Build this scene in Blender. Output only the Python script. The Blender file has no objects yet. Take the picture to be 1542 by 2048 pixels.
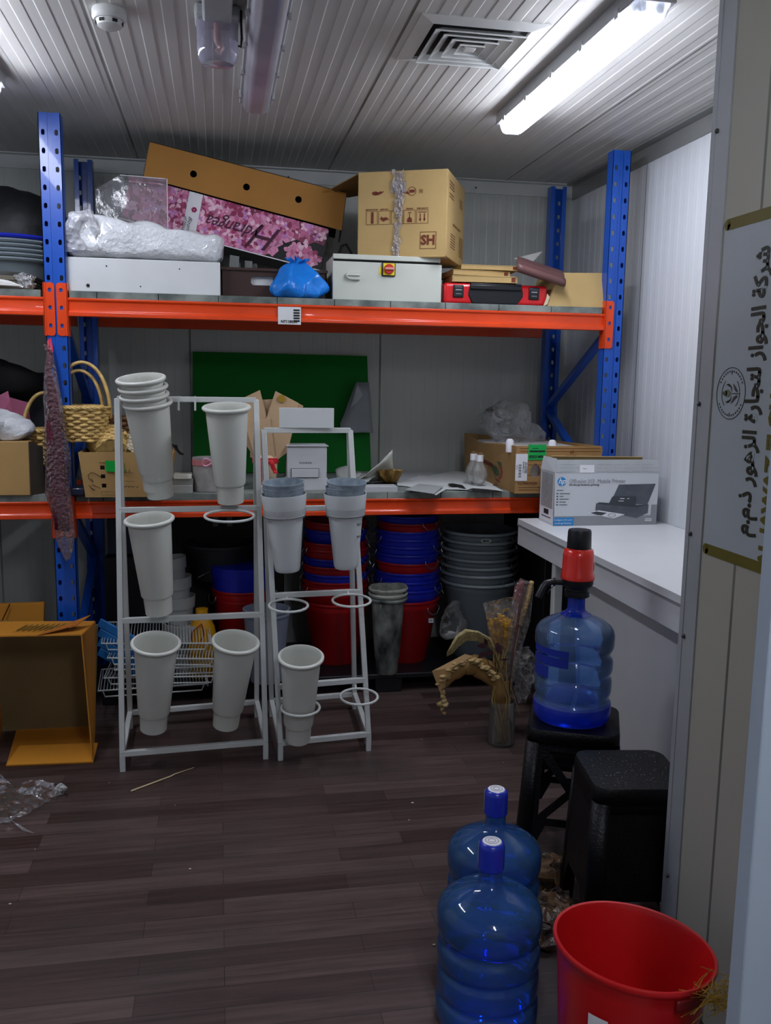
import bpy, bmesh, math, random
from mathutils import Vector, Matrix, noise
random.seed(7)
S = bpy.context.scene
COL = S.collection
PI = math.pi
R = math.radians

# ---------------------------------------------------------------- camera
F_PX = 1800.0
CAM_H = 1.6
YAW, PITCH, ROLL = R(10.589), R(8.421), R(0.905)
_f = Vector((math.sin(YAW)*math.cos(PITCH), math.cos(YAW)*math.cos(PITCH), -math.sin(PITCH)))
_r0 = Vector((math.cos(YAW), -math.sin(YAW), 0))
_u0 = _r0.cross(_f)
_r = math.cos(ROLL)*_r0 + math.sin(ROLL)*_u0
_u = -math.sin(ROLL)*_r0 + math.cos(ROLL)*_u0
CAM = Vector((0, 0, CAM_H))
cam_data = bpy.data.cameras.new('camera')
cam = bpy.data.objects.new('camera', cam_data)
COL.objects.link(cam)
cam_data.sensor_fit = 'VERTICAL'
cam_data.sensor_height = 36.0
cam_data.lens = F_PX/2048*36.0
cam_data.clip_start = 0.02
cam.matrix_world = Matrix(((_r.x, _u.x, -_f.x, 0), (_r.y, _u.y, -_f.y, 0), (_r.z, _u.z, -_f.z, CAM_H), (0, 0, 0, 1)))
S.camera = cam

# ---------------------------------------------------------------- world, exposure
w = bpy.data.worlds.new('world'); S.world = w; w.use_nodes = True
w.node_tree.nodes['Background'].inputs[0].default_value = (0.55, 0.62, 0.7, 1)
w.node_tree.nodes['Background'].inputs[1].default_value = 0.02
S.view_settings.view_transform = 'Standard'
S.view_settings.look = 'None'
S.view_settings.gamma = 1
S.view_settings.use_curve_mapping = False
S.view_settings.exposure = 1.35
S.cycles.use_denoising = True
S.cycles.max_bounces = 10
S.cycles.transparent_max_bounces = 24
LAMP_ON = 16.0        # emission of the tube lamps
BACK_LAMP = 29.0

# ---------------------------------------------------------------- measuring helpers: a pixel of the photograph met with a plane of the room
def ray(x, y): return _f + _r*((x-771)/F_PX) - _u*((y-1024)/F_PX)
def PZ(x, y, z): v = ray(x, y); return CAM + v*((z-CAM_H)/v.z)
def PY(x, y, Y): v = ray(x, y); return CAM + v*(Y/v.y)
def PX(x, y, X): v = ray(x, y); return CAM + v*(X/v.x)

# ---------------------------------------------------------------- mesh builder
class MB:
    def __init__(s): s.v = []; s.f = []; s.m = []
    def add(s, vs, fs, m=0, M=None):
        n = len(s.v)
        s.v += [(M @ Vector(p)) if M else Vector(p) for p in vs]
        s.f += [tuple(i+n for i in f) for f in fs]; s.m += [m]*len(fs)
        return s
    def box(s, x0, x1, y0, y1, z0, z1, m=0, M=None):
        return s.add([(x0,y0,z0),(x1,y0,z0),(x1,y1,z0),(x0,y1,z0),(x0,y0,z1),(x1,y0,z1),(x1,y1,z1),(x0,y1,z1)],
                     [(0,3,2,1),(4,5,6,7),(0,1,5,4),(1,2,6,5),(2,3,7,6),(3,0,4,7)], m, M)
    def hexa(s, b, t, m=0):   # four bottom points, four top points
        return s.add(list(b)+list(t), [(0,3,2,1),(4,5,6,7),(0,1,5,4),(1,2,6,5),(2,3,7,6),(3,0,4,7)], m)
    def lathe(s, prof, n=40, m=0, M=None, wob=None):
        vs = []; fs = []
        for k, (r, z) in enumerate(prof):
            for i in range(n):
                a = 2*PI*i/n
                rr = max(r, 1e-5)*(wob(a, z) if wob else 1)
                vs.append((rr*math.cos(a), rr*math.sin(a), z))
        for k in range(len(prof)-1):
            for i in range(n):
                j = (i+1) % n
                fs.append((k*n+i, k*n+j, (k+1)*n+j, (k+1)*n+i))
        return s.add(vs, fs, m, M)
    def tube(s, pts, r, n=10, m=0, M=None, closed=False, flat=1.0, cap=True):
        pts = [Vector(p) for p in pts]; N = len(pts); vs = []; fs = []
        up = None
        for k, p in enumerate(pts):
            if closed: t = pts[(k+1) % N]-pts[k-1]
            else: t = pts[min(k+1, N-1)]-pts[max(k-1, 0)]
            if t.length < 1e-9: t = Vector((0,0,1))
            t.normalize()
            if up is None:
                up = Vector((0,0,1)) if abs(t.z) < .9 else Vector((0,1,0))
            a = t.cross(up).normalized(); b = a.cross(t).normalized(); up = b
            rr = r[k] if isinstance(r, (list, tuple)) else r
            for i in range(n):
                q = 2*PI*i/n
                vs.append(p + a*(rr*math.cos(q)) + b*(rr*flat*math.sin(q)))
        for k in range(N if closed else N-1):
            k2 = (k+1) % N
            for i in range(n):
                j = (i+1) % n
                fs.append((k*n+i, k*n+j, k2*n+j, k2*n+i))
        if not closed and cap:
            fs.append(tuple(range(n-1, -1, -1))); fs.append(tuple((N-1)*n+i for i in range(n)))
        return s.add(vs, fs, m, M)
    def bar(s, a, b, w, h=None, m=0, up=(0,0,1)):      # square bar from a to b
        a = Vector(a); b = Vector(b); h = h or w
        t = (b-a).normalized(); u = Vector(up)
        if abs(t.dot(u)) > .95: u = Vector((0,1,0))
        x = t.cross(u).normalized(); y = x.cross(t)
        q = [(-1,-1),(1,-1),(1,1),(-1,1)]
        return s.hexa([a+x*(w/2*i)+y*(h/2*j) for i, j in q], [b+x*(w/2*i)+y*(h/2*j) for i, j in q], m)
    def ring(s, c, r, t, n=48, k=8, m=0, M=None):
        c = Vector(c)
        return s.tube([c+Vector((r*math.cos(2*PI*i/n), r*math.sin(2*PI*i/n), 0)) for i in range(n)], t, k, m, M, closed=True)
    def ball(s, c, r, n=12, m=0, M=None, sc=(1,1,1)):
        T = Matrix.Translation(c) @ Matrix.Diagonal((sc[0], sc[1], sc[2], 1))
        if M: T = M @ T
        return s.lathe([(r*math.sin(PI*i/(n//2+2)), -r*math.cos(PI*i/(n//2+2))) for i in range(n//2+3)], n, m, T)
    def grid(s, fn, nu, nv, m=0, M=None):              # fn(u, v) -> point, u, v in 0..1
        vs = [fn(i/nu, j/nv) for j in range(nv+1) for i in range(nu+1)]
        fs = [(j*(nu+1)+i, j*(nu+1)+i+1, (j+1)*(nu+1)+i+1, (j+1)*(nu+1)+i) for j in range(nv) for i in range(nu)]
        return s.add(vs, fs, m, M)
    def holed(s, outline, holes, th, M, m=0):          # flat plate with real holes, in local xy, thickness th along local -z
        bm = bmesh.new(); es = []
        for loop in [outline]+list(holes):
            vv = [bm.verts.new((p[0], p[1], 0)) for p in loop]
            for i in range(len(vv)): es.append(bm.edges.new((vv[i], vv[(i+1) % len(vv)])))
        bmesh.ops.triangle_fill(bm, use_beauty=True, use_dissolve=False, edges=es)
        bm.normal_update()
        fl = [f for f in bm.faces]
        for f in fl:
            if f.normal.z < 0: f.normal_flip()
        ret = bmesh.ops.extrude_face_region(bm, geom=fl)
        vs2 = [g for g in ret['geom'] if isinstance(g, bmesh.types.BMVert)]
        for q in vs2: q.co.z -= th
        bmesh.ops.recalc_face_normals(bm, faces=bm.faces[:])
        bm.verts.index_update()
        s.add([q.co.copy() for q in bm.verts], [tuple(q.index for q in f.verts) for f in bm.faces], m, M)
        bm.free(); return s
    def text(s, txt, size, M, m=0, shear=0, bold=0, align='CENTER', sx=1.0, th=0.0006):
        cu = bpy.data.curves.new('t', 'FONT'); cu.body = txt; cu.size = size; cu.shear = shear; cu.offset = bold
        cu.align_x = align; cu.align_y = 'CENTER'; cu.resolution_u = 2; cu.extrude = th
        o = bpy.data.objects.new('t', cu); COL.objects.link(o)
        dg = bpy.context.evaluated_depsgraph_get(); dg.update()
        me = bpy.data.meshes.new_from_object(o.evaluated_get(dg))
        s.add([(q.co.x*sx, q.co.y, q.co.z) for q in me.vertices], [tuple(p.vertices) for p in me.polygons], m, M)
        bpy.data.meshes.remove(me); bpy.data.objects.remove(o); bpy.data.curves.remove(cu)
        return s
    def build(s, name, mats, parent=None, world=False, smooth=False, bevel=0, seg=2, solid=0, subsurf=0, auto=40):
        me = bpy.data.meshes.new(name)
        vs = s.v
        if world and parent is not None:
            inv = ROOTM[parent.name].inverted(); vs = [inv @ p for p in vs]
        me.from_pydata([tuple(p) for p in vs], [], s.f)
        if not isinstance(mats, (list, tuple)): mats = [mats]
        for q in mats: me.materials.append(q)
        for p, i in zip(me.polygons, s.m): p.material_index = i
        me.validate()
        bm = bmesh.new(); bm.from_mesh(me); bmesh.ops.remove_doubles(bm, verts=bm.verts[:], dist=1e-6)
        bmesh.ops.recalc_face_normals(bm, faces=bm.faces[:]); bm.to_mesh(me); bm.free()
        o = bpy.data.objects.new(name, me); COL.objects.link(o)
        if parent is not None: o.parent = parent
        if smooth:
            for p in me.polygons: p.use_smooth = True
            me.set_sharp_from_angle(angle=R(auto))
        if solid:
            q = o.modifiers.new('s', 'SOLIDIFY'); q.thickness = solid; q.offset = 0
        if bevel:
            q = o.modifiers.new('b', 'BEVEL'); q.width = bevel; q.segments = seg; q.limit_method = 'ANGLE'; q.angle_limit = R(35)
            for p in me.polygons: p.use_smooth = True
            q.harden_normals = False
            me.set_sharp_from_angle(angle=R(60))
        if subsurf:
            q = o.modifiers.new('u', 'SUBSURF'); q.levels = subsurf; q.render_levels = subsurf
        return o

ROOTM = {}
def tag(o, label=None, cat=None, group=None, kind=None):
    if label: o['label'] = label
    if cat: o['category'] = cat
    if group: o['group'] = group
    if kind: o['kind'] = kind
    return o
def thing(name, label, cat, loc=(0,0,0), rz=0, group=None):
    o = bpy.data.objects.new(name, None); COL.objects.link(o)
    o.empty_display_size = .05
    o.location = loc; o.rotation_euler = (0, 0, rz)
    ROOTM[o.name] = Matrix.Translation(loc) @ Matrix.Rotation(rz, 4, 'Z')
    return tag(o, label, cat, group)
def struct(mb, name, mats, parent=None, **k):
    o = mb.build(name, mats, parent, **k)
    if parent is None: o['kind'] = 'structure'
    return o
def copy_tree(o, parent=None, root=True):
    c = o.copy(); COL.objects.link(c)
    if parent is not None: c.parent = parent
    for ch in [x for x in bpy.data.objects if x.parent == o]: copy_tree(ch, c)
    return c
def T(x, y, z): return Matrix.Translation((x, y, z))
def RX(a): return Matrix.Rotation(a, 4, 'X')
def RY(a): return Matrix.Rotation(a, 4, 'Y')
def RZ(a): return Matrix.Rotation(a, 4, 'Z')
def frame_on(o, x, y):   # matrix with local x along x, local y along y
    x = Vector(x).normalized(); y = Vector(y); y = (y-x*y.dot(x)).normalized(); z = x.cross(y)
    return Matrix(((x.x,y.x,z.x,o[0]),(x.y,y.y,z.y,o[1]),(x.z,y.z,z.z,o[2]),(0,0,0,1)))
FRONT = lambda x, y, z: frame_on((x, y, z), (1,0,0), (0,0,1))      # a page facing the camera side (-Y)

# ---------------------------------------------------------------- materials
def srgb(h):
    if isinstance(h, str): h = tuple(int(h[i:i+2], 16)/255 for i in (0, 2, 4))
    return tuple(((c+.055)/1.055)**2.4 if c > .04045 else c/12.92 for c in h)+(1,)
MATS = {}
def mat(name, col, rough=.5, metal=0, var=.08, vs=6, bump=0, bs=40, trans=0, ior=1.45, alpha=1, coat=0, spec=.5, col2=None, stretch=(1,1,1), sheen=0, tw=0):
    if name in MATS: return MATS[name]
    m = bpy.data.materials.new(name); m.use_nodes = True; nt = m.node_tree; b = nt.nodes['Principled BSDF']
    b.inputs['Roughness'].default_value = rough; b.inputs['Metallic'].default_value = metal
    b.inputs['Transmission Weight'].default_value = trans; b.inputs['IOR'].default_value = ior
    b.inputs['Alpha'].default_value = alpha; b.inputs['Coat Weight'].default_value = coat
    b.inputs['Specular IOR Level'].default_value = spec; b.inputs['Sheen Weight'].default_value = sheen
    c = srgb(col); tc = nt.nodes.new('ShaderNodeTexCoord'); mp = nt.nodes.new('ShaderNodeMapping')
    mp.inputs['Scale'].default_value = stretch
    nt.links.new(tc.outputs['Object'], mp.inputs['Vector'])
    n = nt.nodes.new('ShaderNodeTexNoise'); n.inputs['Scale'].default_value = vs; n.inputs['Detail'].default_value = 5
    nt.links.new(mp.outputs[0], n.inputs['Vector'])
    mx = nt.nodes.new('ShaderNodeMix'); mx.data_type = 'RGBA'
    if col2: mx.inputs[6].default_value = c; mx.inputs[7].default_value = srgb(col2)
    else:
        mx.inputs[6].default_value = tuple(x*(1-var) for x in c[:3])+(1,)
        mx.inputs[7].default_value = tuple(min(1, x*(1+var)) for x in c[:3])+(1,)
    rp = nt.nodes.new('ShaderNodeMapRange'); rp.inputs[1].default_value = .35; rp.inputs[2].default_value = .65
    nt.links.new(n.outputs[0], rp.inputs[0]); nt.links.new(rp.outputs[0], mx.inputs[0])
    nt.links.new(mx.outputs[2], b.inputs['Base Color'])
    if bump:
        n2 = nt.nodes.new('ShaderNodeTexNoise'); n2.inputs['Scale'].default_value = bs; n2.inputs['Detail'].default_value = 4
        nt.links.new(mp.outputs[0], n2.inputs['Vector'])
        bp = nt.nodes.new('ShaderNodeBump'); bp.inputs['Strength'].default_value = bump; bp.inputs['Distance'].default_value = .01
        nt.links.new(n2.outputs[0], bp.inputs['Height']); nt.links.new(bp.outputs[0], b.inputs['Normal'])
    MATS[name] = m
    return m
def film(name, col, a=.25, rough=.08, bump=.6, bs=25):
    """thin clear plastic film: partly see-through, with glossy creases"""
    if name in MATS: return MATS[name]
    m = bpy.data.materials.new(name); m.use_nodes = True; nt = m.node_tree; N = nt.nodes; L = nt.links
    out = N['Material Output']; b = N['Principled BSDF']; b.inputs['Base Color'].default_value = srgb(col)
    b.inputs['Roughness'].default_value = rough; b.inputs['Specular IOR Level'].default_value = 1.0
    t = N.new('ShaderNodeBsdfTransparent'); mx = N.new('ShaderNodeMixShader'); gl = N.new('ShaderNodeBsdfGlossy'); gl.inputs['Roughness'].default_value = rough
    tc = N.new('ShaderNodeTexCoord'); n2 = N.new('ShaderNodeTexNoise'); n2.inputs['Scale'].default_value = bs; n2.inputs['Detail'].default_value = 5
    L.new(tc.outputs['Object'], n2.inputs['Vector'])
    bp = N.new('ShaderNodeBump'); bp.inputs['Strength'].default_value = bump; bp.inputs['Distance'].default_value = .02
    vo = N.new('ShaderNodeTexVoronoi'); vo.inputs['Scale'].default_value = bs*1.3; L.new(tc.outputs['Object'], vo.inputs['Vector'])
    ad = N.new('ShaderNodeMath'); ad.operation = 'MULTIPLY_ADD'; ad.inputs[1].default_value = .8; L.new(vo.outputs['Distance'], ad.inputs[0]); L.new(n2.outputs[0], ad.inputs[2])
    L.new(ad.outputs[0], bp.inputs['Height']); L.new(bp.outputs[0], b.inputs['Normal']); L.new(bp.outputs[0], gl.inputs['Normal'])
    lw = N.new('ShaderNodeLayerWeight'); lw.inputs[0].default_value = .35; L.new(bp.outputs[0], lw.inputs['Normal'])
    mr = N.new('ShaderNodeMapRange'); mr.inputs[3].default_value = a; mr.inputs[4].default_value = min(1, a+.5)
    L.new(lw.outputs['Facing'], mr.inputs[0])
    m2 = N.new('ShaderNodeMixShader'); fr = N.new('ShaderNodeFresnel'); fr.inputs[0].default_value = 1.5; L.new(bp.outputs[0], fr.inputs['Normal'])
    gm = N.new('ShaderNodeMath'); gm.operation = 'MULTIPLY'; gm.inputs[1].default_value = .8; gm.use_clamp = True; L.new(fr.outputs[0], gm.inputs[0])
    L.new(mr.outputs[0], mx.inputs[0]); L.new(t.outputs[0], mx.inputs[1]); L.new(b.outputs[0], mx.inputs[2])
    L.new(gm.outputs[0], m2.inputs[0]); L.new(mx.outputs[0], m2.inputs[1]); L.new(gl.outputs[0], m2.inputs[2]); L.new(m2.outputs[0], out.inputs[0])
    MATS[name] = m
    return m
def emit(name, col, strength):
    m = bpy.data.materials.new(name); m.use_nodes = True; b = m.node_tree.nodes['Principled BSDF']
    b.inputs['Base Color'].default_value = srgb(col); b.inputs['Emission Color'].default_value = srgb(col); b.inputs['Emission Strength'].default_value = strength
    MATS[name] = m
    return m
# ================================================================ the room
CEIL = 2.745; WX = 2.08; BY = 5.25; LX = -2.2; FY = -1.6
def panel_mat(name, col, axis, pitch, seams, rough=.35, depth=.5):
    """white sandwich panel: fine pressed ribs along one axis (groove lines every pitch), and dark joint lines at the seams"""
    m = bpy.data.materials.new(name); m.use_nodes = True; nt = m.node_tree; N = nt.nodes; L = nt.links
    b = N['Principled BSDF']; b.inputs['Roughness'].default_value = rough; b.inputs['Specular IOR Level'].default_value = .4
    tc = N.new('ShaderNodeTexCoord'); sp = N.new('ShaderNodeSeparateXYZ'); L.new(tc.outputs['Object'], sp.inputs[0])
    def math_(op, a, c=None):
        q = N.new('ShaderNodeMath'); q.operation = op
        for i, x in enumerate((a, c)):
            if x is None: continue
            if isinstance(x, (int, float)): q.inputs[i].default_value = x
            else: L.new(x, q.inputs[i])
        return q.outputs[0]
    x = sp.outputs[axis]
    fr = math_('FRACT', math_('DIVIDE', x, pitch))
    d = math_('ABSOLUTE', math_('SUBTRACT', fr, .5))
    rib = 0.0
    big = None
    for s_ in seams:
        q = math_('LESS_THAN', math_('ABSOLUTE', math_('SUBTRACT', x, s_)), .005)
        big = q if big is None else math_('MAXIMUM', big, q)
    n = N.new('ShaderNodeTexNoise'); n.inputs['Scale'].default_value = 1.7; n.inputs['Detail'].default_value = 6; L.new(tc.outputs['Object'], n.inputs['Vector'])
    mx = N.new('ShaderNodeMix'); mx.data_type = 'RGBA'; c = srgb(col)
    mx.inputs[6].default_value = tuple(v*.9 for v in c[:3])+(1,); mx.inputs[7].default_value = c; L.new(n.outputs[0], mx.inputs[0])
    m3 = N.new('ShaderNodeMix'); m3.data_type = 'RGBA'; L.new(mx.outputs[2], m3.inputs[6]); m3.inputs[7].default_value = srgb('5a5c56')
    n3 = N.new('ShaderNodeTexNoise'); n3.inputs['Scale'].default_value = 3; L.new(tc.outputs['Object'], n3.inputs['Vector'])
    L.new(math_('MULTIPLY', big, math_('ADD', n3.outputs[0], .25)), m3.inputs[0])
    L.new(m3.outputs[2], b.inputs['Base Color'])
    h = math_('SUBTRACT', 0.0, math_('ADD', rib, math_('MULTIPLY', big, 2.0)))
    nb = N.new('ShaderNodeTexNoise'); nb.inputs['Scale'].default_value = 2.2; L.new(tc.outputs['Object'], nb.inputs['Vector'])
    h = math_('ADD', h, math_('MULTIPLY', nb.outputs[0], 1.2))
    bp = N.new('ShaderNodeBump'); bp.inputs['Strength'].default_value = depth; bp.inputs['Distance'].default_value = .004
    L.new(h, bp.inputs['Height']); L.new(bp.outputs[0], b.inputs['Normal'])
    return m
def floor_mat():
    m = bpy.data.materials.new('dark_vinyl_planks'); m.use_nodes = True; nt = m.node_tree; N = nt.nodes; L = nt.links
    b = N['Principled BSDF']; b.inputs['Roughness'].default_value = .42; b.inputs['Specular IOR Level'].default_value = .35
    tc = N.new('ShaderNodeTexCoord')
    br = N.new('ShaderNodeTexBrick'); br.offset = .37; br.inputs['Scale'].default_value = 1; br.inputs['Mortar Size'].default_value = .0012
    br.inputs['Brick Width'].default_value = .62; br.inputs['Row Height'].default_value = .082
    br.inputs['Color1'].default_value = srgb('3c2c29'); br.inputs['Color2'].default_value = srgb('5c4b48'); br.inputs['Mortar'].default_value = srgb('2e2423')
    L.new(tc.outputs['Object'], br.inputs['Vector'])
    mp = N.new('ShaderNodeMapping'); mp.inputs['Scale'].default_value = (1.2, 22, 1); L.new(tc.outputs['Object'], mp.inputs[0])
    n = N.new('ShaderNodeTexNoise'); n.inputs['Scale'].default_value = 2.2; n.inputs['Detail'].default_value = 9; n.inputs['Roughness'].default_value = .62; L.new(mp.outputs[0], n.inputs['Vector'])
    n2 = N.new('ShaderNodeTexNoise'); n2.inputs['Scale'].default_value = 1.6; n2.inputs['Detail'].default_value = 3; L.new(tc.outputs['Object'], n2.inputs['Vector'])
    mx = N.new('ShaderNodeMix'); mx.data_type = 'RGBA'; mx.blend_type = 'MULTIPLY'; mx.inputs[0].default_value = 1
    cr = N.new('ShaderNodeValToRGB'); cr.color_ramp.elements[0].position = .3; cr.color_ramp.elements[0].color = (.55,.55,.55,1); cr.color_ramp.elements[1].position = .7; cr.color_ramp.elements[1].color = (1.25,1.25,1.25,1)
    L.new(n.outputs[0], cr.inputs[0]); L.new(br.outputs[0], mx.inputs[6]); L.new(cr.outputs[0], mx.inputs[7])
    m2 = N.new('ShaderNodeMix'); m2.data_type = 'RGBA'; m2.inputs[7].default_value = srgb('3a3a36'); L.new(mx.outputs[2], m2.inputs[6])
    r2 = N.new('ShaderNodeMapRange'); r2.inputs[1].default_value = .5; r2.inputs[2].default_value = .75; r2.inputs[4].default_value = .6; L.new(n2.outputs[0], r2.inputs[0]); L.new(r2.outputs[0], m2.inputs[0])
    L.new(m2.outputs[2], b.inputs['Base Color'])
    bp = N.new('ShaderNodeBump'); bp.inputs['Strength'].default_value = .25; bp.inputs['Distance'].default_value = .002; L.new(n.outputs[0], bp.inputs['Height']); L.new(bp.outputs[0], b.inputs['Normal'])
    return m
m_ceil = panel_mat('ribbed_ceiling_panel', 'cbcac6', 0, .0515, [-1.425, -.405, .618, 1.65], rough=.5)
m_wallb = panel_mat('ribbed_wall_panel', 'c2c6c0', 0, .0515, [-1.2, -.15, .935], depth=.3)
m_wallr = panel_mat('ribbed_side_panel', 'd6dade', 1, .0515, [1.15, 2.2, 3.25, 4.3], depth=.3)
struct(MB().box(LX-.1, WX+.1, FY-.1, BY+.1, -.1, 0), 'floor', floor_mat())
def ribs(b, a0, a1, l0, l1, place, pitch=.078, d=.0016, e=.004):
    """shallow box ribs pressed in the sheet: place(a, l, depth) -> point"""
    pr = [(a0, 0)]; a = a0+.01
    while a < a1-pitch:
        pr += [(a, 0), (a+e, d), (a+pitch/2, d), (a+pitch/2+e, 0)]; a += pitch
    pr.append((a1, 0)); n = len(pr)
    b.add([place(p, l0, q) for p, q in pr]+[place(p, l1, q) for p, q in pr], [(i, i+1, n+i+1, n+i) for i in range(n-1)])
    return b
b = MB().box(LX-.1, WX+.1, FY-.1, BY+.1, CEIL+.003, CEIL+.08)
struct(ribs(b, LX, WX, FY, BY, lambda a, l, d: (a, l, CEIL-d)), 'ceiling', m_ceil)
b = MB().box(LX-.1, WX+.1, BY+.003, BY+.1, 0, CEIL)
struct(ribs(b, LX, WX, 0, CEIL, lambda a, l, d: (a, BY-d*.6, l)), 'wall_back', m_wallb)
b = MB().box(WX+.003, WX+.1, FY-.1, BY, 0, CEIL)
struct(ribs(b, FY, BY, 0, CEIL, lambda a, l, d: (WX-d*.6, a, l)), 'wall_right', m_wallr)
struct(MB().box(LX-.1, LX, FY-.1, BY, 0, CEIL), 'wall_left', m_wallr)
struct(MB().box(LX-.1, WX+.1, FY-.1, FY, 0, CEIL), 'wall_front', m_wallb)
m_trimw = mat('white_flashing', 'c9ccca', .4, var=.05); m_trimg = mat('grey_flashing', '8a8c8a', .35, .3, var=.1, vs=3)
m_dark = mat('near_black', '101113', .6); m_screw = mat('screw_grey', '55585a', .4, .8)
t = MB().box(LX, WX, BY-.012, BY, CEIL-.075, CEIL-.002)
t.box(LX, WX, BY-.05, BY, CEIL-.008, CEIL-.001)
for x in (-1.7, -1.2, -.68, -.25, .4, .95, 1.48, 1.95): t.lathe([(0,0),(.006,0),(.006,.004),(0,.005)], 10, 1, T(x, BY-.012, CEIL-.045) @ RX(PI/2))
struct(t, 'trim_1', [m_trimw, m_screw])
t = MB().box(WX-.012, WX, FY, BY-.012, CEIL-.085, CEIL-.002).box(WX-.06, WX, FY, BY-.05, CEIL-.012, CEIL-.001)
struct(t, 'trim_2', m_trimg)

# near right: the end of a partition wall with the company sign, and the leaf of a pale door
PXW = 1.19; PYE = PXW/.5645
m_part = panel_mat('partition_panel', 'b9b7a9', 1, 20, [PYE-.22, PYE-.62], depth=.3, rough=.4)
struct(MB().box(PXW, WX, .75, PYE, 0, CEIL), 'wall_partition', m_part)
m_alu = mat('white_aluminium', 'b4b8bb', .35, .2, var=.04)
t = MB().box(PXW-.006, PXW+.05, PYE-.012, PYE+.006, 0, CEIL, 0)
t.box(PXW-.004, PXW, PYE-.07, PYE-.012, 0, CEIL, 0)
for z in (2.2, 1.55, 1.22, .95, .28): t.ball((PXW-.006, PYE-.02, z), .006, 8, 1)
struct(t, 'trim_3', [m_alu, m_screw])
# ================================================================ blue and orange pallet rack
m_blue = mat('blue_rack_paint', '1450b4', .32, var=.06, vs=3, coat=.2)
m_orange = mat('orange_rack_paint', 'e04410', .33, var=.08, vs=4, coat=.2)
m_deck = mat('grey_deck_board', '8b938d', .7, col2='4f5855', vs=9, bump=.1)
YF, YR = 4.2, 5.1; UP_T = 1.928; LO_T = 1.032; POST_H = 2.69
LPX, RPX = -.688, 1.902
rack = thing('pallet_rack', 'blue and orange steel pallet rack along the back wall', 'pallet rack', (.6, YF, 0))
def slot(cx, cz, w=.0065, h=.011, n=6):
    pts = [(cx+w*math.cos(PI*i/n), cz+h*.4+w*math.sin(PI*i/n)) for i in range(n+1)]
    return pts + [(cx+w*math.cos(PI+PI*i/n), cz-h*.4+w*math.sin(PI+PI*i/n)) for i in range(n+1)]
def post(x, y, front=True, h=POST_H, single=False):
    W = .0455; D = .06; s = 1 if front else -1; b = MB(); zs = [.06+.075*k for k in range(35)]
    if front: M = T(x, y, 0) @ RX(PI/2)
    else: M = T(x, y, 0) @ RX(PI/2)
    for c in (-1, 1):      # each face half with its column of holes; the middle is a recessed groove
        xa, xb = sorted((c*.009, c*W)); cuts = [0]+[z+.0375 for z in zs[:-1]]+[h]
        for z, z0, z1 in zip(zs, cuts[:-1], cuts[1:]):
            hole = slot(c*.027, z, .0072, .012); n = len(hole)
            rect_ = [(xb, z), (xb, z1), (c*.027, z1), (xa, z1), (xa, z), (xa, z0), (c*.027, z0), (xb, z0)]
            vs = [(p[0], p[1], 0) for p in hole]+[(p[0], p[1], 0) for p in rect_]+[(p[0], p[1], -.004) for p in hole]
            fs = [(i, (i+1) % n, 2*n-(n-8)*0-n+8+(i+1) % n, 2*n-n+8+i) for i in range(n)]
            # fan each rectangle corner span onto the hole points
            ang = lambda p: math.atan2(p[1]-z, p[0]-c*.027) % (2*PI)
            ha = [ang(p) for p in hole]
            near = [min(range(n), key=lambda i, q=q: abs(((ha[i]-ang(q)+PI) % (2*PI))-PI)) for q in rect_]
            for k in range(8):
                k2 = (k+1) % 8; i = near[k]
                while i != near[k2]: fs.append((n+k, i, (i+1) % n)); i = (i+1) % n
                fs.append((n+k, near[k2], n+k2))
            b.add(vs, fs, 0, M)
    b.box(x-.009, x+.009, y+.004*s-.0015, y+.004*s+.0015, 0, h)
    b.box(x-W, x-W+.003, min(y, y+s*D), max(y, y+s*D), 0, h); b.box(x+W-.003, x+W, min(y, y+s*D), max(y, y+s*D), 0, h)
    b.box(x-W, x-.022, y+s*D-.0015, y+s*D+.0015, 0, h); b.box(x+.022, x+W, y+s*D-.0015, y+s*D+.0015, 0, h)
    return b
for (x, y, fr) in ((LPX, YF, True), (RPX, YF, True), (LPX+.02, YR, False), (RPX+.01, YR, False)):
    p = post(x, y, fr).build('upright', m_blue, rack, world=True)
    fp = MB().box(x-.06, x+.06, y-.06 if not fr else y-.03, y+.03 if not fr else y+.06, 0, .006).build('foot_plate', m_blue, p); 
    inv = ROOTM[rack.name].inverted(); fp.data.transform(inv)
def brace(x, za, zb, ya, yb):
    b = MB(); b.bar((x, ya, za), (x, yb, zb), .028, .04, up=(1,0,0)); b.build('diagonal_brace', m_blue, rack, world=True)
for x in (LPX+.01, RPX+.005):
    for za, zb, ya, yb in ((.18,.18,YF+.05,YR-.05), (.2,.6,YF+.05,YR-.05), (1.01,.62,YF+.05,YR-.05), (1.03,1.43,YF+.05,YR-.05), (1.86,1.45,YF+.05,YR-.05)):
        brace(x, za, zb, ya, yb)
BEAM_PROF = [(0,0),(0,-.012),(-.006,-.018),(-.006,-.052),(0,-.058),(0,-.078),(.045,-.078),(.045,0)]
def beam(x0, x1, y, zt, front=True):
    s = 1 if front else -1; b = MB(); n = len(BEAM_PROF)
    pr = [(0,0),(0,-.010),(.007,-.016),(.007,-.054),(0,-.060),(0,-.079),(.045,-.079),(.045,0)]
    vs = [(x0, y+s*a, zt+c) for a, c in pr]+[(x1, y+s*a, zt+c) for a, c in pr]
    b.add(vs, [(i, (i+1) % n, n+(i+1) % n, n+i) for i in range(n)]+[tuple(range(n)), tuple(range(2*n-1, n-1, -1))])
    o = b.build('beam', m_orange, rack, world=True, bevel=.0025)
    return o
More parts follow.
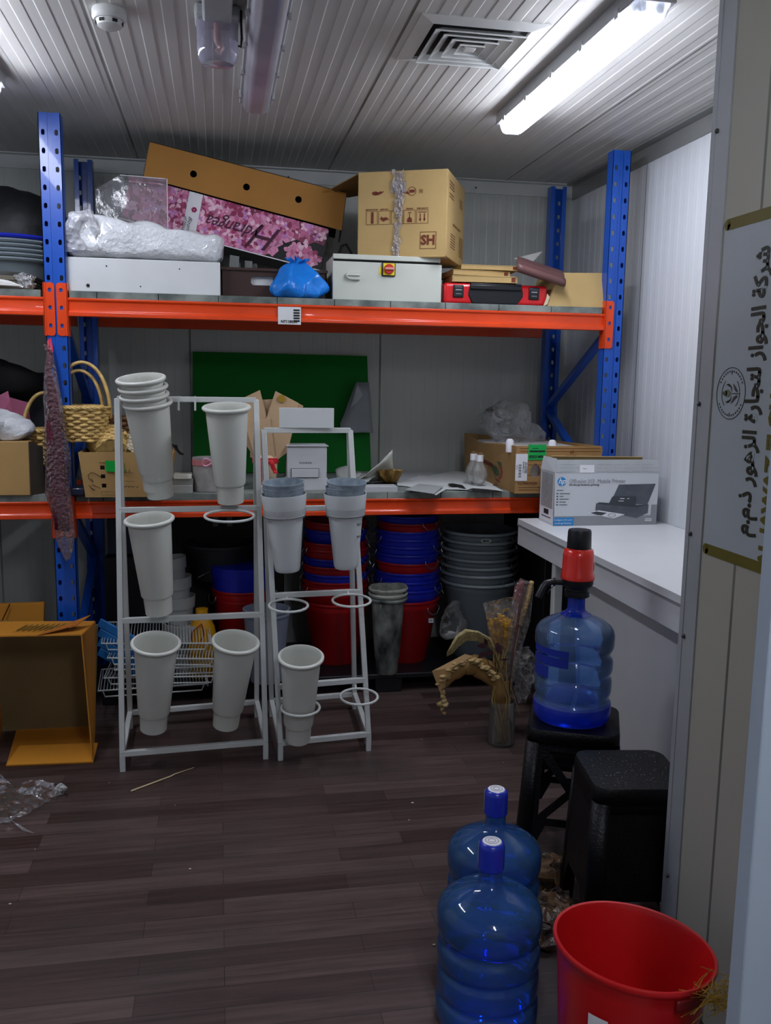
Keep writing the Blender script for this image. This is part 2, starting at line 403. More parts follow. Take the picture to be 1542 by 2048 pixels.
def connector(x, side, zt, y):          # end plate hooked on the post: side -1 left of the post, +1 right of it
    b = MB(); w0, w1 = (.004, .043); xs = sorted((x+side*w0, x+side*w1)); z0, z1 = zt-.165, zt+.062
    cx = (xs[0]+xs[1])/2
    r = .014; out = []
    for (ax, az, a0) in ((xs[1]-r, z1-r, 0), (xs[0]+r, z1-r, 90), (xs[0]+r, z0+r, 180), (xs[1]-r, z0+r, 270)):
        out += [(ax+r*math.cos(R(a0+k*22.5)), az+r*math.sin(R(a0+k*22.5))) for k in range(5)]
    pent = lambda z: [(cx-.006, z-.008), (cx+.006, z-.008), (cx+.0075, z+.005), (cx, z+.011), (cx-.0075, z+.005)]
    b.holed(out, [pent(zt+.03), pent(zt-.045), pent(zt-.122)], .004, T(0, y-.005, 0) @ RX(PI/2))
    xo = x+side*.0465
    b.box(min(xo, xo+side*.004), max(xo, xo+side*.004), y-.009, y+.05, z0, z1)
    b.box(min(x+side*.04, xo+side*.002), max(x+side*.04, xo+side*.002), y-.009, y-.005, z0, z1)
    b.build('beam_connector', m_orange, rack, world=True)
for zt in (UP_T, LO_T):
    beam(LPX+.05, RPX-.05, YF-.004, zt); beam(LX+.05, LPX-.05, YF-.004, zt)
    beam(LPX+.07, RPX-.05, YR+.004, zt, False); beam(LX+.05, LPX-.04, YR+.004, zt, False)
    connector(LPX, 1, zt, YF); connector(LPX, -1, zt, YF); connector(RPX, -1, zt, YF)
    n = 0; x = RPX-.06
    wd = .262
    while x > LPX+.1:
        x0 = max(x-wd, LPX+.055)
        MB().box(x0+.0015, x-.0015, YF+.001, YR-.002, zt, zt+.03).build('deck_board', m_deck, rack, world=True, bevel=.001)
        x -= wd
    x = LPX-.06
    while x > LX+.1:
        x0 = max(x-wd, LX+.02)
        MB().box(x0+.0015, x-.0015, YF+.001, YR-.002, zt, zt+.03).build('deck_board', m_deck, rack, world=True, bevel=.001)
        x -= wd
DU, DL = UP_T+.03, LO_T+.03
# stock label on the upper beam
c = PY(579, 631, YF-.006); st = MB().box(c.x-.052, c.x+.052, YF-.0075, YF-.005, c.z-.04, c.z+.038, 0)
for k in range(5): st.box(c.x+.018, c.x+.046, YF-.0085, YF-.0074, c.z+.028-k*.012-.008, c.z+.028-k*.012, 1)
st.text('N7118034', .017, FRONT(c.x-.003, YF-.0078, c.z-.028), 1, bold=.0006)
m_paper = mat('white_paper', 'd8dadb', .7, var=.03); m_ink = mat('black_ink', '17181a', .6)
st.build('stock_label', [m_paper, m_ink], rack, world=True)
# ================================================================ ceiling fittings
m_on = emit('lit_diffuser', 'eef2ff', LAMP_ON)
m_tube = emit('lit_tube', 'f4f6ff', LAMP_ON)
m_grey = mat('lamp_housing_grey', 'b9bcbe', .4, var=.04)
m_clear = film('clear_cover', 'c8ccd6', .45, .15, .1, 10)
m_white = mat('white_plastic', 'd9dbd9', .35, var=.03)
def fixture(x, y0, y1, on, name, label, w=.125, emat=None, grp=None):
    t = thing(name, label, 'ceiling lamp', (x, (y0+y1)/2, CEIL), group=grp)
    L_ = (y1-y0)/2
    def half(w0, w1, z0, z1, n=8):
        prof = [(-w0, z1)]+[(-w1*math.cos(PI*k/n), z1-(z1-z0)*math.sin(PI*k/n)) for k in range(n+1)]+[(w0, z1)]
        return prof
    b = MB(); pr = [(-w/2, 0), (-w/2-.004, -.05), (w/2+.004, -.05), (w/2, 0)]
    n = len(pr)
    b.add([(a, -L_, c) for a, c in pr]+[(a, L_, c) for a, c in pr], [(i, (i+1) % n, n+(i+1) % n, n+i) for i in range(n)]+[tuple(range(n)), tuple(range(2*n-1, n-1, -1))])
    b.build('housing', m_grey, t, bevel=.004)
    k = 10; pr = [(-(w/2-.008)*math.cos(PI*i/k), -.05-.042*min(1, math.sin(PI*i/k)*1.35)) for i in range(k+1)]
    n = len(pr)
    def cover(ya, yb, e=0):
        b = MB(); vs = []; rings = [(ya, .55 if e in (0, 1) else 1), (ya+.02, 1), (yb-.02, 1), (yb, .55 if e in (0, 2) else 1)]
        for (yy, sc) in rings: vs += [(a*(.75+.25*sc), yy, -.05+(c+.05)*sc) for a, c in pr]
        b.add(vs, [(q*n+i, q*n+i+1, (q+1)*n+i+1, (q+1)*n+i) for q in range(len(rings)-1) for i in range(n-1)]+[tuple(range(n)), tuple(len(vs)-n+i for i in range(n))[::-1]])
        return b
    if on:
        cover(-L_+.10, L_-.05, 3).build('diffuser', emat or m_on, t, smooth=True)
        cover(-L_+.005, -L_+.10, 1).build('end_cover', m_clear, t, smooth=True)
        cover(L_-.05, L_-.005, 2).build('end_cover', m_clear, t, smooth=True)
        for s in (-1, 1):
            MB().tube([(s*.028, -L_+.03, -.058), (s*.028, -L_+.11, -.058)], .014, 14).build('tube_end', m_white, t, smooth=True)
    else:
        cover(-L_+.005, L_-.005).build('diffuser', mat('unlit_diffuser', 'a9a8b4', .3, var=.12, vs=5, coat=.3), t, smooth=True)
    for s in (-1, 1):
        for q in range(5):
            yy = -L_+.12+q*(2*L_-.24)/4
            MB().box(s*(w/2+.002)-.005, s*(w/2+.002)+.005, yy-.012, yy+.012, -.062, -.035).build('clip', m_grey, t)
    return t
fixture(1.262, 2.61, 3.95, True, 'tube_light', 'lit twin tube ceiling light above the white counter')
fixture(.165, 2.55, 3.90, False, 'tube_light', 'unlit grey tube light beside the emergency lamp')
fixture(-.862, 2.61, 3.92, True, 'tube_light', 'lit ceiling tube light cut off by the left edge of the photo')
fixture(.55, -.9, .45, True, 'tube_light', 'lit ceiling tube light behind the viewpoint', emat=emit('lit_diffuser_rear', 'eef2ff', BACK_LAMP))

# square four way air vent
vc = PZ(940, 88, CEIL-.004); hw = .2
v = thing('ceiling_vent', 'white square louvred air vent in the ceiling', 'air vent', (.862, 3.185, CEIL))
b = MB(); o2, i2 = .215, .165
b.add([(-o2,-o2,-.004),(o2,-o2,-.004),(o2,o2,-.004),(-o2,o2,-.004),(-i2,-i2,-.012),(i2,-i2,-.012),(i2,i2,-.012),(-i2,i2,-.012),(-i2,-i2,0),(i2,-i2,0),(i2,i2,0),(-i2,i2,0),(-o2,-o2,0),(o2,-o2,0),(o2,o2,0),(-o2,o2,0)],
      [(0,1,5,4),(1,2,6,5),(2,3,7,6),(3,0,4,7),(4,5,9,8),(5,6,10,9),(6,7,11,10),(7,4,8,11),(0,1,13,12),(1,2,14,13),(2,3,15,14),(3,0,12,15)])
b.build('frame', m_white, v)
MB().box(-i2, i2, -i2, i2, -.002, -.001).build('duct', m_dark, v)
for k in range(4):
    ro = .155-k*.037; ri = ro-.03; zo, zi = -.024, -.006; b = MB()
    for q in range(4):
        M = RZ(q*PI/2)
        b.add([(-ro,-ro,zo),(ro,-ro,zo),(ri,-ri,zi),(-ri,-ri,zi),(-ro,-ro,zo-.004),(ro,-ro,zo-.004)], [(0,1,2,3),(0,1,5,4)], 0, M)
    b.build('louvre', m_white, v, solid=.002)
MB().box(-.02, .02, -.02, .02, -.026, -.016).build('centre_cap', m_white, v, bevel=.003)

s = thing('smoke_detector', 'round white smoke detector on the ribbed ceiling', 'smoke detector', (-.325, 3.17, CEIL))
MB().lathe([(0,0),(.052,0),(.054,-.006),(.054,-.026),(.048,-.034),(0,-.034)], 40).build('base', m_white, s, smooth=True)
b = MB().lathe([(0,-.034),(.042,-.034),(.038,-.05),(.024,-.058),(0,-.056)], 32); b.build('sensor_cap', m_white, s, smooth=True)
b = MB()
for k in range(6):
    a = k*PI/3
    M = RZ(a); b.box(.03, .0425, -.008, .008, -.046, -.037, 0, M)
b.build('sensor_slots', m_dark, s)

e = thing('emergency_lamp', 'clear plastic emergency lamp fixed to the ceiling beside the unlit tube light', 'emergency light', (.012, 3.1, CEIL))
MB().box(-.045, .045, -.3, -.03, -.05, 0).build('mounting_box', m_grey, e, bevel=.008)
b = MB().lathe([(.066,-.03),(.066,-.06),(.065,-.12),(.06,-.15),(.05,-.162),(0,-.166)], 32, 0, Matrix.Diagonal((1, .8, 1, 1)))
b.build('clear_cover', film('clear_purple_cover', 'a9a6c0', .42, .1, .15, 12), e, smooth=True)
MB().box(-.07, .07, -.06, .06, -.04, 0).build('rim', m_grey, e, bevel=.01)
MB().tube([(0,0,-.04),(0,0,-.09),(.01,0,-.11),(0,0,-.125)], .012, 10).build('lamp_bulb', mat('pinkish_bulb', 'd8a8a0', .3), e, smooth=True)
MB().tube([(.065,.0,-.1),(.074,.0,-.105),(.076,-.01,-.08),(.074,-.02,-.04),(.074,-.03,-.005)], .004, 8).build('cable', m_dark, e, smooth=True)
# ================================================================ things on the upper shelf
m_card = mat('brown_cardboard', 'b08d58', .75, var=.06, vs=5, bump=.05, bs=60)
m_card2 = mat('pale_cardboard', 'b99c66', .75, var=.06, vs=5, bump=.05, bs=60)
m_kraft = mat('kraft_lid_board', 'a87532', .7, var=.05, vs=4)
m_cardin = mat('cardboard_inside', '8a6a40', .8, var=.08)
m_redink = mat('brown_red_ink', '6b2c1c', .7)
m_whitebox = mat('white_coated_board', 'd3d6d6', .4, var=.03)
m_bubble = mat('bubble_wrap_over_foam', 'dfe2e6', .2, var=.06, bump=1.0, bs=55, coat=1.0)
m_filmc = film('clear_film', 'e0e2e8', .22, .07, .8, 14)
m_filmd = film('thick_clear_film', 'c9cbd2', .16, .1, .5, 8)
def nz(p, s=1.0, a=1.0): return noise.noise(Vector(p)*s)*a
def crumple(mb, s, a, seed=0, keep=None):
    o = Vector((seed*13.1, seed*7.7, seed*3.3))
    mb.v = [p + Vector((noise.noise(p*s+o), noise.noise(p*s+o+Vector((31,0,0))), noise.noise(p*s+o+Vector((0,57,0)))))*a*(keep(p) if keep else 1) for p in mb.v]
    return mb
def base_of(pts):
    n = len(pts); return (sum(p[0] for p in pts)/n, sum(p[1] for p in pts)/n, min(p[2] for p in pts))

# white flat carton under a wrapped foam pack
a, b2 = PY(131, 583, 4.235), PY(441, 594, 4.235)
x0, x1 = a.x, b2.x; zt = DU+.148
t = thing('flat_carton', 'long low white carton under the bubble wrapped pack on the top shelf', 'box', ((x0+x1)/2, 4.4, DU))
MB().box(x0, x1, 4.235, 4.475, DU, zt).build('carton_body', m_whitebox, t, world=True, bevel=.004)
h = MB()
for px, py, r in ((213, 532, .0035), (359, 538, .003), (281, 573, .003), (176, 571, .008)):
    c = PY(px, py, 4.234); h.lathe([(0,.001),(r,.001),(r,0)], 12, 0, T(c.x, 4.2345, c.z) @ RX(PI/2))
h.build('screw_hole', m_dark, t, world=True)
t = thing('wrapped_foam_pack', 'white foam pack wrapped in shiny bubble wrap on the long white carton', 'package', ((x0+x1)/2, 4.4, zt))
P0, P1, P2, P3 = PY(120, 503, 4.2), PY(447, 520, 4.2), PY(446, 462, 4.2), PY(120, 415, 4.2)
def slab(u, v, w_):
    return None
b = MB(); NU, NV, NW = 26, 8, 10
bot = zt+.001
def packpt(u, s, w_):       # u along x, s around the cross-section, w_ unused
    xa = P3.x+(P2.x-P3.x)*u; top = (P3.z+.005)*(1-u)**1.2+P2.z*(1-(1-u)**1.2)
    hh = top-bot; cy = 4.345; hy = .128*(1-.12*(abs(2*u-1)**6))
    k = 5.0; c, s_ = math.cos(s), math.sin(s)
    ey = math.copysign(abs(c)**(2/k), c); ez = math.copysign(abs(s_)**(2/k), s_)
    e = (1-abs(2*u-1)**14)**.5
    return Vector((xa, cy+hy*ey*(.55+.45*e), bot+hh/2+hh/2*ez*(.6+.4*e)))
rings_ = []
for i in range(NU+1):
    for j in range(28): rings_.append(packpt(i/NU, 2*PI*j/28, 0))
fs = [(i*28+j, i*28+(j+1) % 28, (i+1)*28+(j+1) % 28, (i+1)*28+j) for i in range(NU) for j in range(28)]
b.add(rings_, fs+[tuple(range(28)), tuple(NU*28+j for j in range(28))])
crumple(b, 15, .026, 1, lambda p: 1 if p.z > bot+.03 else .2)
b.build('bubble_wrap', m_bubble, t, world=True, smooth=True, subsurf=1, auto=180)
b = MB().grid(lambda u, v: Vector((P3.x+.01+.15*u*(1-.3*v)+.02*v, 4.215-.01*v+.012*math.sin(9*u+4*v), bot+.03+.16*v)), 12, 10)
crumple(b, 14, .03, 3); b.build('loose_wrap', film('loose_wrap_film', 'e6e8ee', .4, .08, .9, 26), t, world=True, smooth=True)
b = MB().add([PY(145, 515, 4.2), PY(440, 525, 4.2), PY(330, 572, 4.226), PY(180, 570, 4.226)], [(0,1,2,3)])

# clear plastic box behind it
t = thing('clear_plastic_box', 'clear plastic sleeve box standing behind the wrapped foam pack', 'plastic box', (PY(262, 440, 4.55).x, 4.6, DU))
A, B_, C_, D_ = PY(190, 400, 4.49), PY(333, 440, 4.49), PY(334, 358, 4.49), PY(240, 350, 4.49); E_ = PY(190, 378, 4.49)
b = MB()
for dy in (0, .11):
    pts = [Vector((A.x, 4.49+dy, DU)), Vector((B_.x, 4.49+dy, DU)), Vector((C_.x, 4.49+dy, C_.z)), Vector((D_.x, 4.49+dy, D_.z)), Vector((E_.x, 4.49+dy, E_.z))]
    b.add(pts, [(0,1,2,3,4)])
b.add([Vector((p.x, 4.49+d, p.z)) for d in (0, .11) for p in (Vector((B_.x,0,DU)), C_, D_, E_, Vector((A.x,0,DU)))], [(0,1,6,5),(1,2,7,6),(2,3,8,7),(3,4,9,8)])
b.build('plastic_shell', m_filmd, t, world=True)
MB().bar((C_.x, 4.489, DU), (C_.x, 4.489, C_.z), .004).bar((B_.x, 4.489, C_.z), (D_.x, 4.489, D_.z), .003).build('folded_edge', film('film_edge', 'eef0f4', .75, .1, 0), t, world=True)

# hydrangea flower carton, lying tilted
ang = math.atan2(PY(335, 378, 4.62).z-PY(660, 466, 4.62).z, PY(660, 466, 4.62).x-PY(335, 378, 4.62).x)
O = PY(660, 459, 4.62)                      # top right corner of the printed side
ux = Vector((-math.cos(ang), 0, math.sin(ang))); uz = Vector((math.sin(ang), 0, math.cos(ang)))
hgt = (PY(660, 459, 4.62)-PY(655, 545, 4.62)).length; wid = 1.0
fl = thing('flower_carton', 'tilted flower carton with pink hydrangea print and an open kraft lid with three round holes', 'box', (O.x-.4, 4.7, DU+.1))
Mf = Matrix(((-ux.x, 0, uz.x, O.x+ux.x*wid), (0, 1, 0, 4.62), (-ux.z, 0, uz.z, O.z+ux.z*wid-uz.z*hgt), (0, 0, 0, 1)))
Mf[0][3] -= uz.x*hgt
def petal_mat():
    m = bpy.data.materials.new('hydrangea_print'); m.use_nodes = True; nt = m.node_tree; N = nt.nodes; L = nt.links
    b = N['Principled BSDF']; b.inputs['Roughness'].default_value = .4
    tc = N.new('ShaderNodeTexCoord'); n = N.new('ShaderNodeTexNoise'); n.inputs['Scale'].default_value = 6; L.new(tc.outputs['Object'], n.inputs[0])
    ad = N.new('ShaderNodeMix'); ad.data_type = 'RGBA'; ad.blend_type = 'ADD'; ad.inputs[0].default_value = .3; L.new(tc.outputs['Object'], ad.inputs[6]); L.new(n.outputs[1], ad.inputs[7])
    v = N.new('ShaderNodeTexVoronoi'); v.inputs['Scale'].default_value = 24; L.new(ad.outputs[2], v.inputs['Vector'])
    v2 = N.new('ShaderNodeTexVoronoi'); v2.inputs['Scale'].default_value = 24; v2.feature = 'DISTANCE_TO_EDGE'; L.new(ad.outputs[2], v2.inputs['Vector'])
    sx = N.new('ShaderNodeSeparateColor'); L.new(v.outputs['Color'], sx.inputs[0])
    cr = N.new('ShaderNodeValToRGB'); e = cr.color_ramp.elements; e[0].position = 0; e[0].color = srgb('6e1f3c'); e[1].position = 1; e[1].color = srgb('f0c4d6')
    for p, c in ((.25, 'a8446c'), (.5, 'd67ba0'), (.75, 'e39ac0')): q = e.new(p); q.color = srgb(c)
    L.new(sx.outputs[0], cr.inputs[0])
    gr = N.new('ShaderNodeMapRange'); gr.inputs[2].default_value = .08; gr.inputs[3].default_value = .5; gr.inputs[4].default_value = 1.0; L.new(v2.outputs[0], gr.inputs[0])
    mx = N.new('ShaderNodeMix'); mx.data_type = 'RGBA'; mx.blend_type = 'MULTIPLY'; mx.inputs[0].default_value = 1; L.new(cr.outputs[0], mx.inputs[6]); L.new(gr.outputs[0], mx.inputs[7])
    L.new(mx.outputs[2], b.inputs['Base Color']); return m
m_pet = petal_mat(); m_black = mat('black_print', '121215', .4); m_wht = mat('white_label', 'dfdfe4', .45, var=.02); m_pink = mat('deep_pink', 'b0326a', .5); m_plum = mat('plum_lettering', '4a1030', .4)
b = MB().box(0, wid, 0, .34, 0, hgt, 0, Mf)
b.build('printed_tray', [m_black], fl, world=True, bevel=.002)
def blob(cx, cz, r, n=18, k=5, amp=.25, ph=0, sx=1): return [(cx+sx*r*(1+amp*math.sin(k*2*PI*i/n+ph)+.15*math.sin(3*2*PI*i/n+ph*2))*math.cos(2*PI*i/n), cz+r*(1+amp*math.sin(k*2*PI*i/n+ph))*math.sin(2*PI*i/n)) for i in range(n)]
# print: the petal area leaves black at the lower right with a second bloom there
b = MB(); y_ = -.001
pr = [(.02,0),(wid-.30,0),(wid-.27,.02),(wid-.25,.01),(wid-.225,.045),(wid-.235,.06),(wid-.21,.08),(wid-.22,.10),(wid-.2,.09),(wid-.15,.12),(wid-.1,.105),(wid-.06,.13),(wid-.012,.125),(wid-.01,hgt),(.02,hgt)]
bm_ = [(p[0], y_, p[1]) for p in pr]; b.add(bm_, [tuple(range(len(pr)))], 0, Mf)
b.add([(p[0], y_, max(.004, p[1])) for p in blob(wid-.105, .048, .05, 20, 5, .22, .4, 1.5)], [tuple(range(20))], 0, Mf)
rn = random.Random(12); yy = -.0012
def inside(x, z):
    if x < .03 or x > wid-.02 or z < .012 or z > hgt-.008: return False
    if x < wid-.31: return True
    return z > .06+.09*min(1, (x-(wid-.31))/.12) or math.hypot((x-(wid-.105))/1.5, z-.05) < .048
for k in range(520):
    x = wid-.03-rn.random()*(wid-.32+.2); z = rn.uniform(.012, hgt-.008)
    if not inside(x, z): continue
    s_ = rn.uniform(.018, .034); a0 = rn.random()*PI; yy -= .000004; tone = rn.choice((2,3,3,4,4,5,6)); 
    for q in range(4):
        a = a0+q*PI/2+rn.uniform(-.2,.2); m_ = tone if rn.random() < .6 else rn.choice((2,3,4,5)); l = s_*rn.uniform(.8,1.15)
        pts = [(0,0),(.35,.30),(.72,.34),(.93,.12),(1.0,0),(.9,-.16),(.66,-.33),(.3,-.26)]
        P_q = [(x+l*(u*math.cos(a)-v*math.sin(a)), min(max(z+l*(u*math.sin(a)+v*math.cos(a)), .005), hgt)) for u, v in pts]
        P_q = [(min(u, wid-.004), v) for u, v in P_q]
        b.add([(u, yy-.000001*q, v) for u, v in P_q], [tuple(range(8))], m_, Mf)
b.box(0, wid, -.002, 0, 0, .005, 1, Mf)
lx = wid-(PY(335,378,4.62)-O).length; 
lab0, lab1 = wid-(PY(378, 390, 4.62)-O).length, wid-(PY(405, 398, 4.62)-O).length
b.add([(lab0, -.005, 0), (lab1, -.005, 0), (lab1, -.005, hgt), (lab0, -.005, hgt)], [(0,1,2,3)], 1, Mf)
b.build('flower_print', [m_pet, m_wht, mat('petal_deep', '98355c', .4, var=.25, vs=40), mat('petal_mid', 'c4688f', .4, var=.2, vs=40), mat('petal_rose', 'd88cae', .4, var=.2, vs=40), mat('petal_pale', 'ecc2d6', .4, var=.12, vs=40), mat('petal_lilac', 'c886c4', .4, var=.15, vs=40)], fl, world=True)
tx = MB()
Mt = Mf @ T(wid-.385, -.0062, hgt*.47) @ RY(PI) @ Matrix(((1,0,0,0),(0,0,-1,0),(0,1,0,0),(0,0,0,1)))
tx.text('H', .17, Mf @ T(wid-.285, -.0062, hgt*.44) @ Matrix(((-1,0,0,0),(0,0,-1,0),(0,-1,0,0),(0,0,0,1))), 0, shear=.5)
tx.text('ydrangea', .092, Mf @ T(wid-.46, -.0062, hgt*.47) @ Matrix(((-1,0,0,0),(0,0,-1,0),(0,-1,0,0),(0,0,0,1))), 0, shear=.5, sx=.78)
lm = (lab0+lab1)/2
VT = Matrix(((0,-1,0,0),(0,0,-1,0),(1,0,0,0),(0,0,0,1)))
tx.build('script_lettering', [m_plum], fl, world=True); tx = MB()
tx.text('Blooming', .026, Mf @ T(lm-.005, -.0055, hgt*.22) @ Matrix(((0,1,0,0),(0,0,-1,0),(-1,0,0,0),(0,0,0,1))), 1, shear=.5)
tx.text('of House', .022, Mf @ T(lm-.026, -.0055, hgt*.25) @ Matrix(((0,1,0,0),(0,0,-1,0),(-1,0,0,0),(0,0,0,1))), 1, shear=.5)
for k in range(6):
    q = blob(lm+.005+.008*math.cos(k*PI/3), hgt*.62+.008*math.sin(k*PI/3), .006, 10, 2, .1)
    tx.add([(p[0], -.0055, p[1]) for p in q], [tuple(range(10))], 2, Mf)
tx.build('lettering', [m_plum, m_black, m_pink], fl, world=True)
# kraft lid standing up behind, with three holes
K = [PY(286, 354, 4.61), PY(683, 461, 4.61), PY(693, 386, 4.61), PY(299, 283, 4.61)]
Kx = (K[1]-K[0]).normalized(); Mk = frame_on(K[0], Kx, K[3]-K[0]); Mi = Mk.inverted()
out = [Mi @ k for k in K]; out = [(p.x, p.y) for p in out]
hl = []
for px, py in ((387, 348), (493, 374), (597, 399)):
    c = Mi @ PY(px, py, 4.61); hl.append([(c.x+.0165*math.cos(-2*PI*i/16), c.y+.0165*math.sin(-2*PI*i/16)) for i in range(16)])
b = MB().holed(out, hl, .005, Mk); b.build('kraft_lid', m_kraft, fl, world=True)
b = MB()
dY = Vector((0, .26, 0)); sh = Vector((.02, 0, -.02))
b.add([K[3], K[2], K[2]+dY+sh, K[3]+dY+sh], [(0,1,2,3)]); b.add([K[1], K[2], K[2]+dY+sh, K[1]+dY+sh], [(0,1,2,3)], 0); b.add([K[0], K[3], K[3]+dY+sh, K[0]+dY+sh], [(0,1,2,3)], 0)
b.add([K[0]+dY, K[1]+dY, K[2]+dY, K[3]+dY], [(0,1,2,3)])
b.build('lid_sides', m_black, fl, world=True, solid=.005)
b = MB(); q0, q1 = PY(660, 466, 4.62), PY(655, 545, 4.62)
b.add([q0+Vector((.002,0,0)), q1+Vector((.002,0,0)), PY(690, 500, 4.8), PY(700, 440, 4.8)], [(0,1,2,3)])

# dark brown crate with handle slots
c0, c1 = PY(443, 605, 4.30), PY(653, 605, 4.30); ct = PY(500, 536, 4.30).z
t = thing('plastic_crate', 'dark brown plastic crate with handle slots below the flower carton', 'crate', ((c0.x+c1.x)/2, 4.45, DU))
m_brown = mat('dark_brown_plastic', '3a2420', .5, var=.05)
x0, x1 = c0.x, c1.x; y0, y1 = 4.30, 4.60
s0, s1 = PY(502, 570, 4.3), PY(546, 554, 4.3)
sl = [(s0.x+.008, s0.z), (s1.x, s0.z), (s1.x, s1.z), (s0.x+.008, s1.z), (s0.x, s1.z-.01), (s0.x, s0.z+.01)]
b = MB().holed([(x0, DU), (x1, DU), (x1, ct), (x0, ct)], [sl[::-1]], .005, T(0, y0, 0) @ RX(PI/2))
b.box(x0, x0+.005, y0, y1, DU, ct).box(x1-.005, x1, y0, y1, DU, ct).box(x0, x1, y1-.005, y1, DU, ct).box(x0, x1, y0, y1, DU, DU+.005)
b.box(x0-.004, x1+.004, y0-.010, y0+.002, ct-.012, ct)
b.build('crate_body', m_brown, t, world=True)
MB().box(s0.x-.01, s1.x+.01, y0+.02, y0+.022, DU+.03, ct-.02).build('slot_light_board', m_whitebox, t, world=True)  # white board stands in for light seen through the handle slot
for i, (px, w_, hh, tl) in enumerate(((462, .045, .10, .3), (478, .03, .07, -.2), (495, .035, .085, .1), (512, .05, .075, -.4), (535, .045, .05, .15), (556, .04, .05, -.3))):
    c = PY(px, 530, 4.42)
    o = MB().box(-w_/2, w_/2, -.001, .001, 0, hh+.09, 0, RY(tl*.3)).build('card_strip', mat('grey_card', '777a78', .6), None)
    o.location = (c.x, 4.36+.03*i, DU+.007); o.rotation_euler = (0, 0, tl)
    tag(o, 'grey card strips standing upright in the dark brown crate', 'card', 'grey card strips in the crate')

# knotted blue bag
c = PY(596, 608, 4.24)
t = thing('plastic_bag', 'knotted bright blue plastic bag at the edge of the upper shelf', 'bag', (c.x, 4.27, DU))
m_bag = mat('blue_bag_plastic', '1a7fe0', .28, var=.15, vs=9, bump=.8, bs=22, spec=.6)
def bw(a, z): return 1+.06*math.sin(5*a+z*30)+.05*math.sin(9*a+1+z*20)
b = MB().lathe([(0,0),(.09,.0),(.122,.02),(.125,.05),(.105,.095),(.075,.13),(.04,.155),(.02,.168)], 64, 0, Matrix.Diagonal((1,.7,1,1)), bw)
crumple(b, 19, .04, 5, lambda p: 1 if p.z > .012 else .1); b.v = [Vector((p.x, p.y, max(p.z, .001))) for p in b.v]
b.build('bag_body', m_bag, t, smooth=True, subsurf=1, auto=180)
b = MB()
for k in range(6):
    a = k*PI/3+.3
    b.grid(lambda u, v, a=a: Vector((math.cos(a)*(.008+.045*v)+.02*(u-.5)*v, math.sin(a)*(.008+.03*v)+.05*(u-.5)*v*math.cos(a), .155+.032*v-.01*v*v*abs(math.sin(a*2))+.006*math.sin(8*u))), 5, 4)
crumple(b, 25, .012, 8); b.build('bag_knot', m_bag, t, smooth=True, solid=.001)

# grey switch cabinet
q0, q1 = PY(665, 604, 4.25), PY(882, 609, 4.25); zc = PY(775, 513, 4.25).z; zg = PY(775, 523, 4.25).z
t = thing('switch_cabinet', 'pale grey steel switch cabinet with a red and yellow rotary switch', 'electrical cabinet', ((q0.x+q1.x)/2, 4.36, DU))
m_cab = mat('cabinet_grey', 'c4c8bd', .4, var=.02); m_yel = mat('switch_yellow', 'e8d020', .4); m_red = mat('switch_red', 'c02818', .35)
MB().box(q0.x+.004, q1.x-.006, 4.27, 4.55, DU, zc).build('cabinet_body', m_cab, t, world=True, bevel=.003)
MB().box(q0.x, q1.x, 4.25, 4.268, DU+.002, zg-.006).build('cabinet_door', m_cab, t, world=True, bevel=.003)
MB().box(q0.x+.002, q1.x-.008, 4.248, 4.275, zg+.004, zc+.004).build('top_strip', m_cab, t, world=True, bevel=.002)
MB().box(q0.x+.006, q1.x-.01, 4.262, 4.27, zg-.01, zg+.008).build('door_gap', m_dark, t, world=True)
k0 = PY(706, 551, 4.25)
b = MB(); pts = [(.033, -.02), (.033, .018), (-.012, .018)]+[(-.012-.019*math.sin(PI*i/8)-.004, .018*math.cos(PI*i/8)) for i in range(1, 8)]+[(-.012, -.02)]
b.add([(k0.x+p[0], 4.235, k0.z+p[1]) for p in pts]+[(k0.x+p[0], 4.25, k0.z+p[1]) for p in pts], [tuple(range(len(pts)))]+[(i, (i+1) % len(pts), len(pts)+(i+1) % len(pts), len(pts)+i) for i in range(len(pts))])
b.box(k0.x-.024, k0.x+.03, 4.228, 4.236, k0.z-.003, k0.z+.003)
b.build('latch', m_cab, t, world=True, bevel=.002)
k1 = PY(777, 539, 4.25)
b = MB().box(k1.x-.032, k1.x+.032, 4.24, 4.25, k1.z-.032, k1.z+.032, 0); 
sw = b.build('switch_plate', m_black, t, world=True, bevel=.004)
MB().box(k1.x-.027, k1.x+.027, 4.2385, 4.241, k1.z-.027, k1.z+.027).build('switch_face', m_yel, t, world=True)
MB().box(k1.x-.045, k1.x-.034, 4.2485, 4.25, k1.z-.025, k1.z+.01).build('yellow_tag', m_yel, t, world=True)
b = MB().lathe([(0,.012),(.02,.012),(.023,.008),(.023,0)], 28, 0, T(k1.x, 4.2385, k1.z) @ RX(PI/2)); b.build('switch_dial', m_red, t, world=True, smooth=True)
MB().box(k1.x-.022, k1.x+.024, 4.218, 4.228, k1.z-.004, k1.z+.007).build('switch_handle', mat('pale_red', 'd89080', .4), t, world=True, bevel=.002)

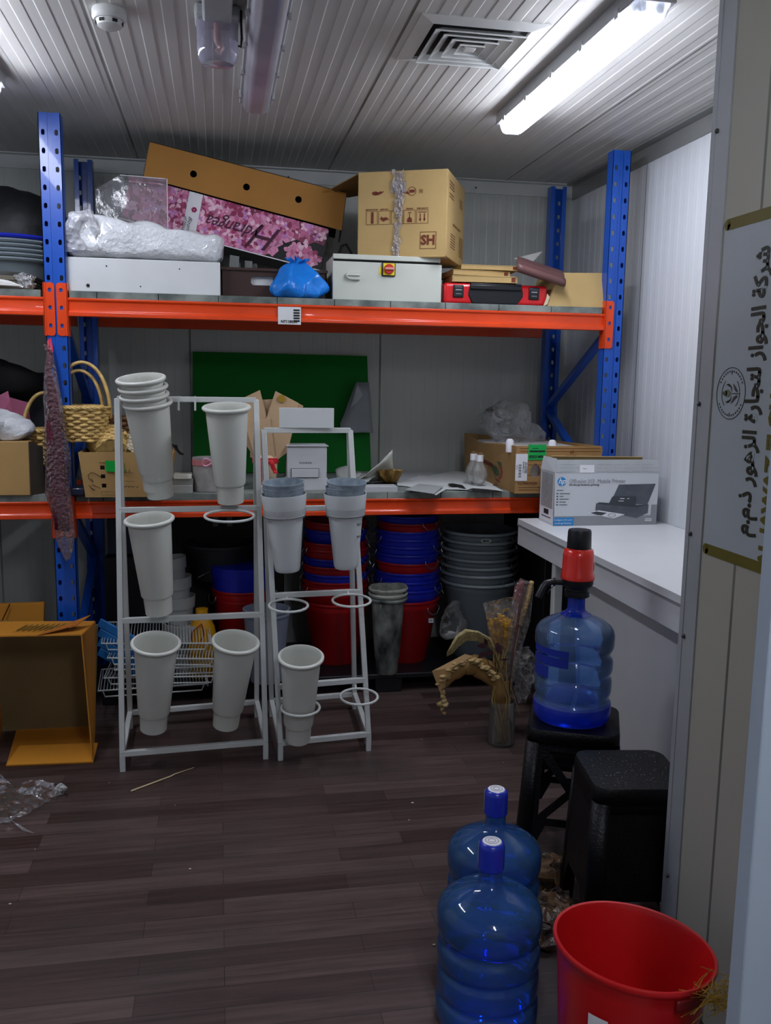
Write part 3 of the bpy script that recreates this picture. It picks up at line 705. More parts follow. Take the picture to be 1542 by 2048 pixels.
# tall brown carton marked SH on the cabinet
def boxpts(o, rz, w_, d, h_):
    ex = Vector((math.cos(rz), math.sin(rz), 0)); ey = Vector((-math.sin(rz), math.cos(rz), 0)); o = Vector(o)
    return [o, o+ex*w_, o+ex*w_+ey*d, o+ey*d]
zb = zc+.006
NR = PY(892, 509, 4.2); NRt = PY(892, 338, 4.2)
rzb = R(-25)
wb = .43; hb = NRt.z-NR.z+.01; db = .46
ex = Vector((math.cos(rzb), math.sin(rzb), 0))
o_ = Vector((NR.x, 4.2, zb)) - ex*wb
sh = thing('tall_carton', 'brown shipping carton marked SH with crumpled clear tape on the switch cabinet', 'box', (o_.x, o_.y, zb), rzb)
b = MB().box(0, wb, 0, db, 0, hb); b.build('carton_body', m_card2, sh, bevel=.003)
MB().add([(-.0, .02, hb), (0, db-.03, hb), (-.16, db-.1, hb-.04), (-.17, .1, hb-.05)], [(0,1,2,3)]).build('open_flap', m_cardin, sh, solid=.004)
MB().box(.01, wb-.004, -.006, .05, -.004, .004).build('bottom_flap', m_card2, sh, bevel=.001)
FP = lambda x, z: frame_on((x, -.0016, z), (1,0,0), (0,0,1))
b = MB()
def rect(b, x0, x1, z0, z1, y=-.0012, t_=.0015, m=0):
    b.box(x0, x1, y-.0004, y, z0, z0+t_, m).box(x0, x1, y-.0004, y, z1-t_, z1, m).box(x0, x0+t_, y-.0004, y, z0, z1, m).box(x1-t_, x1, y-.0004, y, z0, z1, m)
rect(b, .305, .382, .035, .112, t_=.002); b.text('SH', .06, FP(.343, .073), 0, bold=.002, sx=.95)
for i in range(5):
    x = .042+i*.061; rect(b, x, x+.056, .15, .212)
    b.text(('PRODUCT NO', 'KEEP DRY', 'STACK', 'FRAGILE', 'THIS WAY UP')[i], .009, FP(x+.028, .218), 0)
for dx in (-.010, .010):     # arrows
    x = .042+4*.061+.028+dx; b.box(x-.002, x+.002, -.0016, -.001, .165, .195); b.add([(x-.006,-.0016,.172),(x+.006,-.0016,.172),(x,-.0016,.158)], [(0,1,2)])
b.box(.042+4*.061+.008, .042+4*.061+.048, -.0016, -.001, .2, .203)
x = .042+3*.061+.028; b.box(x-.0012, x+.0012, -.0016, -.001, .178, .2).box(x-.008, x+.008, -.0016, -.001, .199, .202)
b.add([(x-.012,-.0016,.157),(x+.012,-.0016,.157),(x+.011,-.0016,.172),(x,-.0016,.183),(x-.011,-.0016,.172)], [(0,1,2,3,4)])
x = .042+.061+.028; b.add([(x-.022,-.0016,.175),(x-.012,-.0016,.188),(x-.01,-.0016,.18),(x+.01,-.0016,.183),(x+.023,-.0016,.173),(x+.005,-.0016,.168),(x-.004,-.0016,.162),(x-.012,-.0016,.168)], [tuple(range(8))])
b.box(.066, .078, -.0016, -.001, .155, .207)
for i, x in enumerate((.085, .1, .112, .205, .235)): b.add([(x+.016*math.cos(PI*j/5), -.0016, .292+.009*math.sin(PI*j/5+i)) for j in range(10)], [tuple(range(10))])
b.ring((0,0,0), .019, .0012, 24, 4, 0, T(.262, -.0012, .296) @ RX(PI/2)); rect(b, .297, .313, .287, .303); b.box(.302, .308, -.0016, -.001, .292, .298)
b.box(.25, .275, -.0016, -.001, .29, .303)
b.build('printed_marks', m_redink, sh)
b = MB(); SP = lambda y, z: frame_on((wb+.0016, y, z), (0,1,0), (0,0,1))
for k in range(3): b.box(wb, wb+.0012, .05, .17, .345-k*.014, .351-k*.014)
for k in range(2): b.box(wb, wb+.0012, .05, .16, .29-k*.014, .296-k*.014)
b.text('EVAPORATIVE AIR COOLER', .016, SP(.25, .165), 0)
for k in range(6): b.box(wb, wb+.0012, .1, .22, .115-k*.012, .119-k*.012)
for k in range(9): b.box(wb, wb+.0012, .33, .43, .13-k*.011, .134-k*.011)
for k in range(5): b.box(wb, wb+.0012, .32, .4, .31-k*.009, .314-k*.009)
b.build('side_print', mat('faded_brown_ink', '7a5638', .7), sh)
def tapew(u, v): return Vector((.188+.012*math.sin(2.2*v)+(u-.5)*(.03+.03*v*v), -.0035-.006*abs(math.sin(14*u+9*v))*(.4+v), -.01+v*(hb+.01)))
b = MB().grid(tapew, 8, 40); crumple(b, 45, .012, 4)
b.add([(.16,-.004,hb-.1),(.235,-.004,hb-.1),(.235,-.004,hb-.045),(.16,-.004,hb-.05)], [(0,1,2,3)])
b.build('packing_tape', film('clear_packing_tape', 'd8d2d4', .42, .12, 1.0, 60), sh, smooth=True)

# three flat folded cartons, fanned
for i, (px0, px1, py, hh, dz) in enumerate(((905, 1033, 553, .03, 0), (908, 1024, 537, .024, .034), (925, 1040, 523, .022, .062))):
    q0, q1 = PY(px0, py, 4.26), PY(px1, py, 4.26)
    z0 = DU+.104+dz
    o = MB()
    o.box(0, q1.x-q0.x, 0, .28, 0, .003).box(0, q1.x-q0.x, 0, .28, hh-.003, hh).box(.004, q1.x-q0.x, .002, .005, 0, hh).box(.0, .003, .0, .28, 0, hh).box(q1.x-q0.x-.003, q1.x-q0.x, 0, .28, 0, hh)
    o.box(q1.x-q0.x-.03, q1.x-q0.x-.01, .001, .002, .004, hh-.004, 1)
    o = o.build('folded_carton', [m_card2, m_redink], None, bevel=.0012)
    o.location = (q0.x, 4.26+.01*i, z0); o.rotation_euler = (0, 0, R((-4, 3, -2)[i]))
    tag(o, ('flattened carton directly on the red toolbox, lowest of three', 'flattened carton in the middle of the three on the red toolbox', 'flattened carton topmost of the three on the red toolbox')[i], 'carton', 'flattened cartons on the red toolbox')

# red and black toolbox
q0, q1 = PY(887, 611, 4.25), PY(1094, 613, 4.25)
L_ = q1.x-q0.x
t = thing('toolbox', 'red toolbox with black centre and two black latches on the top shelf', 'toolbox', (q0.x, 4.25, DU))
m_tred = mat('glossy_red_plastic', 'd01820', .3, var=.04, coat=.3); m_tblk = mat('black_plastic', '14171c', .38, var=.05)
b = MB(); b.box(0, L_, 0, .2, 0, .098); b.build('toolbox_body', m_tred, t, bevel=.016, seg=4)
b = MB(); x0, x1 = .12, L_-.125
pts = [(x0+.01, .1), (x1-.01, .1), (x1, .06), (x1, .04), (x1-.03, .004), (x0+.02, .004), (x0, .04), (x0, .06)]
b.add([(p[0], -.006, p[1]) for p in pts]+[(p[0], .02, p[1]) for p in pts], [tuple(range(8))]+[(i, (i+1) % 8, 8+(i+1) % 8, 8+i) for i in range(8)])
b.build('black_centre', m_tblk, t, bevel=.004)
b = MB().box(x0+.005, x1-.01, -.016, -.002, .068, .092); b.build('carry_handle', m_tblk, t, bevel=.005)
for xx in (.07, L_-.07):
    l = MB().box(xx-.026, xx+.026, -.008, .01, .03, .088).build('latch', m_tblk, t, bevel=.004)
    MB().box(xx-.015, xx+.015, -.0105, -.007, .062, .068).box(xx-.013, xx+.013, -.0095, -.007, .045, .048).build('latch_highlight', mat('grey_plastic', '8c9094', .4), l)
    MB().box(xx-.02, xx+.02, -.012, -.006, .07, .084).build('latch_tab', mat('dark_grey_plastic', '3a3d42', .4), l, bevel=.003)

# curled offcut of brown vinyl flooring
m_vin = mat('brown_vinyl_offcut', '6a4a48', .35, var=.15, vs=3, stretch=(1,8,1)); m_vinb = mat('vinyl_back', '9a9a98', .6)
A = PY(1033, 543, 4.2); B2 = PY(1128, 574, 4.2)
t = thing('vinyl_offcut', 'curled offcut of brown wood-look vinyl flooring on the right end of the top shelf', 'flooring offcut', (A.x, 4.25, DU+.12))
axis = (B2-A).normalized(); up = Vector((.25, .35, .75)).normalized()
perp = Vector((.1, 1, .18)).normalized(); nrm = Vector((0, -.2, 1)).normalized()
def curl(u, v):
    base = A + axis*((B2-A).length*u) 
    if v < .45: a_ = v/.45*PI*.95; off = Vector((0, -math.sin(a_)*.022, -.0+(1-math.cos(a_))*.02))+perp*(0)
    else:
        k = (v-.45)/.55; off = Vector((0, .0, .04))+perp*(.2*k)+Vector((.05*k, 0, .012*math.sin(PI*k)+.02*k))
    return base+off
b = MB().grid(curl, 10, 22); b.build('vinyl_sheet', m_vin, t, world=True, smooth=True, solid=.003, auto=180)
b = MB().add([PY(1028,517,4.45),PY(1060,530,4.4),PY(1085,503,4.45),PY(1062,512,4.5)], [(0,1,2,3)]); b.build('torn_corner', m_vinb, t, world=True, solid=.002)

# brown carton slumped at the right end
def quadbox(b, pts_front, dv, m=0):
    f = [Vector(p) for p in pts_front]; dv = Vector(dv)
    return b.add(f+[p+dv for p in f], [(0,1,2,3),(7,6,5,4),(0,4,5,1),(1,5,6,2),(2,6,7,3),(3,7,4,0)], m)
t = thing('slumped_carton', 'slumped open brown carton beside the right rack post', 'box', (PY(1160, 610, 4.3).x, 4.4, DU))
fr = [PY(1094, 612, 4.24), PY(1212, 620, 4.22), PY(1212, 545, 4.27), PY(1118, 545, 4.27)]
for k in (0, 1): fr[k].z = DU+.001
b = MB(); quadbox(b, fr, (.0, .3, .0)); crumple(b, 6, .004, 2); b.build('carton_body', m_card2, t, world=True, bevel=.003)
MB().add([fr[2]+Vector((-.002,-.002,0)), fr[2]+Vector((.012,.0,.012)), Vector((fr[1].x+.012, 4.235, DU+.03)), fr[1]+Vector((-.002,-.004,.01))], [(0,1,2,3)]).build('side_flap', m_card2, t, world=True, solid=.003)
q = PY(1092, 600, 4.235)
MB().add([(q.x-.012,4.235,DU+.002),(q.x+.008,4.235,DU+.01),(q.x+.018,4.235,DU+.045),(q.x+.005,4.235,DU+.06),(q.x+.0,4.235,DU+.035)], [(0,1,2,3,4)]).build('torn_tab', mat('cream_board', 'cfc8a8', .7), t, world=True, solid=.002)
# black strap handle
c = PY(696, 512, 4.5); MB().tube([(c.x-.035, 4.5, DU+.12), (c.x-.035, 4.5, c.z+.01), (c.x-.02, 4.5, c.z+.06), (c.x+.005, 4.5, c.z+.07), (c.x+.03, 4.5, c.z+.03), (c.x+.035, 4.5, DU+.12)], .006, 8, flat=2).box(c.x-.06, c.x+.06, 4.48, 4.6, DU, DU+.12)
q = MB().tube([(c.x-.035, 4.6, DU+.12), (c.x-.035, 4.6, c.z+.01), (c.x-.02, 4.6, c.z+.06), (c.x+.005, 4.6, c.z+.07), (c.x+.03, 4.6, c.z+.03), (c.x+.035, 4.6, DU+.12)], .006, 8, flat=2).box(c.x-.07, c.x+.07, 4.58, 4.7, DU, DU+.13)
tag(q.build('black_bag', m_tblk, None, bevel=.004), 'black bag with a loop handle showing behind the switch cabinet', 'bag')

# left bay, upper level
c = PY(20, 450, 4.55)
b = MB().lathe([(0,.12),(.24,.12),(.3,.2),(.27,.33),(.18,.44),(.09,.49),(0,.50)], 40, 0, T(c.x-.02, 4.62, DU) @ Matrix.Diagonal((1.15,.8,1,1)), lambda a, z: 1+.05*math.sin(3*a)+.04*math.sin(7*a+z*9))
b.v = [Vector((min(p.x, LPX-.02), p.y, p.z)) for p in b.v]
tag(crumple(b, 8, .03, 3).build('rubbish_bag', mat('black_bag_plastic', '0b0c0f', .6, var=.2, bump=.5, bs=12), None, smooth=True, auto=180), 'black plastic bag heaped on the grey tubs in the upper left bay', 'bag')
m_tubg = mat('grey_tub_plastic', '7b868c', .4, var=.05); m_tubb = mat('blue_tub_plastic', '1c2cc0', .35, var=.05, coat=.2); m_tubr = mat('red_tub_plastic', 'b01018', .35, var=.05, coat=.2)
q = PY(45, 500, 4.5)
for i in range(6):
    z = DU+.135+i*.020
    o = MB().lathe([(.20,z),(.215,z+.002),(.222,z+.01),(.215,z+.018),(.205,z+.018)], 48, 0, T(-.93, 4.56, 0))
    if i == 0: o.lathe([(0, DU+.055), (.16, DU+.055), (.20, DU+.135)], 48, 0, T(-.93, 4.56, 0))
    if i == 5: o.lathe([(0,z+.015),(.205,z+.018)], 48, 0, T(-.93, 4.56, 0))
    tag(o.build('upturned_tub', m_tubb if i == 5 else m_tubg, None, smooth=True), 'dark blue rim on top of the grey tub stack below the black bag' if i == 5 else 'grey tub in the stack below the black bag', 'tub', None if i == 5 else 'grey tubs in the upper left bay')
b = MB(); 
t = thing('grey_tray', 'pale grey tray with a rounded edge on the brown sheets, upper left bay', 'tray', (-1.05, 4.45, DU+.085))
MB().lathe([(0,-.03),(.15,-.03),(.2,0),(.205,.004),(.195,.004)], 40, 0, Matrix.Diagonal((1,.6,1,1))).build('tray_shell', mat('pale_grey_plastic', '9da2a2', .35), t, smooth=True)
for i in range(6):
    o = MB().box(-1.6, -.78+.006*(i % 3), 4.215+.004*(i % 2), 4.6, 0, .0085, 0).build('brown_sheet', mat('brown_grey_board', '6c6658', .7), None)
    o.location.z = DU+.001+i*.0095
    tag(o, 'thin brown grey sheet in the flat pile at the upper left', 'sheet', 'flat sheets in the upper left bay')
b = MB()
for i in range(5): b.tube([(-1.25, 4.19-.002*i, DU+.04-.006*i), (-1.0, 4.19, DU+.045-.006*i+.004*math.sin(i)), (-.88+.012*i, 4.195, DU+.03-.004*i), (-.82-.008*i, 4.2, DU+.008+.002*i)], .0045, 8)
tag(b.build('white_cable', mat('white_cable_sheath', 'd5d6d2', .5), None, smooth=True), 'loose bundle of white cable in front of the brown sheets', 'cable')
b = MB().grid(lambda u, v: Vector((-.85+.07*u, 4.205-.01*math.sin(3*u), DU+.01+.055*v)), 14, 12); crumple(b, 60, .02, 6)
tag(b.build('clear_wrap_scrap', film('scrap_film', 'e8eaee', .4, .08, 1, 50), None, smooth=True), 'small crumpled clear wrap scrap beside the left post, upper shelf', 'plastic scrap')
# ================================================================ things on the lower shelf
m_basket = mat('natural_wicker', 'd2b06c', .55, var=.22, vs=30, bump=.2, bs=80)
m_basketd = mat('brown_wicker', '6a4a2c', .6, var=.25, vs=30)
def basket(name, label, loc, rt, rb_, h, hh, mt, rot=(0,0,0), rows=11, group=None, tubr=.0052):
    t = thing(name, label, 'basket', loc, 0, group); t.rotation_euler = rot
    b = MB(); K = 22
    for k in range(rows):
        f = k/(rows-1); r = rb_+(rt-rb_)*f; z = .006+f*(h-.012)
        b.tube([(r*(1+.045*math.cos(K/2*a+PI*k))*math.cos(a), r*(1+.045*math.cos(K/2*a+PI*k))*math.sin(a), z+.002*math.sin(7*a+k*2)) for a in [2*PI*i/66 for i in range(66)]], tubr*(1.0+.25*random.random()), 6, closed=True, flat=h/rows*.55/tubr)
    b.build('woven_wall', mt, t, smooth=True, auto=180)
    b = MB()
    for k in range(K): a = 2*PI*k/K; b.tube([(rb_*math.cos(a), rb_*math.sin(a), .004), (rt*math.cos(a), rt*math.sin(a), h+.004)], .0035, 5)
    b.build('stakes', mt, t); b = MB()
    for q in range(3): b.tube([((rt+.004+.004*math.sin(12*a+q*2*PI/3))*math.cos(a), (rt+.004+.004*math.sin(12*a+q*2*PI/3))*math.sin(a), h+.004*math.cos(12*a+q*2*PI/3)) for a in [2*PI*i/90 for i in range(90)]], .004, 5, closed=True)
    b.build('braided_rim', mt, t, smooth=True, auto=180)
    MB().lathe([(0,0),(rb_,0),(rb_,.006),(0,.006)], 24).build('bottom', mt, t)
    if hh: 
        b = MB()
        for q in range(3): b.tube([((rt+.002)*math.cos(a), .009*(q-1)+.004*math.sin(9*a+q*2), h-.05+.05*math.sin(min(a, PI-a)*1) + (hh)*math.sin(a)**.8 if 0 < a < PI else h-.05) for a in [PI*i/24 for i in range(25)]], .0075, 6)
        b.build('arched_handle', mt, t, smooth=True, auto=180)
    return t
Z = DL
# carton full of baskets
q0, q1 = PY(172, 1004, 4.12), PY(332, 1000, 4.12); r0, r1 = PY(157, 905, 4.1), PY(346, 905, 4.1)
t = thing('basket_carton', 'open brown carton with three square holes holding wicker baskets', 'box', ((q0.x+q1.x)/2, 4.3, Z))
zc_ = r0.z; dv = Vector((0, .36, 0))
f4 = [Vector((q0.x,4.12,Z)), Vector((q1.x,4.12,Z)), Vector((r1.x,4.1,zc_)), Vector((r0.x,4.1,zc_))]
Mk = frame_on(f4[0], f4[1]-f4[0], f4[3]-f4[0]); Mi = Mk.inverted()
hl = []
for px, py in ((205, 935), (206, 953), (208, 972)):
    c = Mi @ PY(px, py, 4.11); s_ = .0095; hl.append([(c.x-s_, c.y-s_), (c.x-s_, c.y+s_), (c.x+s_, c.y+s_), (c.x+s_, c.y-s_)])
b = MB().holed([(p.x, p.y) for p in [Mi @ k for k in f4]], hl, .005, Mk)
b.build('front_panel', m_card, t, world=True)
b = MB().add([f4[1], f4[2], f4[2]+dv, f4[1]+dv], [(0,1,2,3)]).add([f4[0], f4[3], f4[3]+dv, f4[0]+dv], [(0,1,2,3)]).add([p+dv for p in f4], [(0,1,2,3)]).add([f4[0], f4[1], f4[1]+dv, f4[0]+dv], [(0,1,2,3)])
b.build('carton_walls', m_card, t, world=True, solid=.004)
MB().box(f4[0].x+.03, f4[1].x-.03, 4.16, 4.17, Z+.01, zc_-.03).build('dark_hole_backing', m_dark, t, world=True)  # near-black sheet stands in for shade seen through the square holes
c = PY(225, 933, 4.1); b = MB().add([(c.x-.028,4.102,c.z-.022),(c.x+.05,4.102,c.z-.026),(c.x+.048,4.098,c.z+.024),(c.x-.03,4.098,c.z+.026)], [(0,1,2,3)]); b.build('green_sticker', mat('bright_green_sticker', '00a83c', .5, var=.03), t, world=True)
b = MB()
def stroke(b, pts, r=.0016, Yp=4.103): b.tube([PY(x, y, Yp) for x, y in pts], r, 5)
stroke(b, [(183,945),(176,950),(178,958),(187,964),(183,958)]); stroke(b, [(183,945),(192,948),(202,954)]); stroke(b, [(178,970),(184,978),(190,981),(180,974),(186,970),(195,974),(201,977)])
stroke(b, [(198,914),(240,915)], .0008); stroke(b, [(198,925),(222,926)], .0008); stroke(b, [(203,983),(232,984),(232,990),(203,990),(203,983)], .0008)
for y in (945, 962, 972): stroke(b, [(246,y),(268,y+1)], .0008)
for x in (248, 256, 264, 272): stroke(b, [(x,975),(x+5,973)], .0012)
b.text('2.3', .02, FRONT(PY(255,943,4.1).x, 4.1, PY(255,943,4.1).z), 0)
b.build('marker_writing', mat('brown_marker', '3a2415', .7), t, world=True)
cx = PY(175, 880, 4.24)
basket('wicker_basket', 'pale wicker basket standing upright in the open carton, taller outer arched handle', (PY(168,880,4.24).x, 4.25, cx.z-.004), .115, .085, .15, .20, m_basket)
basket('wicker_basket', 'pale wicker basket nested in the upright basket of the carton, inner arched handle', (PY(160,870,4.24).x, 4.27, cx.z+.03), .098, .07, .12, .16, m_basket, rows=8)
basket('wicker_basket', 'pale wicker basket tipped on its side at the front of the open carton', (PY(222,896,4.19).x, 4.2, PY(205,905,4.19).z+.005), .085, .06, .10, .17, m_basket, (R(-62), R(-30), 0), rows=9)
basket('wicker_basket', 'dark brown wicker basket behind the pale ones in the carton', (PY(225,860,4.35).x, 4.38, zc_-.06), .13, .10, .20, .0, m_basketd, rows=12)
basket('wicker_basket', 'pale wicker basket partly hidden behind the burgundy bundle on the left post', (PY(92,880,4.4).x, 4.42, Z+.12), .10, .075, .16, .17, m_basket)
t = tag(MB().box(PY(60,880,4.45).x, PY(130,880,4.45).x, 4.36, 4.6, Z, Z+.118).build('dark_carton', mat('dark_carton_board', '2c2a28', .7), None, bevel=.003), 'low dark box under the wicker basket left of the post', 'box')
basket('wicker_basket', 'whitish wicker basket lying at the right side of the open carton', (PY(243,893,4.26).x, 4.27, zc_-.03), .07, .055, .09, .0, mat('whitewashed_wicker', 'cbbfa6', .6, var=.2, vs=30), (R(-50), R(20), 0), rows=8)
b = MB().grid(lambda u, v: Vector((r1.x-.06+.07*u+.03*v, 4.2+.05*v, zc_-.02+.07*math.sin(PI*u)*(1-v*.5))), 8, 8); crumple(b, 30, .02, 9)
tag(b.build('black_wrap', mat('black_film', '1a1613', .35), None, smooth=True, solid=.001), 'crumpled black wrap at the right corner of the basket carton', 'plastic scrap')

# left bay: brown box, white bag, pink paper
q = PY(76, 990, 4.2); qt = PY(70, 883, 4.2)
t = thing('brown_box', 'plain brown cardboard box at the left end of the lower shelf', 'box', (q.x-.2, 4.3, Z))
MB().box(q.x-.42, q.x-.03, 4.19, 4.5, Z, qt.z).build('carton_body', m_card, t, world=True, bevel=.003)
MB().add([(q.x-.028,4.192,Z),(q.x+.015,4.27,Z),(q.x+.015,4.27,qt.z-.03),(q.x-.028,4.192,qt.z)], [(0,1,2,3)]).build('side_flap', mat('shaded_board', '4a4238', .8), t, world=True, solid=.003)  # right side of the box, its shade put into the darker board colour
c = PY(15, 855, 4.3)
b = MB().ball((0,0,.055), 1, 30, 0, None, (.125, .12, .075)); crumple(b, 9, .05, 11); crumple(b, 25, .018, 12)
b.v = [Vector((p.x, p.y, max(p.z, 0.003))) for p in b.v]
o = b.build('white_bag', mat('white_bag_plastic', 'd0d3d6', .5, var=.05, bump=1.0, bs=25), None, smooth=True, auto=22); o.location = (c.x-.02, 4.32, qt.z)
tag(o, 'crumpled white bag on top of the plain brown box', 'bag')
m_pinkp = mat('dusty_pink_paper', 'a85a78', .6, var=.05)
P_ = lambda x, y, Y=4.45: PY(x, y, Y)
b = MB().add([P_(0,790,4.42),P_(16,782,4.42),P_(20,800,4.40),P_(0,835,4.40)], [(0,1,2,3)]).add([P_(14,793),P_(56,805),P_(62,850),P_(10,826)], [(0,1,2,3)]).add([P_(56,805),P_(62,850,4.5),P_(62,900,4.5),P_(20,900,4.5),P_(10,826)], [(0,1,2,3,4)])
b.add([P_(0,835,4.40),P_(20,800,4.40),P_(40,880,4.43),P_(0,880,4.43)], [(0,1,2,3)])
tag(b.build('pink_paper', m_pinkp, None, solid=.002), 'folded dusty pink paper standing behind the crumpled white bag', 'paper')
m_smoke = film('smoky_clear_plastic', '8e9094', .5, .15, .2, 8)
tag(MB().box(P_(30,800,4.8).x, P_(135,800,4.8).x, 4.72, 5.0, Z, P_(60,745,4.8).z).build('clear_box', mat('dark_plastic_box', '3b3d40', .25, var=.1, coat=.4), None, bevel=.004), 'dark grey glossy box at the back of the lower left bay', 'box')
MBb = MB().ball((0,0,0), 1, 24, 0, None, (.17, .12, .10)); crumple(MBb, 8, .05, 14)
o = MBb.build('black_bundle', mat('black_cloth', '0f1012', .8), None, smooth=True, auto=180); o.location = (P_(0,770,4.6).x, 4.62, P_(0,765,4.6).z); tag(o, 'black bundle behind the pink paper at the left edge', 'bundle')
tag(MB().box(P_(-60,880,4.62).x, P_(22,880,4.62).x, 4.53, 4.71, Z, P_(0,765,4.6).z-.075).build('black_carton', m_dark, None, bevel=.002), 'black box under the black bundle at the left edge', 'box')
tag(MB().box(P_(150,985,4.12).x-.03, P_(150,985,4.12).x+.035, 4.16, 4.3, Z, Z+.035, 0).build('navy_packet', mat('navy_plastic', '141a38', .3, coat=.4), None, bevel=.006), 'small navy packet beside the left post on the lower shelf', 'packet')

# small white boxes
q = PY(343, 958, 4.25)
for i, (x0_, x1_, ya, yb, y) in enumerate(((345, 385, 967, 985, 4.22), (338, 386, 955, 967, 4.26), (347, 383, 948, 955, 4.24))):
    a, b_ = PY(x0_, yb, y), PY(x1_, ya, y)
    z0 = Z if i == 0 else Z+(.036, .036, .064)[i]; z1 = Z+(.036, .064, .085)[i]
    tag(MB().box(a.x, b_.x, y, y+.12-.01*i, z0, z1).build('small_white_box', mat('white_card_'+'abc'[i], ('a9aba6', '9ea09a', 'd4d6cc')[i], .5), None, bevel=.002), ('small greyish flat box at the bottom of the pile by the pink hat box', 'small greyish flat box in the middle of the pile by the pink hat box', 'small white flat box on top of the pile by the pink hat box')[i], 'small box')
# pink hat box
c = PY(413, 985, 4.3); h_ = PY(413, 915, 4.3).z-Z
t = thing('flower_hat_box', 'round grey hat box with a pink band and pink ribbon bow', 'hat box', (c.x+.01, 4.32, Z))
MB().lathe([(0,.002),(.07,.002),(.074,h_),(.071,h_),(.068,.01),(0,.01)], 40).build('box_wall', mat('grey_marble_board', '8c8a88', .5, col2='a5a2a0', vs=20), t, smooth=True)
MB().lathe([(.0725,h_-.008),(.0755,h_-.008),(.0752,h_-.036),(.0722,h_-.036)], 40).build('pink_band', mat('salmon_pink', 'c07a80', .5), t, smooth=True)
m_rib = mat('pink_satin', 'd89ab0', .3, sheen=.4)
b = MB().grid(lambda u, v: Vector((.03+.035*v*(u)+.02*u, -.078-.012*math.sin(5*u), h_-.02-.13*u+.004*v)), 10, 4)
b.grid(lambda u, v: Vector((.02-.045*math.sin(PI*u)*(1), -.08-.02*math.sin(PI*u), h_-.022+.022*math.sin(2*PI*u)*.8+.01*v)), 12, 2)
b.grid(lambda u, v: Vector((.02+.05*math.sin(PI*u), -.08-.02*math.sin(PI*u), h_-.022+.022*math.sin(2*PI*u)*.8+.01*v)), 12, 2)
b.build('ribbon_bow', m_rib, t, smooth=True, solid=.001)
# kraft bouquet wrap with red ribbon
c = PY(532, 985, 4.33)
t = thing('bouquet_wrap', 'kraft paper bouquet holder tied with a red ribbon, standing before the green board', 'bouquet wrap', (c.x, 4.36, Z))
m_kp = mat('kraft_wrapping_paper', 'b79a78', .75, var=.06, bump=.15, bs=30); m_cream = mat('cream_paper', 'd8c0a0', .7); m_rr = mat('red_ribbon', 'c8141c', .35, sheen=.3)
hz = PY(532, 915, 4.33).z-Z
MB().lathe([(0,0),(.05,0),(.06,hz),(.05,hz+.01)], 24, 0, Matrix.Diagonal((1,.7,1,1)), lambda a, z: 1+.03*math.sin(8*a)).build('paper_stem', m_cream, t, smooth=True, auto=180)
b = MB()
for k, (xs, top) in enumerate((((483,520),(795,780)), ((520,533),(782,835)), ((533,552),(835,783)), ((551,597),(782,807)))): pass
def sheet(pts, yy, nm, bend=.02):
    pp = [PY(x, y, yy) for x, y in pts]; b = MB(); n = len(pp)
    b.add(pp+[p+Vector((0, bend, 0)) for p in pp], [tuple(range(n)), tuple(range(2*n-1, n-1, -1))]+[(i, (i+1) % n, n+(i+1) % n, n+i) for i in range(n)])
    return b.build(nm, m_kp, t, world=True, bevel=.0015)
sheet([(482,798),(520,780),(536,845),(545,920),(515,925),(492,890)], 4.345, 'paper_fold', .003)
sheet([(551,782),(597,806),(592,835),(575,905),(548,925),(528,850)], 4.337, 'paper_fold', .003)
sheet([(575,795),(607,812),(598,830),(580,850),(560,915),(540,922)], 4.352, 'paper_fold', .003)
sheet([(505,800),(560,798),(568,880),(545,920),(500,915)], 4.365, 'paper_fold', .003)
sheet([(490,850),(540,835),(552,925),(512,925)], 4.329, 'paper_fold', .003)
b = MB().lathe([(.0001,0),(.018,.0),(.018,.003),(.0,.003)], 20, 0, T(PY(563,797,4.333).x, 4.333, PY(563,797,4.333).z) @ RX(PI/2)); b.build('gold_seal', mat('gold_sticker', 'a8842c', .35, .4), t, world=True)
MB().lathe([(.058,hz-.03),(.064,hz-.028),(.065,hz-.004),(.06,hz-.002)], 24, 0, Matrix.Diagonal((1,.75,1,1))).build('ribbon_band', m_rr, t, smooth=True)
b = MB()
for (p0, p1, w_) in (((-.03,-.055,hz-.01),(-.035,-.06,.0),.03), ((.02,-.055,hz-.01),(.045,-.06,hz-.075),.022), ((.0,-.055,hz-.01),(.008,-.058,.01),.014)):
    p0 = Vector(p0); p1 = Vector(p1)
    b.grid(lambda u, v, p0=p0, p1=p1, w_=w_: p0.lerp(p1, u)+Vector(((v-.5)*w_, -.006*math.sin(6*u), .003*math.sin(9*u))), 10, 3)
b.build('ribbon_tails', m_rr, t, smooth=True, solid=.001)
# white gift box with a drawer
c0, c1 = PY(573, 984, 4.3), PY(655, 984, 4.3); zt_ = PY(610, 893, 4.3).z; zm = PY(610, 956, 4.3).z
t = thing('gift_box', 'white gift box with a small front drawer and tiny printed logo', 'gift box', ((c0.x+c1.x)/2, 4.36, Z))
m_gb = mat('matt_white_board', 'b8babd', .5, var=.02)
MB().box(c0.x+.004, c1.x-.004, 4.302, 4.44, zm, zt_).build('box_lid', m_gb, t, world=True, bevel=.002)
MB().box(c0.x-.003, c1.x, 4.296, 4.45, Z, zm).build('box_base', m_gb, t, world=True, bevel=.002)
MB().box(c0.x+.001, c1.x+.004, 4.296, 4.46, zt_, zt_+.004).build('top_edge', m_gb, t, world=True, bevel=.001)
d0, d1 = PY(583, 955, 4.295), PY(637, 938, 4.295)
MB().box(d0.x-.002, d1.x+.002, 4.2985, 4.302, d0.z-.002, d1.z+.002).build('drawer_gap', m_dark, t, world=True)
MB().box(d0.x, d1.x, 4.29, 4.30, d0.z, d1.z).build('drawer', m_gb, t, world=True, bevel=.0015)
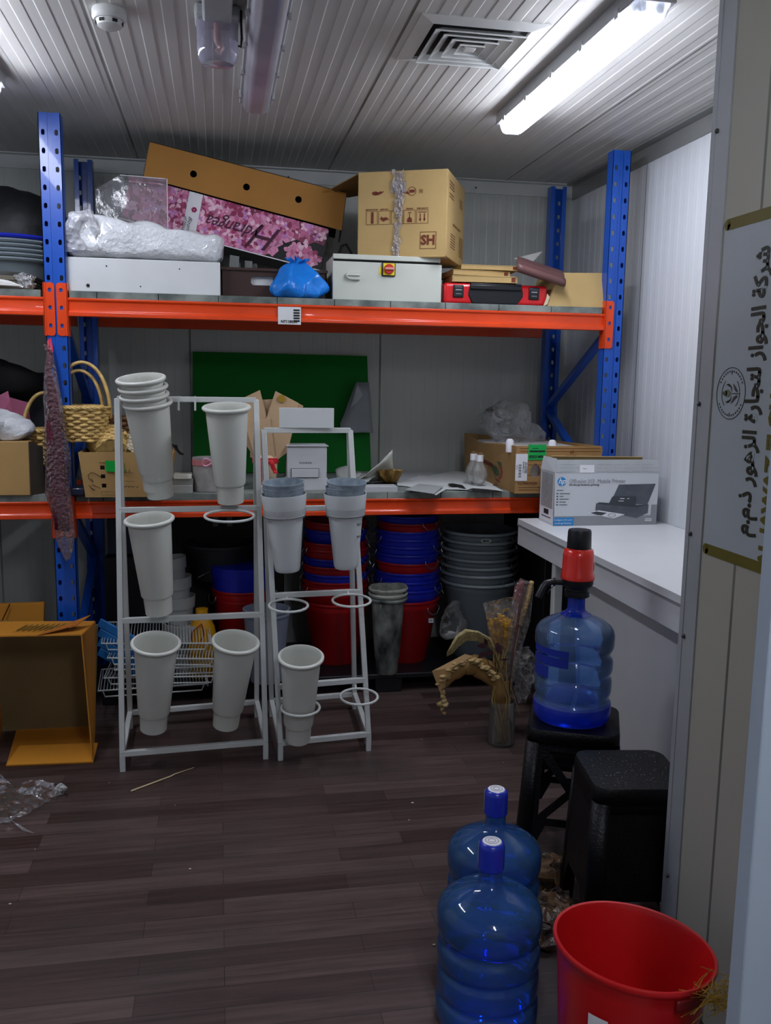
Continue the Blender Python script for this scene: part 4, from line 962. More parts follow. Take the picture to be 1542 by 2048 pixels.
b = MB().text('F L O W E R', .011, FRONT(PY(611,925,4.3).x, 4.3012, PY(611,926,4.3).z), 0); b.build('logo_print', mat('grey_print', '4a4a4e', .6), t, world=True)
# white board strip and white sheet
a0, a1 = PY(600, 985, 4.21), PY(762, 985, 4.21)
tag(MB().box(PY(660,985,4.21).x, PY(795,985,4.21).x, 4.205, 4.30, Z, Z+.028).build('white_strip_box', m_gb, None, bevel=.002), 'long flat white box at the shelf edge right of the gift box', 'box')
tag(MB().box(PY(515,985,4.21).x, PY(571,985,4.21).x, 4.205, 4.29, Z, Z+.03).build('white_strip_box', m_gb, None, bevel=.002), 'short flat white box at the shelf edge left of the gift box', 'box')
m_sheet = mat('white_sheet_paper', 'd0d3d3', .7, var=.04, bump=.1, bs=12)
def flat(name, label, cat, pts, zz, mt, th=.0015, amp=.004, seed=1, group=None):
    pp = [PZ(x, y, zz) for x, y in pts]; b = MB(); bm = bmesh.new()
    vs = [bm.verts.new((p.x, p.y, zz)) for p in pp]; bm.faces.new(vs); bmesh.ops.triangulate(bm, faces=bm.faces[:])
    bmesh.ops.subdivide_edges(bm, edges=bm.edges[:], cuts=3, use_grid_fill=True)
    bm.verts.index_update()
    b.add([v.co.copy() for v in bm.verts], [tuple(v.index for v in f.verts) for f in bm.faces]); bm.free()
    b.v = [p+Vector((0, 0, amp*(1+noise.noise(p*14+Vector((seed*9, 0, 0)))))) for p in b.v]
    return tag(b.build(name, mt, None, solid=th), label, cat, group)
flat('cover_sheet', 'white paper sheet with torn edge spread over the lower shelf', 'paper sheet', [(795,972),(830,976),(872,992),(892,980),(930,982),(960,984),(1006,984),(985,972),(960,966),(1000,945),(905,944),(790,946)], Z+.001, m_sheet)
flat('cover_sheet', 'grey white paper sheet lying behind the gift box', 'paper sheet', [(660,966),(800,966),(900,944),(700,944)], Z+.003, mat('grey_sheet_paper', 'b4b8b8', .7), seed=5)
flat('paper_swatch', 'small flat grey card on the white sheet near the shelf edge', 'card', [(810,980),(838,968),(887,973),(868,988)], Z+.012, mat('grey_swatch_card', 'a9adad', .5), amp=.001, seed=2)
flat('torn_strip', 'dark torn edge strip left of the glass bulb vases', 'paper scrap', [(896,968),(905,967),(925,971),(932,978),(915,972),(900,972)], Z+.012, m_dark, amp=.001, seed=3)
flat('torn_strip', 'dark torn edge strip in front of the glass bulb vases', 'paper scrap', [(932,981),(945,977),(975,979),(1004,983),(975,982),(950,980)], Z+.012, m_dark, amp=.001, seed=4)
b = MB()
def upr(pts, Y0, Y1=None):  # upright crumpled paper
    pp = [PY(x, y, Y0 if y < 950 or Y1 is None else Y1) for x, y in pts]; return pp
def sheetpoly(name, label, pts, mt, cat='crumpled paper', cr=.01, seed=0, solid=.0015, n=3):
    bm = bmesh.new(); vs = [bm.verts.new(p) for p in pts]; bm.faces.new(vs); bmesh.ops.triangulate(bm, faces=bm.faces[:])
    bmesh.ops.subdivide_edges(bm, edges=bm.edges[:], cuts=n, use_grid_fill=True); bm.verts.index_update()
    b = MB().add([v.co.copy() for v in bm.verts], [tuple(v.index for v in f.verts) for f in bm.faces]); bm.free()
    crumple(b, 20, cr, seed)
    for p in b.v: p.z = max(p.z, Z+.002) if p.z < 1.9 else p.z
    return tag(b.build(name, mt, None, solid=solid, smooth=True), label, cat)
m_gp = mat('grey_tissue_paper', 'a7aaa6', .7)
sheetpoly('crumpled_paper', 'grey crumpled sheet with dark specks behind the left white pot', [PY(672,962,4.5),PY(676,934,4.55),PY(700,933,4.55),PY(712,948,4.6),PY(735,943,4.65),PY(700,965,4.48)], m_gp, cr=.02, seed=21)
sheetpoly('crumpled_paper', 'grey folded sheet lying low left of the white curled paper', [PY(652,960,4.5),PY(705,945,4.7),PY(770,944,4.7),PY(740,962,4.45)], m_gp, cr=.02, seed=22)
b = MB().grid(lambda u, v: PY(700+85*u-22*v*(1-u), 966-66*(u**1.4)*(1-.95*v), 4.5+.14*v-.03*math.sin(4*u)), 10, 6); crumple(b, 12, .008, 23)
tag(b.build('curled_paper', mat('ivory_curled_paper', 'cfd0c4', .6), None, smooth=True, solid=.0015), 'ivory sheet curling upward beside the gold crumple', 'curled paper')
c = PY(780, 958, 4.55); b = MB().lathe([(0,0),(.035,0),(.05,.03),(.062,.06),(.056,.06),(.045,.03),(.0,.01)], 36, 0, None, lambda a, z: 1+.12*math.sin(7*a+z*40)+.08*math.sin(12*a)); crumple(b, 34, .02, 24)
o = b.build('gold_foil', mat('crumpled_gold_foil', '8a6a34', .35, .35, var=.3, vs=30), None, smooth=True, auto=30, solid=.001); o.location = (c.x, 4.55, Z+.012); tag(o, 'crumpled gold paper bowl on the white sheet', 'crumpled paper')
# glass bulb vases
def bulb(px, py, Y, label):
    c = PY(px, py, Y); t = thing('bulb_vase', label, 'glass vase', (c.x, Y, Z+.004), 0, 'light bulb shaped glass vases')
    MB().lathe([(0,.002),(.012,.004),(.03,.018),(.041,.045),(.042,.06),(.034,.09),(.019,.118),(.0165,.13)], 32).build('glass', film('clear_glass', 'c4c8c6', .22, .03, .15, 20), t, smooth=True, auto=180)
    MB().lathe([(.0165,.125),(.0185,.126),(.0185,.158),(.0165,.159),(0,.159)], 28).build('white_collar', m_wht, t, smooth=True)
    MB().lathe([(0,.158),(.0145,.158),(.0135,.17),(0,.17)], 24).build('cork', mat('cork_brown', '7a5a3c', .8), t, smooth=True)
bulb(946, 968, 4.48, 'glass bulb vase on the white sheet, farther left of the pair'); bulb(958, 972, 4.40, 'glass bulb vase on the white sheet, nearer the carton')
# flower farm carton
L0, L1 = Vector((1.405, 4.125, Z)), Vector((1.405, 5.02, Z)); W_ = .435
hF, hB = PY(1030, 892, 4.125).z, PY(912, 866, 5.02).z
t = thing('farm_carton', 'open brown flower farm carton with white barcode label and bright green sticker', 'box', (1.6, 4.5, Z))
m_fc = mat('farm_carton_board', 'a07c4c', .75, var=.06, bump=.05, bs=60)
MB().add([(1.405,4.125,Z),(1.405,5.02,Z),(1.395,5.02,hB),(1.40,4.7,hB-.035),(1.405,4.4,hF-.005),(1.405,4.125,hF)], [(0,1,2,3,4,5)]).build('side_panel', m_fc, t, world=True, solid=.005)
MB().add([(1.84,4.125,Z),(1.84,5.02,Z),(1.84,5.02,hB-.03),(1.84,4.125,hF)], [(0,1,2,3)]).build('side_panel', m_fc, t, world=True, solid=.005)
MB().add([(1.405,5.02,Z),(1.84,5.02,Z),(1.84,5.02,hB-.03),(1.395,5.02,hB)], [(0,1,2,3)]).box(1.405,1.84,4.125,5.02,Z,Z+.004).build('back_panel', m_fc, t, world=True, solid=.004)
hc = PY(1071, 941, 4.12); hx, hz_ = hc.x-1.405, hc.z-Z
hole = [(hx+.027*math.cos(a)*(1-.25*math.sin(a)), hz_+.033*math.sin(a)) for a in [-2*PI*i/20 for i in range(20)]]
MB().holed([(0,0),(W_,0),(W_,hF-Z),(0,hF-Z)], [hole], .005, frame_on((1.405,4.122,Z),(1,0,0),(0,0,1))).build('front_panel', m_fc, t, world=True)
MB().box(1.43, 1.82, 4.16, 4.9, Z+.005, hF-.02).build('paper_fill', mat('white_paper_fill', 'c9c4c0', .8, bump=.5, bs=12), t, world=True, bevel=.01)
FF = lambda px, py, dy=.0: (PY(px, py, 4.12).x, 4.1205-dy, PY(px, py, 4.12).z)
b = MB(); a_, c_ = PY(1028, 962, 4.12), PY(1055, 908, 4.12); b.box(a_.x+.005, c_.x+.002, 4.1195, 4.1215, a_.z, c_.z, 0)
for k in range(9): b.box(a_.x+.02, a_.x+.034, 4.119, 4.1196, c_.z-.055-k*.007, c_.z-.0515-k*.007-.0015*(k % 2), 1)
VR = lambda x, z: Matrix(((0,1,0,x),(0,0,-1,4.1192),(-1,0,0,z),(0,0,0,1)))
for k, (s_, x) in enumerate((('FLOWERS 2 4 1', .044), ('LOT 0341 KEN', .053), ('10 x 35 STEMS', .06), ('81 07', .012))): b.text(s_, .0085, VR(a_.x+x, (a_.z+c_.z)/2), 1)
b.build('barcode_label', [m_wht, m_ink], t, world=True)
a_, c_ = PY(1056, 920, 4.12), PY(1093, 889, 4.12); b = MB().box(a_.x, c_.x, 4.119, 4.1215, a_.z, c_.z, 0)
UP = lambda x, z: frame_on((x, 4.1185, z), (-1,0,0), (0,0,-1))
b.text('FARM CODE', .017, UP((a_.x+c_.x)/2, a_.z+.017), 1, bold=.0006, sx=.85); b.box(a_.x+.006, c_.x-.006, 4.1185, 4.119, a_.z+.038, a_.z+.046, 1); b.box(a_.x+.02, a_.x+.05, 4.1185, 4.119, a_.z+.055, a_.z+.058, 1)
b.build('green_sticker', [mat('green_label', '10a850', .5, var=.02), m_ink], t, world=True)
b = MB()
for py in (897, 903, 930, 951, 975, 980): b.box(1.42, 1.83, 4.1208, 4.1215, PY(1060, py, 4.12).z, PY(1060, py, 4.12).z+.0015)
b.text('AZADIRACTA', .016, frame_on(FF(1055, 966, .001), (-1,0,0), (0,0,-1)), 0); b.text('57', .02, frame_on(FF(1144, 903, .001), (-1,0,0), (0,0,-1)), 0); b.text('10KG  BOX', .012, frame_on(FF(1143, 912, .001), (-1,0,0), (0,0,-1)), 0)
b.build('brown_print', m_redink, t, world=True)
b = MB(); SQ = lambda px, py: PX(px, py, 1.4012)
def leafp(pts, m): n_ = len(pts); b.add([SQ(*p) for p in pts], [tuple(range(n_))], m)
leafp([(988,947),(983,937),(985,930),(993,933),(998,940),(999,950),(995,953)], 0); leafp([(996,932),(1003,934),(1005,945),(1003,957),(995,960),(1000,950),(1001,940)], 1); leafp([(994,922),(1002,925),(1004,934),(996,930)], 0); leafp([(990,956),(998,960),(1001,966),(993,962)], 1)
for k in range(6): leafp([(962+4*k,915+2*k),(966+4*k,918+2*k),(965+4*k,926+2*k),(961+4*k,922+2*k)], 2)
b.build('leaf_logo', [mat('print_green', '4c5a38', .7), mat('print_rust', '8c4030', .7), m_redink], t, world=True)
# cellophane heap on the carton
c = PY(972, 845, 4.75)
b = MB().ball((0,0,0), 1, 30, 0, None, (.15, .12, .13)); crumple(b, 6, .12, 31); crumple(b, 18, .05, 32); o = b.build('cellophane', film('cellophane_film', 'd5d7d8', .1, .04, 1.0, 12), None, smooth=True, auto=25); o.location = (c.x+.12, 4.72, hF+.06)
tag(o, 'crumpled clear cellophane heaped on the flower farm carton', 'cellophane')
for i, (px, py) in enumerate(((1021, 884), (1106, 886))):
    c = PY(px, py, 4.2); o = MB().lathe([(0,-.05),(.019,-.05),(.019,.004),(.012,.014),(0,.016)], 24).build('plastic_bottle', m_wht, None, smooth=True); o.location = (c.x, 4.21, c.z); tag(o, ('round white bottle top poking out at the near corner of the flower farm carton', 'small round white bottle top poking out right of the green sticker')[i], 'bottle')
# green board against the wall
c0, c1 = PY(388, 960, 5.16), PY(740, 955, 5.16); g0, g1 = PY(385, 703, 5.2), PY(735, 712, 5.2)
b = MB().hexa([(c0.x,5.12,Z),(c1.x,5.12,Z),(c1.x,5.135,Z),(c0.x,5.135,Z)], [(g0.x,5.21,g0.z),(g1.x,5.21,g1.z),(g1.x,5.225,g1.z),(g0.x,5.225,g0.z)])
tag(b.build('green_board', mat('green_board_paint', '046c1e', .6, spec=.2, var=.05, vs=3), None, bevel=.001), 'large plain green board leaning on the back wall', 'board')
sheetpoly('folded_sheet', 'grey folded sheet hanging at the right edge of the green board', [PY(712,764,5.11),PY(738,764,5.11),PY(746,866,5.07),PY(680,864,5.07),PY(681,845,5.07),PY(692,818,5.09)], mat('grey_card_sheet', '8f9498', .5), 'folded sheet', .004, 25, .003)
sheetpoly('folded_sheet', 'turned over corner of the grey sheet by the green board', [PY(714,766,5.095),PY(728,790,5.08),PY(716,803,5.075),PY(700,818,5.08)], mat('light_grey_card_sheet', 'a3a8ac', .5), 'folded sheet', .002, 26, .002)

# burgundy bundle hanging on the left post
t = thing('hanging_bundle', 'long burgundy bundle in glossy clear film hanging from the left blue post', 'wrapped bundle', (-.72, 4.1, 1.1))
m_burg = mat('burgundy_glitter', '5c1830', .35, var=.3, vs=60, bump=.6, bs=90)
path = [(101,705,.018),(99,740,.034),(103,790,.04),(108,850,.052),(113,910,.056),(117,970,.058),(122,1020,.058),(128,1060,.052)]
b = MB(); b.tube([PY(x, y, 4.13) for x, y, r in path], [r*.6 for x, y, r in path], 20, flat=.6); crumple(b, 18, .02, 41)
b.build('burgundy_fill', m_burg, t, world=True, smooth=True, auto=180)
path2 = [(99,690,.012),(98,710,.026),(98,745,.04),(104,800,.048),(109,860,.058),(114,920,.062),(118,980,.064),(124,1030,.062),(131,1075,.05),(136,1100,.036),(140,1122,.02)]
b = MB(); b.tube([PY(x, y, 4.13) for x, y, r in path2], [r*.72 for x, y, r in path2], 24, flat=.8); crumple(b, 26, .022, 42)
b.build('clear_wrap', film('bundle_film', 'c8a8b0', .04, .06, 1.0, 55), t, world=True, smooth=True, auto=25)
b = MB().tube([PY(104,705,4.13), PY(102,690,4.15), PY(99,677,4.17), PY(97,683,4.15), PY(97,700,4.13)], .0065, 8); b.build('red_cord', mat('red_cord', 'c0304a', .5), t, world=True, smooth=True)
# ================================================================ white vase stands
m_steel = mat('white_powder_coat', 'c6cac8', .38, var=.03, vs=4); m_vase = mat('ivory_vase_plastic', 'cccec6', .38, var=.025, vs=4, coat=.15)
m_vase2 = mat('white_vase_plastic', 'c9cdcf', .4, var=.02)
TB = .022
def stand(label, FL, FR, RL, RR, AL, AR, ht, bars):
    t = thing('vase_stand', label, 'vase stand', ((FL[0]+FR[0])/2, (FL[1]+RL[1])/2, 0))
    FL, FR, RL, RR, AL, AR = [Vector((p[0], p[1], 0)) for p in (FL, FR, RL, RR, AL, AR)]
    up = lambda p, z: Vector((p.x, p.y, z)); zb = .075
    def leg(p, q, nm):
        b = MB(); a, c = up(p, 0), up(p, zb); b.bar(a, c, TB, up=(0,1,0)); b.bar(up(p, zb), up(q, ht), TB, up=(0,1,0)); return b.build(nm, m_steel, t, world=True, bevel=.0015)
    leg(FL, AL, 'leg'); leg(FR, AR, 'leg')
    AL2, AR2 = AL+Vector((.0,.03,0)), AR+Vector((0,.03,0))
    leg(RL, AL2, 'leg'); leg(RR, AR2, 'leg')
    for p, q in ((FL,FR),(RL,RR),(FL,RL),(FR,RR)): MB().bar(up(p, zb), up(q, zb), TB).build('base_rail', m_steel, t, world=True, bevel=.0015)
    MB().bar(up(AL, ht), up(AR, ht), TB).build('top_rail', m_steel, t, world=True, bevel=.0015)
    fl = lambda z: up(FL, 0).lerp(up(AL, 0), (z-zb)/(ht-zb))+Vector((0,0,z)); fr = lambda z: up(FR, 0).lerp(up(AR, 0), (z-zb)/(ht-zb))+Vector((0,0,z))
    for z in bars: MB().bar(fl(z), fr(z), TB).build('cross_rail', m_steel, t, world=True, bevel=.0015)
    return t
S1 = stand('larger white steel stand holding a stack of vases, left of the pair', (-.398,3.61), (.182,3.648), (-.41,4.07), (.165,4.13), (-.402,3.82), (.158,3.84), 1.503, [1.055, .61])
S2 = stand('smaller white steel stand with a blank sign plate, right of the pair', (.243,3.625), (.626,3.668), (.235,4.13), (.64,4.17), (.188,3.82), (.558,3.84), 1.378, [1.05, .69, .31])
def ringpart(t, c, r, back, tilt=.09):
    b = MB().ring((0,0,0), r, .0054, 56, 8, 0, T(*c) @ RX(tilt))
    b.tube([Vector(c)+Vector((0, r, r*tilt)), Vector((c[0], back, c[2]+.012))], .004, 8)
    b.build('vase_ring', m_steel, t, world=True, smooth=True)
rings = []
def rg(t, px, py, Y, r, back): c = PY(px, py, Y); ringpart(t, (c.x, c.y, c.z), r, back)
rg(S1, 459, 1032, 3.62, .098, 3.735)
rg(S2, 577, 1211, 3.60, .079, 3.70); rg(S2, 703, 1201, 3.62, .079, 3.73); rg(S2, 718, 1393, 3.56, .078, 3.67); rg(S2, 601, 1415, 3.535, .078, 3.66)
# sign plate, hooks
a, c = PY(558, 858, 3.83), PY(667, 816, 3.83); MB().box(a.x, c.x, 3.812, 3.815, 1.389, c.z).build('sign_plate', mat('blank_white_plate', 'cfd3d4', .3, var=.01), S2, world=True, bevel=.001)
for px in (357, 390):
    q = PY(px, 797, 3.8); MB().box(q.x-.004, q.x+.004, 3.806, 3.812, 1.503-.045, 1.503+.014).build('hook_clip', m_steel, S1, world=True)
VH = .40
def vase(px, py, Y, tx, ty, label, rr=.098, h=VH, mt=None, group='tall tapered vases on the white stands', sc=1):
    c = PY(px, py, Y)
    t = thing('tapered_vase', label, 'vase', (0,0,0), 0, group)
    pr = [(0,.004),(.052,.004),(.053,0),(.054,.0),(.0565,.072),(.0575,.076),(.0625,.077),(.064,.082),(.082,.345),(.084,.382),(.092,.383),(.0985,.39),(.0985,.396),(.094,.4),(.087,.4),(.0835,.393),(.082,.378),(.061,.09),(.0545,.08),(.051,.012),(0,.010)]
    MB().lathe([(r*rr/.0985, z*h/.4) for r, z in pr], 56).build('vase_body', mt or m_vase, t, smooth=True, auto=50)
    M = Matrix.Rotation(ty, 4, 'Y') @ Matrix.Rotation(tx, 4, 'X')
    t.rotation_euler = (tx, ty, 0); ax = (M @ Vector((0,0,h))); t.location = c-ax
    return t, M
v, M = vase(281, 755, 3.70, R(12), R(-5.5), 'white tapered vase, topmost of the stack of four on the larger stand', group=None)
for k, lab in enumerate(('second from the top in the stack of four on the larger stand', 'third from the top in the stack of four on the larger stand', 'lowest of the stack of four on the larger stand')):
    c = copy_tree(v); c.location = v.location - (M @ Vector((.002*(k % 2)-.001, .0, .0325)))*(k+1)+Vector((.0035*(k+1), 0, 0)); c['label'] = 'white tapered vase, '+lab
v['label'] = 'white tapered vase, topmost of the stack of four on the larger stand'
vase(453, 812, 3.68, R(9), R(-2), 'white tapered vase alone at the top right of the larger stand', group=None)
vase(298, 1036, 3.60, R(8), R(-4), 'white tapered vase alone in the middle row of the larger stand', group=None)
vase(297, 1038, 3.60, R(8), R(-4), 'x') if False else None
vase(312, 1284, 3.54, R(13), R(3.5), 'white tapered vase at the bottom left of the larger stand, small sticker under its rim', group=None)
vase(472, 1281, 3.56, R(13), R(6.5), 'white tapered vase at the bottom right of the larger stand', group=None)
vase(602, 1311, 3.50, R(13), R(0.5), 'white tapered vase hanging low in a ring of the smaller stand', rr=.094, group=None)
q = PY(298, 1320, 3.44); MB().add([(q.x-.022,q.y,q.z-.012),(q.x+.02,q.y,q.z-.012),(q.x+.02,q.y,q.z+.012),(q.x-.022,q.y,q.z+.012)], [(0,1,2,3)])
# white pots with collars and grey pots nested in them
def pot(px0, px1, pyt, pyb, Y, lab, lean, writing=None):
    c = PY((px0+px1)/2, pyt, Y); w_ = PY(px1, pyt, Y).x-PY(px0, pyt, Y).x
    r = w_/2; H_ = c.z-PY((px0+px1)/2, pyb, Y).z
    t = thing('collared_pot', lab, 'pot', (0,0,0))
    pr = [(0,.003),(.52*r,0),(.56*r,.006),(.585*r,.02),(.80*r,.70*H_),(.90*r,.705*H_),(.90*r,.72*H_),(.91*r,.73*H_),(r,.985*H_),(r,H_),(.97*r,H_),(.93*r,.75*H_),(.76*r,.68*H_),(.5*r,.02),(0,.01)]
    MB().lathe(pr, 56).build('pot_body', m_vase2, t, smooth=True, auto=40)
    MB().lathe([(.905*r,.712*H_),(.915*r,.713*H_),(.915*r,.72*H_),(.905*r,.72*H_)], 56).build('collar_groove', m_dark, t)
    if writing:
        b = MB()
        for s_, dz, sz in writing:
            aa = R(38); rr_ = r*.745
            for k, ch in enumerate(s_): 
                a2 = aa+k*.16; b.text(ch, sz, frame_on(((rr_+.002)*math.sin(a2), -(rr_+.002)*math.cos(a2), H_*.5+dz), (math.cos(a2), math.sin(a2), 0), (0,0,1)), 0)
        b.build('marker_writing', m_ink, t)
    M = Matrix.Rotation(lean, 4, 'Y') @ Matrix.Rotation(R(3), 4, 'X'); t.rotation_euler = (R(3), lean, 0); t.location = c-(M @ Vector((0,0,H_)))
    return t, r, H_, M
m_galv = mat('mottled_grey_plastic', '7c8a96', .45, col2='97a4ae', vs=35, bump=.1)
for (x0_, x1_, yt, yb, lab, lean, wr, side) in ((522, 613, 987, 1143, 'white collared pot in the upper left ring of the smaller stand', R(-3), None, 'left'), (648, 733, 986, 1137, 'white collared pot with marker writing in the upper right ring of the smaller stand', R(-1.5), [('Vo1', .035, .022), ('to', -.015, .02)], 'right')):
    t, r, H_, M = pot(x0_, x1_, yt, yb, 3.62, lab, lean, wr)
    for k in range(2):
        g = thing('grey_pot', ('upper','lower')[1-k]+' grey mottled pot nested in the '+side+' collared pot', 'pot', (0,0,0))
        h2 = .16; rr_ = r*.93
        MB().lathe([(0,0),(.6*rr_,0),(rr_*.985,h2-.004),(rr_,h2-.004),(rr_,h2),(rr_*.965,h2),(.57*rr_,.006),(0,.006)], 48).build('pot_body', m_galv, g, smooth=True, auto=40)
        g.rotation_euler = (R(3)+(R(2) if k else 0), lean+(R(2) if k and side == 'right' else 0), 0); g.location = t.location+(M @ Vector((0, 0, H_+.028+.021*k-h2)))
MB()
# ================================================================ under the rack
def rimtub(name, label, c, r, h, mt, group=None, handles=True, ribs=True, side=None, lip=.012, taper=.68):
    t = thing(name, label, 'tub', c, 0, group)
    rb_ = r*taper
    pr = [(0,.004),(rb_-.004,0),(rb_,.004),(r*.93,h-.05),(r*.95,h-.046),(r*.955,h-.03),(r*.965,h-lip-.004),(r,h-lip),(r+.002,h-lip*.5),(r,h),(r-.008,h),(r*.95,h-.02),(rb_-.006,.012),(0,.010)]
    MB().lathe(pr, 56).build('tub_body', mt, t, smooth=True, auto=45)
    if mt is m_tubg: MB().ring((0,0,h-.007), r+.003, .0085, 72, 10).build('rolled_rim', mat('bin_rim_grey', '98a4a8', .35), t, smooth=True)
    if handles:
        for s in (-1, 1):
            b = MB(); x = s*(r+.002)
            b.tube([(x, -.045, h-.03), (x+s*.006, -.05, h-.045), (x+s*.012, -.02, h-.07), (x+s*.012, .02, h-.07), (x+s*.006, .05, h-.045), (x, .045, h-.03)], .0022, 6)
            o = b.build('wire_handle', m_wire, t, smooth=True); o.rotation_euler = (0, 0, side if side is not None else R(20))
    return t
m_wire = mat('galvanised_wire', 'b0b4b8', .3, .8)
Y0_ = 4.64
# black plastic pallet the tubs stand on
t = thing('black_pallet', 'low black plastic pallet under the stacked tubs', 'pallet', (.75, 4.75, 0))
MB().box(-.58, 1.72, 4.37, 5.0, .075, .1).build('pallet_deck', m_tblk, t, world=True, bevel=.004)
for x in (-.5, .2, .85, 1.55): MB().box(x-.07, x+.07, 4.38, 4.99, 0, .075).build('pallet_foot', m_tblk, t, world=True, bevel=.004)
def tubstack(cx, cy, r, pys, cols, hbot, desc, ytest):
    """rim front edges at pixel rows pys (top first); cols r/b/g; the last is the lowest, standing on the pallet"""
    zs = [PY(ytest, y, cy-r).z for y in pys]
    names = {'r': 'red', 'b': 'blue', 'g': 'grey'}; mts = {'r': m_tubr, 'b': m_tubb, 'g': m_tubg}
    n = len(zs)
    for k in range(n-1, -1, -1):
        z = zs[k]; h = zs[-1]-.1 if k == n-1 else min(.3, z-.1-.004*(n-k))
        pos = n-1-k
        if k == n-1: lab = '%s tub standing on the pallet, lowest of the %s stack' % (names[cols[k]], desc)
        elif k == 0: lab = '%s tub at the very top of the %s stack' % (names[cols[k]], desc)
        else: lab = '%s tub, %s above the lowest in the %s stack' % (names[cols[k]], ('none','first','second','third','fourth','fifth','sixth','seventh','eighth','ninth','tenth','eleventh')[pos], desc)
        rr = r*(1-.012*(n-1-k)*.6)
        rimtub('plastic_bin' if cols[k] == 'g' else 'plastic_tub', lab, (cx+.004*math.sin(k*2.3), cy+.003*math.cos(k*1.7), z-h), rr, h, mts[cols[k]], desc+' tub stack', handles=True, side=R(-60+37*k % 90), taper=.66 if k == n-1 else .66+.0*k)
tubstack(.99, Y0_, .18, (1036,1050,1066,1082,1097,1113,1130,1150,1167,1184,1207), 'brbbbbrbbbr', .35, 'middle tall mixed', 818)
q = PY(862, 1241, 4.5); t_ = MB().box(q.x-.013, q.x+.013, Y0_-.166, Y0_-.164, q.z-.012, q.z+.012); 
tubstack(.605, Y0_+.02, .18, (1049,1065,1090,1104,1122,1137,1153,1168,1181,1212), 'rbrrbrbrrr', .35, 'left tall mixed', 668)
tubstack(1.395, Y0_+.02, .205, (1070,1087,1104,1122,1138,1153,1172), 'ggggggg', .45, 'grey bin', 980)
st = MB().lathe([(0,.001),(.032,.001),(.032,0)], 28, 0, Matrix.Diagonal((1,.42,1,1))); 
z = PY(972, 1082, 4.46).z; qx = PY(972, 1082, 4.46).x
Mo = T(qx, Y0_+.02-.2005, z) @ RX(PI/2) 
b = MB().lathe([(0,.001),(.03,.001),(.03,0)], 28, 0, Mo @ Matrix.Diagonal((1,.42,1,1))); b.text('ECO', .016, FRONT(qx, Y0_-.1822, z), 1, bold=.0008)
tag(b.build('oval_sticker', [mat('pale_oval_label', 'b8c0bc', .5), m_ink], None), 'pale oval ECO sticker on the grey bin stack', 'sticker')
q = PY(862, 1241, Y0_-.15); b = MB().box(q.x-.013, q.x+.013, Y0_-.151, Y0_-.149, q.z-.012, q.z+.012, 0)
for k in range(6): b.box(q.x-.009+k*.003, q.x-.0078+k*.003, Y0_-.1516, Y0_-.151, q.z-.006, q.z+.007, 1)
b = b.build('barcode_sticker', [m_wht, m_ink], None); tag(b, 'tiny white barcode sticker on the lowest red tub of the middle stack', 'sticker')
# shorter pair with a blue lidded tub
rimtub('plastic_tub', 'red tub under the upturned blue lid, left of the stacks', (.12, 4.68, .1), .165, .41, m_tubr, None, taper=.75)
t = thing('plastic_tub', 'blue tub with a dark blue lid on the left red tub', 'tub', (.12, 4.68, .43))
MB().lathe([(0,.06),(.155,.06),(.165,.14),(.168,.15),(.168,.19),(.172,.192),(.172,.2),(.164,.203),(0,.206)], 48).build('tub_body', m_tubb, t, smooth=True)
MB().tube([(-.17,-.03,.17),(-.2,-.06,.16),(-.23,-.08,.15)], .002, 6).build('wire_handle', m_wire, t)
# mottled stained vases
t0 = None
for k, (dz, rr) in enumerate(((0, .100), (.024, .1), (.052, .1))):
    c = (.842, 4.40, .1+dz)
    t = thing('stained_vase', 'grey stained vase, '+('lowest','middle','chipped top one')[k]+' of the nested three by the smaller stand', 'vase', c, 0, 'stained nested vases')
    b = MB().lathe([(0,.004),(.052,0),(.057,.004),(.06,.078),(.064,.082),(.084,.38),(.094,.383),(.101,.39),(.101,.397),(.096,.401),(.087,.4),(.083,.38),(.055,.01),(0,.01)], 48)
    if k == 2: crumple(b, 20, .008, 51, lambda p: 1 if p.z > .37 else 0)
    b.build('vase_body', (mat('stained_grey_vase', '2e3232', .55, col2='9aa09a', vs=13, bump=.3, bs=30, stretch=(1,1,.6)), mat('pale_vase_rim', 'b4b7ae', .5), mat('cement_stained_vase', '8a8c84', .7, col2='b0b2a8', vs=20, bump=.4, bs=50))[k], t, smooth=True, auto=50)
# white stacked pots
m_pot = mat('offwhite_pot', 'a5a8a6', .45, var=.04)
for k, (cx, z, r, tl) in enumerate(((-.165, .10, .085, 0), (-.2, .30, .075, 2), (-.21, .40, .075, 4), (-.22, .50, .07, 7))):
    t = thing('white_pot', ('wide off-white pot standing on the pallet behind the larger stand', 'off-white pot, second in the leaning pile behind the larger stand', 'off-white pot, third in the leaning pile behind the larger stand', 'off-white pot on top of the leaning pile behind the larger stand')[k], 'pot', (cx, 4.55, z)); t.rotation_euler = (0, R(-tl), 0)
    h = .27 if k == 0 else .2
    MB().lathe([(0,.0),(r*.75,0),(r*.95,h*.7),(r*1.05,h*.71),(r*1.12,h),(r*1.05,h),(r*.7,.01),(0,.01)], 40).build('pot_body', m_pot, t, smooth=True, auto=40)
    if k == 0: MB().lathe([(.115,h-.09),(.12,h-.09),(.128,h),(.12,h)], 40).build('pot_rim', m_pot, t, smooth=True)
# two nested blue-grey buckets
for k in range(2):
    t = thing('grey_bucket', ('outer', 'inner')[k]+' blue grey bucket of the nested pair between the stands', 'bucket', (.225, 4.37, .1+.022*k), 0)
    MB().lathe([(0,0),(.08,0),(.112,.335),(.117,.338),(.117,.346),(.111,.347),(.106,.33),(.076,.01),(0,.01)], 48).build('bucket_body', mat('blue_grey_bucket', '7d8698', .4), t, smooth=True, auto=40)
